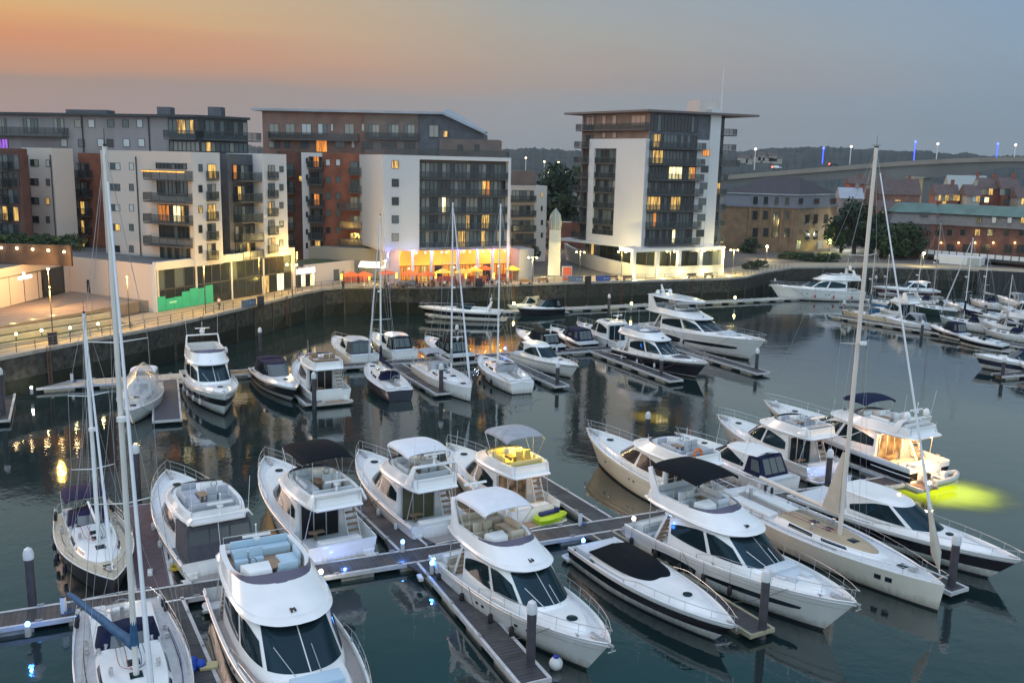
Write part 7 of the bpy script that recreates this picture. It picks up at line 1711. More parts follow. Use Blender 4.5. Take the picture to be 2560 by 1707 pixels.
for px, lab, mt_ in ((c2(62, 1478), 'blue grey banner on the railing, leftmost', bang), (c2(1168, 1338), 'blue grey banner on the railing before the restaurant', bang), (c3(510, 1530), 'grey blue banner on the railing left of the bin before the tower', bang), (c3(695, 1525), 'deep blue banner on the railing right of the bin before the tower', ban)):
    p = on(px); o = thing('railing_banner', lab, 'banner', (p.x, p.y, QZ), R(24 if p.x > -25 else 66), 'banners on the railing'); mb = MB(); mb.box(-1.5, -.04, .15, 1.5, .04, 1.1); mb.build('panel', mt_, o); 
    mb = MB(); [mb.box(x, -.05, .5, x+.5, -.045, .68) for x in (.1, .75)]; mb.build('pale_mark', M('mark_pale', (.35, .4, .5), .6), o)
p = on(c3(450, 1530)); o = thing('sign_board', 'orange red sign board with a white frame standing on the quay', 'sign', (p.x, p.y, QZ), R(20)); mb = MB(); mb.box(-.95, -.1, .2, .95, .05, 2.9); mb.build('frame', rendw, o, bevel=.03); mb = MB(); mb.box(-.8, -.13, .35, .8, -.105, 2.75); mb.build('panel', M('sign_orange', (.75, .14, .05), .6, emit=.15, ecol=(1, .2, .08)), o)
mb = MB(); [mb.box(-.55+i*.3, -.14, .8, -.36+i*.3, -.133, 1.35) for i in range(4)]; mb.build('lettering', rendw, o)
bench_m = M('bench_wood', (.18, .10, .06), .7)
for i, (px, lab) in enumerate(((c3(170, 1545), 'bench on the quay, leftmost of the five'), (c3(293, 1535), 'bench on the quay left of the orange sign'), (c3(765, 1520), 'bench right of the deep blue banner'), (c3(865, 1520), 'bench before the first white column of the tower'), (c3(1300, 1505), 'bench before the third white column'), (c3(1410, 1500), 'bench at the right end of the terrace'))):
    p = on(px); o = thing('bench', lab.replace('of the five', 'before the square'), 'bench', (p.x, p.y, QZ), R(23), 'benches on the quay'); mb = MB(); mb.box(-1, -.25, .42, 1, .25, .5); mb.build('seat', bench_m, o); mb = MB(); mb.box(-1, .22, .55, 1, .3, .95); mb.build('backrest', bench_m, o)
    for s_ in (-.85, .85): mb = MB(); mb.box(s_-.05, -.25, 0, s_+.05, .28, .42); mb.build('leg', fram, o)
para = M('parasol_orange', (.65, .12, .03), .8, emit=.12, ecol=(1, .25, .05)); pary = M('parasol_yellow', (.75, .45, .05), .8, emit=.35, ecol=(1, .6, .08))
for x, y, k_, lab in ((780, 1290, 0, 'leftmost by the bar awning'), (870, 1290, 0, 'second from the left by the bar awning'), (1030, 1275, 0, 'small one left of the restaurant'), (1190, 1280, 0, 'between the first two lit columns'), (1420, 1265, 1, 'centre of the terrace'), (1560, 1265, 1, 'right of the fourth lit column'), (1640, 1250, 1, 'near the fifth lit column'), (1715, 1240, 0, 'largest and reddest, before the fifth column'), (1905, 1240, 1, 'at the right end of the terrace'), (1310, 1285, 0, 'by the second lit column')):
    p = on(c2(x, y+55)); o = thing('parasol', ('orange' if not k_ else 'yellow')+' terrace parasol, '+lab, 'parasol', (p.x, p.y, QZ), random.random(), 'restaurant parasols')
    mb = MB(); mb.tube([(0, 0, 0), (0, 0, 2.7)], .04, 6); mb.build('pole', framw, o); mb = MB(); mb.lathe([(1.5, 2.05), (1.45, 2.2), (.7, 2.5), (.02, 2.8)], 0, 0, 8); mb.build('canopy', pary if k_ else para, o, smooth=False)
hedge_r = M('screen_red', (.45, .10, .06), .8, var=.3, vs_=2)
for x0, x1, y, lab in ((720, 890, 1310, 'low red terrace screen by the bar awning'), (1140, 1330, 1305, 'low red terrace screen left of the centre'), (1350, 1740, 1305, 'long low red terrace screen before the restaurant'), (1750, 1960, 1290, 'low red terrace screen at the right end of the restaurant')):
    a, b = on(c2(x0, y)), on(c2(x1, y-6)); d = b-a; o = thing('terrace_screen', lab, 'screen', (a.x, a.y, QZ), math.atan2(d.y, d.x), 'red screens round the terrace'); L_ = d.length; mb = MB(); mb.box(0, -.05, .1, L_, .05, 1.05); mb.build('panel', hedge_r, o)
    mb = MB(); [mb.box(i*L_/5-.04, -.07, 0, i*L_/5+.04, .07, 1.12) for i in range(6)]; mb.build('post', fram, o, smooth=False)
for i, x in enumerate((712, 905, 1580, 1775, 1095, 1370)):
    p = on(c2(x, 1335 if x < 1000 else 1325)); o = thing('patio_heater', 'slim glowing yellow heater column, number %s from the left along the terrace' % ('one two five six three four'.split()[i]), 'patio heater', (p.x, p.y, QZ), 0, 'glowing heaters of the terrace'); mb = MB(); mb.tube([(0, 0, 0), (0, 0, 1.2)], .22, 8); mb.build('base', rendp, o); mb = MB(); mb.tube([(0, 0, 1.2), (0, 0, 2.1)], .16, 8); mb.build('flame_tube', M('flame_glow', (1, .7, .1), .5, emit=2.5, ecol=(1, .62, .06)), o)
chm = M('chair_dark', (.10, .05, .03), .7)
for i in range(16):
    x_, y_ = PBF.W(lerp(-3, 21, (i+.5)/16), 3.0+(i % 3)*1.0); o = thing('cafe_table', 'dark terrace table with two chairs, '+ORD[i]+' from the left along the orange restaurant', 'table', (x_, y_, QZ), random.random()*3, 'restaurant terrace tables')
    mb = MB(); mb.lathe([(.45, .72), (.45, .76)], 0, 0, 10); mb.tube([(0, 0, 0), (0, 0, .72)], .04, 5); mb.build('table_top', chm, o)
    for s_ in (-.75, .75): mb = MB(); mb.box(s_-.22, -.22, .42, s_+.22, .22, .47); mb.box(s_+(.2 if s_ > 0 else -.24), -.22, .47, s_+(.24 if s_ > 0 else -.2), .22, .95); [mb.box(s_+a-.02, b-.02, 0, s_+a+.02, b+.02, .42) for a in (-.18, .18) for b in (-.18, .18)]; mb.build('chair', chm, o, smooth=False)

# ================================================================ people (small in the photo)
def person(label, px, top, leg, hair=(.03, .02, .015), sit=False, rz=0, z=QZ, group='people on the quay', stride=.18):
    p = on(px, z) if not isinstance(px, Vector) else px
    o = thing('person', label, 'person', (p.x, p.y, z), rz, group)
    bm = bmesh.new()
    hz_ = .5 if sit else .95
    J = dict(pel=(0, 0, hz_), ch=(.0, 0, hz_+.42), nk=(0, 0, hz_+.56), hd=(.01, 0, hz_+.72), ht=(0, 0, hz_+.80))
    for s_, n in ((1, 'l'), (-1, 'r')):
        J['sh'+n] = (0, s_*.19, hz_+.48); J['el'+n] = (.06*s_-.03, s_*.25, hz_+.2); J['ha'+n] = (.12+.05*s_, s_*.22, hz_-.03)
        J['hp'+n] = (0, s_*.09, hz_-.03)
        if sit: J['kn'+n] = (.42, s_*.11, hz_-.02); J['an'+n] = (.44, s_*.11, .06)
        else: J['kn'+n] = (s_*stride*.5+.03, s_*.1, .5); J['an'+n] = (s_*stride-.03, s_*.1, .07)
        J['to'+n] = (J['an'+n][0]+.18, s_*.12, .03)
    rad = dict(pel=.13, ch=.15, nk=.055, hd=.10, ht=.085)
    for n in 'lr': rad.update({'sh'+n: .065, 'el'+n: .045, 'ha'+n: .04, 'hp'+n: .09, 'kn'+n: .06, 'an'+n: .042, 'to'+n: .035})
    E_ = [('pel', 'ch'), ('ch', 'nk'), ('nk', 'hd'), ('hd', 'ht')]
    for n in 'lr': E_ += [('ch', 'sh'+n), ('sh'+n, 'el'+n), ('el'+n, 'ha'+n), ('pel', 'hp'+n), ('hp'+n, 'kn'+n), ('kn'+n, 'an'+n), ('an'+n, 'to'+n)]
    ks = list(J); me = bpy.data.meshes.new('body'); me.from_pydata([J[k_] for k_ in ks], [(ks.index(a), ks.index(b)) for a, b in E_], [])
    b = link('body', me, o); b.modifiers.new('skin', 'SKIN'); sk = me.skin_vertices[0].data
    for i, k_ in enumerate(ks): sk[i].radius = (rad[k_], rad[k_])
    sk[0].use_root = True
    b.modifiers.new('sub', 'SUBSURF').levels = 1
    me.materials.append(M('skin', (.45, .27, .19), .6))
    # clothes as looser skins
    for nm, ed, col, gr in (('shirt', [('pel', 'ch'), ('ch', 'shl'), ('ch', 'shr'), ('shl', 'ell'), ('shr', 'elr')], top, .03), ('trousers', [('pel', 'hpl'), ('pel', 'hpr'), ('hpl', 'knl'), ('hpr', 'knr'), ('knl', 'anl'), ('knr', 'anr')], leg, .022)):
        kk = sorted({a for e in ed for a in e}, key=ks.index); m2 = bpy.data.meshes.new(nm); m2.from_pydata([J[k_] for k_ in kk], [(kk.index(a), kk.index(b_)) for a, b_ in ed], [])
        c = link(nm, m2, o); c.modifiers.new('skin', 'SKIN'); s2_ = m2.skin_vertices[0].data
        for i, k_ in enumerate(kk): s2_[i].radius = (rad[k_]+gr, rad[k_]+gr)
        s2_[kk.index('pel')].use_root = True; c.modifiers.new('sub', 'SUBSURF').levels = 1; m2.materials.append(M(nm+str(col), col, .85))
    mb = MB(); mb.ball(J['ht'][0]-.02, 0, J['ht'][2]+.0, .115, 0, 10, 6, sz=.9); mb.build('hair', M('hair'+str(hair), hair, .7), o)
person('person in pale top walking past the green hoarding', c1(1535, 1498), (.5, .45, .42), (.05, .05, .09), rz=R(64))
person('person in a dark coat leaning by the railing where the quay bends', c2(722, 1362), (.02, .02, .025), (.02, .02, .03), rz=R(110))
person('person in dark clothes standing left of the bar awning', c2(830, 1315), (.05, .04, .05), (.03, .03, .04), rz=R(20))
person('person in a grey top standing behind the tall mast before the bar', c2(1015, 1335), (.2, .2, .22), (.04, .04, .06), rz=R(-20))
person('person in a plum top near the restaurant banner', c2(1235, 1330), (.15, .05, .1), (.03, .03, .05), rz=R(200))
person('person in a dark jacket beside the black bin before the restaurant', c2(1730, 1318), (.03, .03, .04), (.03, .03, .04), rz=R(180))
person('person seated on the bench near the orange sign', on(c3(310, 1532)), (.4, .38, .4), (.04, .05, .08), sit=True, rz=R(-67))
for i in range(10):
    x_, y_ = PBF.W(lerp(-2.5, 21, (i+.3)/10), 3.1+(i % 3)*1.0); person('person seated on the restaurant terrace, '+ORD[i]+' from the left', Vector((x_+.7, y_, QZ)), random.choice([(.5, .1, .08), (.6, .55, .5), (.1, .1, .15), (.35, .2, .12)]), (.05, .05, .08), sit=True, rz=random.random()*6, group='people seated on the restaurant terrace')

# ================================================================ background buildings
def gable(mb, x0, y0, x1, y1, z0, z1, mi=0, ov=.4, along='x'):
    if along == 'x': r_ = [(x0-ov, (y0+y1)/2, z1), (x1+ov, (y0+y1)/2, z1)]; c_ = [(x0-ov, y0-ov, z0), (x1+ov, y0-ov, z0), (x1+ov, y1+ov, z0), (x0-ov, y1+ov, z0)]; mb.face([c_[0], c_[1], r_[1], r_[0]], mi); mb.face([c_[2], c_[3], r_[0], r_[1]], mi); mb.face([c_[3], c_[0], r_[0]], mi); mb.face([c_[1], c_[2], r_[1]], mi); mb.face(c_[::-1], mi)
    else: r_ = [((x0+x1)/2, y0-ov, z1), ((x0+x1)/2, y1+ov, z1)]; c_ = [(x0-ov, y0-ov, z0), (x1+ov, y0-ov, z0), (x1+ov, y1+ov, z0), (x0-ov, y1+ov, z0)]; mb.face([c_[0], r_[0], r_[1], c_[3]], mi); mb.face([c_[1], c_[2], r_[1], r_[0]], mi); mb.face([c_[0], c_[1], r_[0]], mi); mb.face([c_[2], c_[3], r_[1]], mi); mb.face(c_[::-1], mi)
# tan office
bO = thing('office_building', 'tan brick office with a grey mansard roof, right of the tower', 'office building')
Oc = P(*c4(462, 765), QZ); Oc = V2(Oc.x, Oc.y); dL = V2(math.cos(R(160)), math.sin(R(160))); dR = V2(math.cos(R(50)), math.sin(R(50)))
OL_ = Fac(Oc+dL*26, Oc); OR_ = Fac(Oc, Oc+dR*30); lu = OL_.u(c4(150, 600)); ru = OR_.u(c4(708, 600)); ze = OL_.z(c4(455, 495)); zb_ = OL_.z(c4(460, 415)); zt_ = OL_.z(c4(480, 335))
Lp = V2(*OL_.W(lu-6)); Rp = V2(*OR_.W(ru)); Bp = Lp+(Rp-Oc)
poly_box('wall', [Oc, Rp, Bp, Lp], QZ, ze, brickt, bO)
mb = MB(); c0 = (Oc+Bp)/2
def ins(p, k_): return p+(c0-p)*k_
base = [ins(p, -.03) for p in (Oc, Rp, Bp, Lp)]; mid_ = [ins(p, .06) for p in (Oc, Rp, Bp, Lp)]
rows = [[(p.x, p.y, ze) for p in base], [(p.x, p.y, ze+.25) for p in base], [(p.x, p.y, zb_) for p in mid_]]; mb.grid(rows, 0, close=True)
ov_ = [ins(p, .03) for p in (Oc, Rp, Bp, Lp)]; mb.grid([[(p.x, p.y, zb_) for p in ov_], [(p.x, p.y, zb_+.3) for p in ov_]], 1, close=True)
rg0, rg1 = c0+(Lp-Oc)*.22, c0-(Lp-Oc)*.22; q4 = [(p.x, p.y, zb_+.3) for p in ov_]; ra, rb = (rg0.x, rg0.y, zt_+1.2), (rg1.x, rg1.y, zt_+1.2)
mb.face([q4[0], q4[1], rb], 2); mb.face([q4[1], q4[2], ra, rb], 2); mb.face([q4[2], q4[3], ra], 2); mb.face([q4[3], q4[0], rb, ra], 2)
mb.build('roof', [M('mansard_grey', (.12, .125, .145), .6, var=.1), zinc, M('tiles_purple', (.04, .036, .042), .7, var=.15, vs_=1)], bO, smooth=False)
for x in (218, 282, 348, 412): wpx(OL_, bO, c4(x-14, 418), c4(x+14, 470), 'd', 1, name='dormer_window', off=.35, fr=zinc)
for x in (215, 280, 410):
    for y in (535, 640): wpx(OL_, bO, c4(x-14, y-28), c4(x+14, y+28), 'd', 1)
wpx(OL_, bO, c4(325, 510), c4(355, 670), 'd', 1)
for x in (178, 245, 312, 375, 440): u_ = OL_.u(c4(x, 600)); poly_box('pier', [OL_.W(u_-.25, .3), OL_.W(u_+.25, .3), OL_.W(u_+.25, 0), OL_.W(u_-.25, 0)], QZ, ze, brickt, bO)
for x in (535, 585, 648):
    for y in (558, 655): wpx(OR_, bO, c4(x-11, y-27), c4(x+11, y+27), 'd', 1)
for x in (490, 590, 690): wpx(OR_, bO, c4(x-12, 432), c4(x+12, 465), 'd', 1, name='dormer_window', off=.2)
for x in (480, 610): wpx(OL_ if x < 462 else OR_, bO, c4(x-12, 690), c4(x+12, 740), 'c', 1)
# warehouse with green roof
bW = thing('brick_warehouse', 'long brick warehouse with a green roof and warm lamps along its foot', 'warehouse')
Wl = P(*c5(1240, 1150), QZ+1.2); WF = Fac((Wl.x, Wl.y), (Wl.x+21.5, Wl.y-21)); WE = Fac((Wl.x-10.5, Wl.y+1.5), (Wl.x, Wl.y))
wu = 30; ze = WF.z(c5(1300, 790)); zs_ = WF.z(c5(1300, 655)); zt_ = WF.z(c5(1300, 560))
poly_box('wall', [WE.W(0), V2(*WF.W(0)), WF.W(wu+10), back(WF, wu+10, 13), V2(*WE.W(0))+V2(9, 9)], QZ, ze, M('brick_old', (.125, .062, .05), .85, var=.3, vs_=.6), bW)
dd_ = WF
mb = MB(); mb.hexa([(*WF.W(-.2, .5), ze), (*WF.W(wu+10, .5), ze), (*WF.W(wu+10, -12), ze), (*WF.W(-.2, -12), ze), (*WF.W(-.2, -1.6), zs_), (*WF.W(wu+10, -1.6), zs_), (*WF.W(wu+10, -11), zs_), (*WF.W(-.2, -11), zs_)], 0)
mb.hexa([(*WF.W(-2, -.9), zs_), (*WF.W(wu+10, -.9), zs_), (*WF.W(wu+10, -11), zs_), (*WF.W(-2, -11), zs_), (*WF.W(-1, -3.5), zt_+.3), (*WF.W(wu+10, -3.5), zt_+.3), (*WF.W(wu+10, -8.5), zt_+.3), (*WF.W(-1, -8.5), zt_+.3)], 1)
mb.hexa([(*WE.W(-.3, .4), ze), (*WE.W(10.7, .4), ze), (*WE.W(10.7, -10), ze), (*WE.W(-.3, -10), ze), (*WE.W(1.2, -1.5), zs_), (*WE.W(10.7, -1.5), zs_), (*WE.W(10.7, -9), zs_), (*WE.W(1.2, -9), zs_)], 0)
mb.hexa([(*WE.W(.8, -.9), zs_), (*WE.W(11, -.9), zs_), (*WE.W(11, -9), zs_), (*WE.W(.8, -9), zs_), (*WE.W(3, -3), zt_+.3), (*WE.W(11, -3), zt_+.3), (*WE.W(11, -7), zt_+.3), (*WE.W(3, -7), zt_+.3)], 1)
mb.build('roof', [M('slate_brown', (.13, .12, .11), .7, var=.15, vs_=1), green], bW, smooth=False)
for x, k_ in ((1810, 'd'), (1990, 'p'), (2180, 'p'), (2345, 'y')): wpx(WF, bW, c5(x-24, 700), c5(x+24, 775), k_, 1, name='roof_light', off=.25 if True else 0)
for x, k_ in ((1290, 'd'), (1600, 'd'), (1785, 'y'), (1935, 'd'), (2135, 'd'), (1440, 'd'), (2320, 'd')): wpx(WF, bW, c5(x-27, 850), c5(x+27, 930), k_, 1)
for x, k_ in ((1450, 'd'), (1650, 'd'), (1880, 'd'), (2160, 'd'), (2310, 'd')): wpx(WF, bW, c5(x-45, 1030), c5(x+45, 1140), k_, 2, name='ground_floor_window')
for x in (1075, 1170):
    for y in (825, 1000): wpx(WE, bW, c5(x-22, y-40), c5(x+22, y+40), 'd', 1)
wpx(WE, bW, c5(1100, 640), c5(1190, 695), 'd', 1, off=-.5)
for x in (1345, 1560, 1762, 1985, 2250):
    u_, z = WF.uz(c5(x, 1010)); x_, y_ = WF.W(u_, .5); mb = MB(); mb.lathe([(.22, z-.15), (.05, z+.1)], x_, y_, 8); mb.build('wall_lamp', M('lamp_glow2', (1, .8, .4), .5, emit=16, ecol=(1, .62, .2)), bW); xx, yy = WF.W(u_, .8); lamp('warehouse_lamp', (xx, yy, z-.3), (1, .5, .14), 30, rad=.15)
# balustrade, shed, sheet piling
fe = thing('white_balustrade', 'white panelled balustrade on the deck before the brick warehouse', 'fence'); mb = MB(); FFn = Fac(V2(*WF.W(-2, 3.2)), V2(*WF.W(30, 3.2)))
for i in range(20): mb.box(0, 0, 0, .001, .001, .001) if False else None
w__ = 34/20
for i in range(20):
    a, b = FFn.W(i*w__+.12, 0), FFn.W((i+1)*w__-.12, 0); a2, b2_ = FFn.W(i*w__+.12, -.08), FFn.W((i+1)*w__-.12, -.08); mb.prism([a, b, b2_, a2], QZ+1.35, QZ+2.35)
mb.build('panel', M('fence_white', (.70, .70, .70), .6), fe, smooth=False); poly_box('deck_edge', [FFn.W(0, .2), FFn.W(34, .2), FFn.W(34, -3.1), FFn.W(0, -3.1)], QZ+.7, QZ+1.3, dark, fe)
sh_ = thing('white_shed', 'low white boat shed with a grey sliding door before the warehouse', 'shed'); sp_ = P(*c5(1240, 1310), QZ-1); SF = Fac((sp_.x, sp_.y), (sp_.x+17, sp_.y-13)); su = SF.u(c5(1810, 1320))
poly_box('wall', [SF.W(0), SF.W(su), back(SF, su, 5), back(SF, 0, 5)], QZ-2, SF.z(c5(1400, 1175)), M('shed_white', (.66, .68, .69), .6), sh_); poly_box('sliding_door', [SF.W(su*.72, .05), SF.W(su-.2, .05), SF.W(su-.2, 0.01), SF.W(su*.72, .01)], QZ-.6, SF.z(c5(1700, 1200)), M('shed_grey', (.35, .38, .38), .5), sh_); wpx(SF, sh_, c5(1250, 1215), c5(1305, 1290), 'd', 1, off=.06)
sheet = thing('sheet_piling', 'dark corrugated sheet pile wall below the warehouse deck', 'wall'); mb = MB(); A_, B2_ = V2(100.2, 198.6), V2(150, 180); d = (B2_-A_).normalized(); n_ = V2(d.y, -d.x)
rows = [[], []]
for i in range(160): q = A_+d*i*.33+n_*(.25 if i % 4 < 2 else 0); rows[0].append((q.x, q.y, -1)); rows[1].append((q.x, q.y, QZ+.3))
mb.grid(rows); mb.build('sheets', M('sheet_dark', (.03, .035, .035), .6), sheet, smooth=False)
# building behind B (white end block)
bE = thing('apartment_building', 'smaller white ended apartment block with grey balconies behind the restaurant block', 'apartment building')
EF = plane_at(c3(55, 1000), 196, 22); eu, eu2 = EF.u(c3(238, 1000)), EF.u(c3(312, 1000)); ez = EF.z(c3(250, 878)); ez2 = EF.z(c3(200, 776))
poly_box('wall', [EF.W(-4), EF.W(eu), back(EF, eu, 8), back(EF, -4, 8)], QZ, ez, rendp, bE); poly_box('end_wall', [EF.W(eu), EF.W(eu2, .3), back(EF, eu2, 8), back(EF, eu, 8)], QZ, ez+.02, rendw, bE)
poly_box('top_storey', [EF.W(-4, -1.5), EF.W(EF.u(c3(262, 800)), -1.5), back(EF, eu, 8), back(EF, -4, 8)], ez, ez2, cladb, bE)
for i, y in enumerate((1270, 1180, 1080, 980)):
    z = EF.z(c3(150, y)); glazing(EF, bE, EF.u(c3(80, y)), EF.u(c3(225, y)), z+.1, z+2.2, 6, rseq(6, 'dmmc'), .05, 'balcony_door'); balcony(EF, bE, EF.u(c3(75, y)), EF.u(c3(228, y)), z, 1.3)
for y, k_ in ((938, 'y'), (1030, 'd'), (1125, 'd'), (1210, 'd')): wpx(EF, bE, c3(274, y-18), c3(286, y+18), k_, 1, off=.2)
# houses
def house(label, a, b, Yd, roofh, wm, wins=(), ang=-8, rm=None, depth=9, along='x', gr=None, chim=True, name='brick_house'):
    f_ = plane_at((a[0], b[1]), Yd, ang); u0, zt = f_.uz(a); u1, zb2_ = f_.uz(b); h = thing(name, label, 'house', (*f_.W(0), QZ), f_.ang, gr or 'brick houses beyond the harbour'); w_ = u1
    mb = MB(); mb.box(0, 0, 0, w_, depth, zt-QZ); wo = mb.build('wall', wm, h, smooth=False)
    mb = MB(); gable(mb, 0, 0, w_, depth, zt-QZ, zt-QZ+roofh, along=along); rf = mb.build('roof', rm or M('roof_tiles_brown', (.10, .07, .065), .8, var=.2, vs_=1), h, smooth=False)
    if chim: mb = MB(); mb.box(w_*.75, depth*.45, zt-QZ+roofh*.5, w_*.75+.9, depth*.45+.7, zt-QZ+roofh+1.3); mb.build('chimney', wm, rf, smooth=False)
    for (x, y, w2, h2, k_) in wins:
        uu, zz_ = f_.uz((x, y)); s_ = f_.A; me = win_mesh(w2, h2, k_, len(k_)); o = link('window', me, h); o.location = (uu-w2/2, -.03, zz_-QZ-h2/2)
    return h
wb = M('brick_far', (.24, .085, .06), .85, var=.2, vs_=.6); wbt = M('brick_far_dull', (.17, .10, .085), .85, var=.2, vs_=.6); wgs = M('render_far', (.34, .31, .27), .8)
house('small red brick house, leftmost of those under the bridge', c5(205, 290), c5(375, 480), 330, 2.2, wb, [(*c5(228, 402), 1.6, 1.8, 'p'), (*c5(277, 402), 1.6, 1.8, 'p')])
house('dull brick house behind the tall cream mast', c5(410, 300), c5(700, 420), 345, 3, wbt, [(*c5(460, 320), 2, 2, 'c')])
house('long dark roofed terrace under the bridge pier', c5(560, 420), c5(1060, 620), 300, 5, wbt, [(*c5(800, 550), 1.8, 3.2, 'y'), (*c5(900, 570), 3, 1.6, 'm'), (*c5(1000, 570), 3, 1.6, 'm')])
house('lower brick terrace before it with one lit window', c5(580, 640), c5(1040, 790), 270, 3.2, wbt, [(*c5(640, 680), 1.6, 2.2, 'y'), (*c5(720, 680), 1.6, 2, 'c'), (*c5(800, 680), 1.6, 2, 'm'), (*c5(930, 680), 1.6, 2, 'm')])
house('grey house with a pale roof left of the long terrace', c5(100, 470), c5(370, 600), 300, 3.4, M('render_grey_far', (.22, .20, .20), .8), [(*c5(200, 560), 2, 1.6, 'm')], rm=zinc)
house('brick house with a long row of lit windows, under a grey roof', c5(1270, 430), c5(1540, 560), 262, 3, wb, [(*c5(1330, 465), 3.2, 1.8, 'cyc'), (*c5(1410, 465), 3.2, 1.8, 'cyc'), (*c5(1500, 462), 3, 1.8, 'yy'), (*c5(1370, 530), 1.2, 1.2, 'y')], ang=-12)
house('narrow buff house between the brick houses', c5(1640, 440), c5(1800, 570), 255, 3, wgs, [(*c5(1765, 475), 2, 1.8, 'py')], ang=-12)
house('tall brick house with a lit top window, above the green roof', c5(1800, 350), c5(2035, 580), 262, 3, wb, [(*c5(1850, 385), 3, 2, 'cm'), (*c5(1912, 385), 2.6, 2, 'y'), (*c5(1825, 490), 1.5, 1.5, 'm'), (*c5(1895, 490), 1.2, 1.5, 'w')], ang=-12)
house('second tall brick house right of the lit top window', c5(2065, 350), c5(2265, 590), 258, 3, wb, [(*c5(2150, 390), 4, 2, 'cmc'), (*c5(2230, 390), 2.4, 2, 'cm'), (*c5(2150, 510), 1.5, 1.5, 'm')], ang=-12)
house('buff house cut off by the right edge of the photo', c5(2270, 470), c5(2450, 620), 250, 3, wgs, [(*c5(2320, 505), 2, 1.8, 'cy')], ang=-12)
house('house with a big pale hipped roof behind the brick houses', c5(1440, 400), c5(1900, 520), 300, 5.5, wb, [], rm=M('roof_pale_green', (.30, .34, .32), .6))

# ================================================================ bridge
br = thing('road_bridge', 'long concrete road bridge rising over the houses with a haunched pier', 'bridge')
conc = M('bridge_concrete', (.15, .145, .135), .8, var=.15, vs_=.05); concd = M('bridge_parapet', (.26, .22, .18), .8, var=.15, vs_=.1)
tp_ = [(1500, 418), (1680, 404), (1800, 394), (1900, 386), (2000, 378), (2100, 371), (2200, 366), (2300, 363), (2500, 364)]; bt_ = [(1500, 436), (1680, 424), (1800, 418), (1900, 412), (2000, 408), (2080, 412), (2200, 404), (2300, 386), (2500, 378)]
YB = 430; mb = MB(); rows = []
for (x, y), (x2, y2) in zip(tp_, bt_):
    a = PY(*F(x, y), YB); b = PY(*F(x, y2), YB); rows.append([(a.x, YB, b.z), (a.x, YB, a.z-1.3), (a.x, YB+14, a.z-1.3), (a.x, YB+14, b.z)])
mb.grid(rows, 0, close=True); mb.build('deck', conc, br, smooth=False)
mb = MB(); rows = []
for x, y in tp_: a = PY(*F(x, y), YB); rows.append([(a.x, YB-1.0, a.z-1.6), (a.x, YB-1.0, a.z+.4), (a.x, YB-.6, a.z+.4), (a.x, YB-.6, a.z-1.6)])
mb.grid(rows, 0, close=True); mb.build('parapet', concd, br, smooth=False)
for x0, x1, y0 in ((2112, 2142, 405), (1790, 1806, 416), (2420, 2440, 380)):
    a, b = PY(*F(x0, y0), YB), PY(*F(x1, y0), YB); mb = MB(); mb.box(a.x, YB+1, 0, b.x, YB+11, a.z+2); mb.build('pier', conc, br, smooth=False)
a, b = PY(*c5(1000, 340), 400), PY(*c5(1120, 225), 400); o = thing('lit_substation', 'small block of tan stone lit beside the bridge pier', 'building'); poly_box('wall', [(a.x, 400), (b.x, 400), (b.x, 408), (a.x, 408)], QZ, b.z, M('stone_tan', (.42, .30, .16), .8), o); poly_box('parapet', [(a.x-.3, 399.7), (b.x+.3, 399.7), (b.x+.3, 408), (a.x-.3, 408)], b.z, b.z+.5, wgs, o)
for i, (x, y0, y1, c_) in enumerate(((210, 130, 245, 'w'), (795, 115, 210, 'w'), (1325, 98, 190, 'w'), (1800, 105, 195, 'w'), (628, 125, 205, 'b'), (1188, 85, 185, 'b'), (1693, 98, 180, 'b'))):
    a, b = PY(*c4(x, y1), YB+3), PY(*c4(x, y0), YB+3); blue = c_ == 'b'
    o = thing('bridge_light' if blue else 'street_lamp', ('tall blue lit post on the bridge, ' if blue else 'white headed street lamp on the bridge, ')+('first from the left', 'second from the left', 'third from the left', 'rightmost of them', 'first from the left', 'second and brightest', 'rightmost of them')[i], 'light post' if blue else 'street lamp', (a.x, a.y, a.z-1), 0, 'blue light posts on the bridge' if blue else 'street lamps on the bridge')
    hh = b.z-a.z+1; mb = MB(); mb.tube([(0, 0, 0), (0, 0, hh)], .22, 6); mb.build('post', M('blue_post', (.05, .08, 1), .5, emit=3.5, ecol=(.03, .07, 1)) if blue else alu, o)
    mb = MB(); mb.ball(0, 0, hh, .5, 0, 8, 5); (mb.build('lantern', M('bridge_lantern', (1, .9, .8), .5, emit=8, ecol=(1, .72, .5)) if not blue else M('blue_head', (.1, .15, 1), .5, emit=6, ecol=(.05, .1, 1)), o))
def car(label, px, col, tail=True):
    a = PY(*px, YB+3); o = thing('car', label, 'car', (a.x, a.y, a.z-.6), R(2), 'cars on the bridge'); mb = MB(); mb.prism([(-2.1, -.85), (2.1, -.85), (2.1, .85), (-2.1, .85)], .3, .9); mb.hexa([(-1.4, -.8, .9), (1.2, -.8, .9), (1.2, .8, .9), (-1.4, .8, .9), (-.9, -.65, 1.45), (.7, -.65, 1.45), (.7, .65, 1.45), (-.9, .65, 1.45)]); mb.build('body', col, o, bevel=.12)
    for x in (-1.3, 1.3): mb = MB(); mb.tube([(x, -.9, .33), (x, .9, .33)], .33, 10); mb.build('wheel', rubber, o)
    mb = MB(); mb.ball(-2.1, -.5, .85, .4, 0, 6, 4); mb.build('tail_light', M('tail_glow', (1, .05, .03), .5, emit=7, ecol=(1, .08, .04)), o)
car('pale car with red tail lights, leftmost on the bridge', c4(345, 243), gel); car('dark car with red tail lights on the bridge', c4(695, 226), dark); car('pale van at the crest of the bridge', c4(1808, 206), gel)

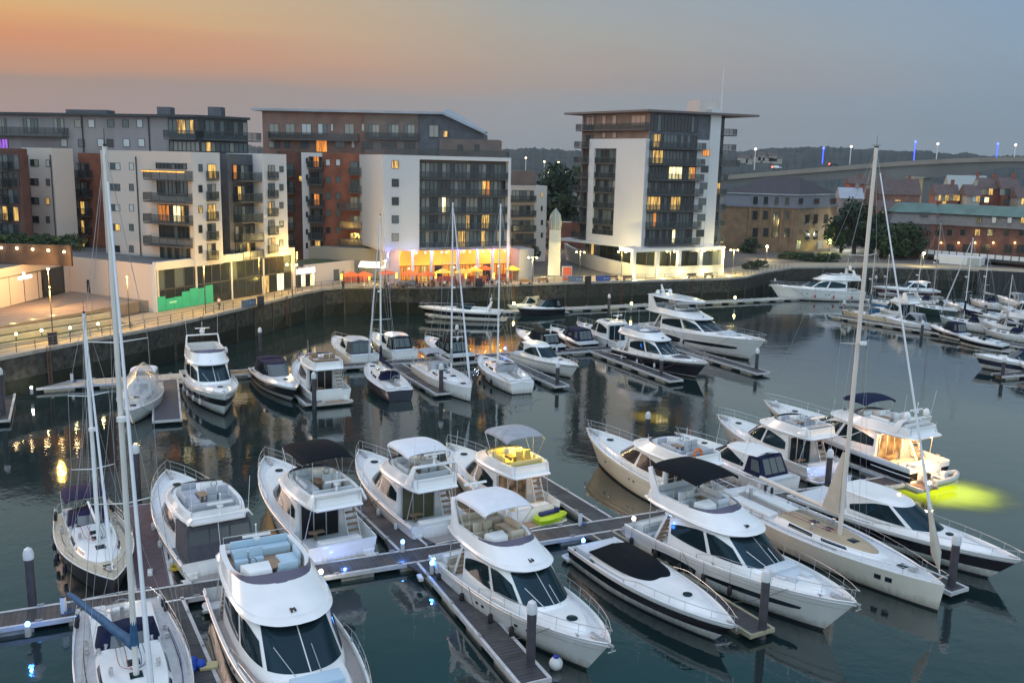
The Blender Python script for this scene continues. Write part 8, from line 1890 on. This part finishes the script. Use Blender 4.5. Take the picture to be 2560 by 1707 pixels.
# ================================================================ hills, trees
def hn(x, s_=1): return math.sin(x*.013*s_+1.3)+.6*math.sin(x*.031*s_+.5)+.35*math.sin(x*.071*s_+2.1)
hm = M('hill_woods', (.016, .026, .026), .95, var=.5, vs_=.03, col2=(.034, .048, .044), bump=1.0, bs=.15)
from mathutils import noise as mno
mb = MB(); rows = []
for j in range(14):
    f = j/13; row = []
    for i in range(1100):
        a = lerp(-38, 42, i/1099); D = lerp(700, 1700, f); x = math.tan(R(a))*D; t_ = min(1, max(0, (a-8)/10)); top = 41+3*math.sin(a*.11+.6)+t_*15
        z = QZ+(top-QZ)*math.sin(min(1, f*1.15)*math.pi/2)**1.5+hn(x, 1)*3*f
        z += 7*f**.5*abs(mno.noise(Vector((x*.035, D*.02, 0))))+3.5*abs(mno.noise(Vector((x*.11, D*.05, 3))))+(2.2*mno.noise(Vector((x*.3, D*.1, 7))))
        row.append((x, D, z))
    rows.append(row)
mb.grid(rows); tag(mb.build('hills', hm, smooth=True, angle=180, weld=False), kind='structure')
leafA = M('foliage', (.030, .060, .018), .85, var=.45, vs_=.8); leafB = M('foliage_dark', (.018, .038, .018), .85, var=.4, vs_=.8); bark = M('bark', (.06, .045, .035), .9)
def crown_mesh(seed, n=46, q=46, conif=False):
    rn = random.Random(seed); mb = MB()
    for i in range(n):
        while True:
            c_ = Vector((rn.uniform(-1, 1), rn.uniform(-1, 1), rn.uniform(-1, 1)))
            if .35 < c_.length < .95: break
        c_.z *= .85; cr_ = rn.uniform(.18, .36)
        if conif: c_ = Vector((c_.x*(.55-.45*c_.z), c_.y*(.55-.45*c_.z), c_.z*1.1))
        for k_ in range(q):
            d = Vector((rn.gauss(0, 1), rn.gauss(0, 1), rn.gauss(0, 1))).normalized(); p = c_+d*cr_*rn.uniform(.6, 1); t = d.orthogonal().normalized(); t.rotate(Matrix.Rotation(rn.random()*6, 3, d)); b = d.cross(t); s_ = rn.uniform(.035, .075)
            t = t+d*rn.uniform(-.5, .5)
            mb.face([p-t*s_-b*s_*.6, p+t*s_-b*s_*.6, p+t*s_*.7+b*s_*.6, p-t*s_*.7+b*s_*.6])
    return mb
CR = [crown_mesh(s_).mesh('crown', [leafA if s_ % 2 else leafB], smooth=False, weld=False) for s_ in range(4)]
def tree(label, px, zg, r_, h_, k_=0, group='trees beyond the harbour', Y=None, name='tree', cat='tree'):
    p = P(*px, zg) if Y is None else PY(*px, Y); o = thing(name, label, cat, (p.x, p.y, zg), random.random()*6, group)
    c_ = link('crown', CR[k_ % 4], o); c_.location = (0, 0, h_-r_*.95); c_.scale = (r_, r_, min(r_*1.15, h_*.5))
    mb = MB(); mb.tube([(0, 0, -.3), (.1, 0, h_*.4), (.0, .1, h_*.75)], r_*.09, 6, r1=r_*.03)
    for a in (0, 2, 4): mb.tube([(.08, 0, h_*.35), (math.cos(a)*r_*.5, math.sin(a)*r_*.5, h_*.7)], r_*.04, 4)
    mb.build('trunk', bark, o)
TR = [(c3(365, 1190), 8.5, 20, 'large green tree left of the tower'), (c3(460, 1190), 9, 21, 'large green tree touching the tower left side'), (c3(330, 1180), 6, 15, 'smaller tree behind the arched doorway')]
for i, (px, r_, h_, lab) in enumerate(TR): tree(lab, px, QZ, r_, h_, i, Y=240+i*6)
for i, (x, y, r_, h_, lab) in enumerate(((740, 760, 5, 12, 'tree just right of the tan office'), (820, 770, 6, 16, 'tall tree right of the office, behind the bright lamp'), (900, 770, 6, 15, 'tree behind the tall cream mast'), (985, 790, 5, 11, 'tree right of the tall cream mast'), (1070, 800, 5.5, 12, 'tree lit orange by the street lamp'), (1140, 800, 5, 11, 'tree against the warehouse left wall'), (1010, 700, 5, 10, 'tree below the far terrace'), (860, 640, 6, 11, 'tree above the bright lamp'), (740, 700, 6, 12, 'tree touching the right end of the tan office'), (1150, 720, 5, 9, 'tree at the warehouse corner under its roof'), (960, 640, 6, 10, 'tree high on the slope behind the mast'), (1080, 620, 5, 9, 'tree right of the slope behind the mast'))):
    tree(lab, c4(x, y), QZ, r_, h_*.82, i+1, group='trees between office and warehouse')
for i, (x, y, r_, lab) in enumerate(((400, 800, 2.4, 'left'), (470, 805, 2.2, 'second from left'), (540, 812, 2.4, 'middle'), (610, 818, 2.2, 'fourth from left'), (680, 818, 2.2, 'right'))): tree('rounded shrub at the foot of the tan office, '+lab, c4(x, y), QZ, r_, 2.8, i, 'shrubs at the foot of the office', name='shrub', cat='shrub')
for i, (px, r_, h_, lab) in enumerate(((c3(250, 1345), 1.3, 3.6, 'clipped cone shrub left of the lamp by the arched door'), (c3(318, 1330), 1.2, 3.6, 'clipped cone shrub right of the arched door'), (c3(232, 1400), 1.4, 3.6, 'dark shrub behind the twin lamp post'), (c3(155, 1440), 1.7, 3.0, 'dark round shrub at the restaurant end wall'), (c3(1700, 1440), 2.0, 2.4, 'low shrub right of the tower terrace'), (c3(1760, 1425), 2.0, 2.4, 'low shrub near the warm lamp before the office'), (c3(1690, 1330), 3, 4.5, 'dark tree between the tower and the tan office'))): tree(lab, px, QZ, r_, h_, i, 'shrubs on the quay square', name='shrub', cat='shrub')
for i, (x, y, w_) in enumerate(((200, 178, 5), (235, 168, 4), (262, 182, 6), (300, 172, 5), (320, 188, 6), (120, 182, 5), (160, 190, 4), (1500, 300, 7))):
    p = PY(*c4(x, y), 900); o = thing('distant_house', 'pale distant house on the wooded hill, '+ORD[i]+' from the left' if i < 7 else 'pale distant house among trees at the far right', 'house', (p.x, p.y, p.z-5), 0, 'distant houses on the hill'); mb = MB(); mb.box(0, 0, 0, w_*1.6, 8, 5); mb.build('wall', wgs, o, smooth=False); mb = MB(); gable(mb, 0, 0, w_*1.6, 8, 5, 8); mb.build('roof', M('roof_tiles_brown', (.1, .07, .065)), o, smooth=False)
# plants over the left terrace wall and on the sedum roof
for i in range(7): q = PT.W(lerp(-2, ut-1, i/6), -2.0); o = thing('terrace_shrub', 'leafy shrub above the terrace wall lamps, '+'leftmost|second from left|third from left|middle|third from right|second from right|rightmost'.split('|')[i], 'shrub', (*q, zt7-1), 0, 'shrubs above the lamp row'); c_ = link('crown', CR[i % 4], o); c_.location = (0, 0, 1.1); c_.scale = (2.1, 1.5, 1.25)
# doorway wall in the far square
dw = thing('arched_gatehouse', 'small pale gatehouse with an arched dark doorway behind the square', 'gatehouse'); DF = plane_at(c3(145, 1330), 214, 14); du, dz_ = DF.uz(c3(212, 1252)); poly_box('wall', [DF.W(0), DF.W(du), back(DF, du, 5), back(DF, 0, 5)], QZ, dz_, rendp, dw)
mb = MB(); cx_, wd = du*.55, .9; pts_ = [(cx_-wd, -.04, 0), (cx_+wd, -.04, 0)]+[(cx_+wd*math.cos(a*math.pi/8), -.04, 2.6+wd*math.sin(a*math.pi/8)) for a in range(9)]; mb.face(pts_); DF.put('doorway', mb.mesh('doorway', dark, weld=False), dw, 0, QZ, .0)
# low wall of the far square
lwall = thing('garden_wall', 'low brick wall behind the square, left of the tower', 'wall'); f_ = plane_at(c3(320, 1200), 230, 6); poly_box('wall', [f_.W(0), f_.W(26), back(f_, 26, .5), back(f_, 0, .5)], QZ, QZ+6.5, brickd, lwall); poly_box('coping', [f_.W(0, .05), f_.W(26, .05), back(f_, 26, .55), back(f_, 0, .55)], QZ+6.5, QZ+6.7, rendp, lwall)
# car park lights and pale roofs below the hill
for i, (x, y, c_) in enumerate(((175, 690, 0), (330, 780, 1), (432, 780, 1), (300, 715, 0), (395, 720, 0))):
    p = PY(*c3(x, y), 420); o = thing('distant_lamp', 'distant lamp below the wooded hill left of the tower, '+('first', 'second', 'brightest', 'faint second', 'faint third')[i]+' from the left', 'street lamp', (p.x, p.y, QZ), 0, 'distant lamps below the hill'); mb = MB(); mb.tube([(0, 0, 0), (0, 0, p.z-QZ)], .15, 5); mb.build('post', alu, o); mb = MB(); mb.ball(0, 0, p.z-QZ, .9 if c_ else .45, 0, 8, 5); mb.build('lantern', M('far_glow', (1, .9, .4), .5, emit=8 if c_ else 4, ecol=(1, .85, .45)), o)

# air over the distance
hzm = bpy.data.materials.new('haze'); hzm.use_nodes = True; t = hzm.node_tree; t.nodes.remove(t.nodes['Principled BSDF'])
pv = t.nodes.new('ShaderNodeVolumePrincipled'); pv.inputs['Color'].default_value = (.72, .82, .95, 1); pv.inputs['Density'].default_value = .00007; pv.inputs['Anisotropy'].default_value = 0
t.links.new(pv.outputs[0], t.nodes['Material Output'].inputs['Volume'])
mb = MB(); mb.box(-1750, -100, -4, 1750, 1950, 90); o = mb.build('haze', hzm, smooth=False); tag(o, kind='stuff')
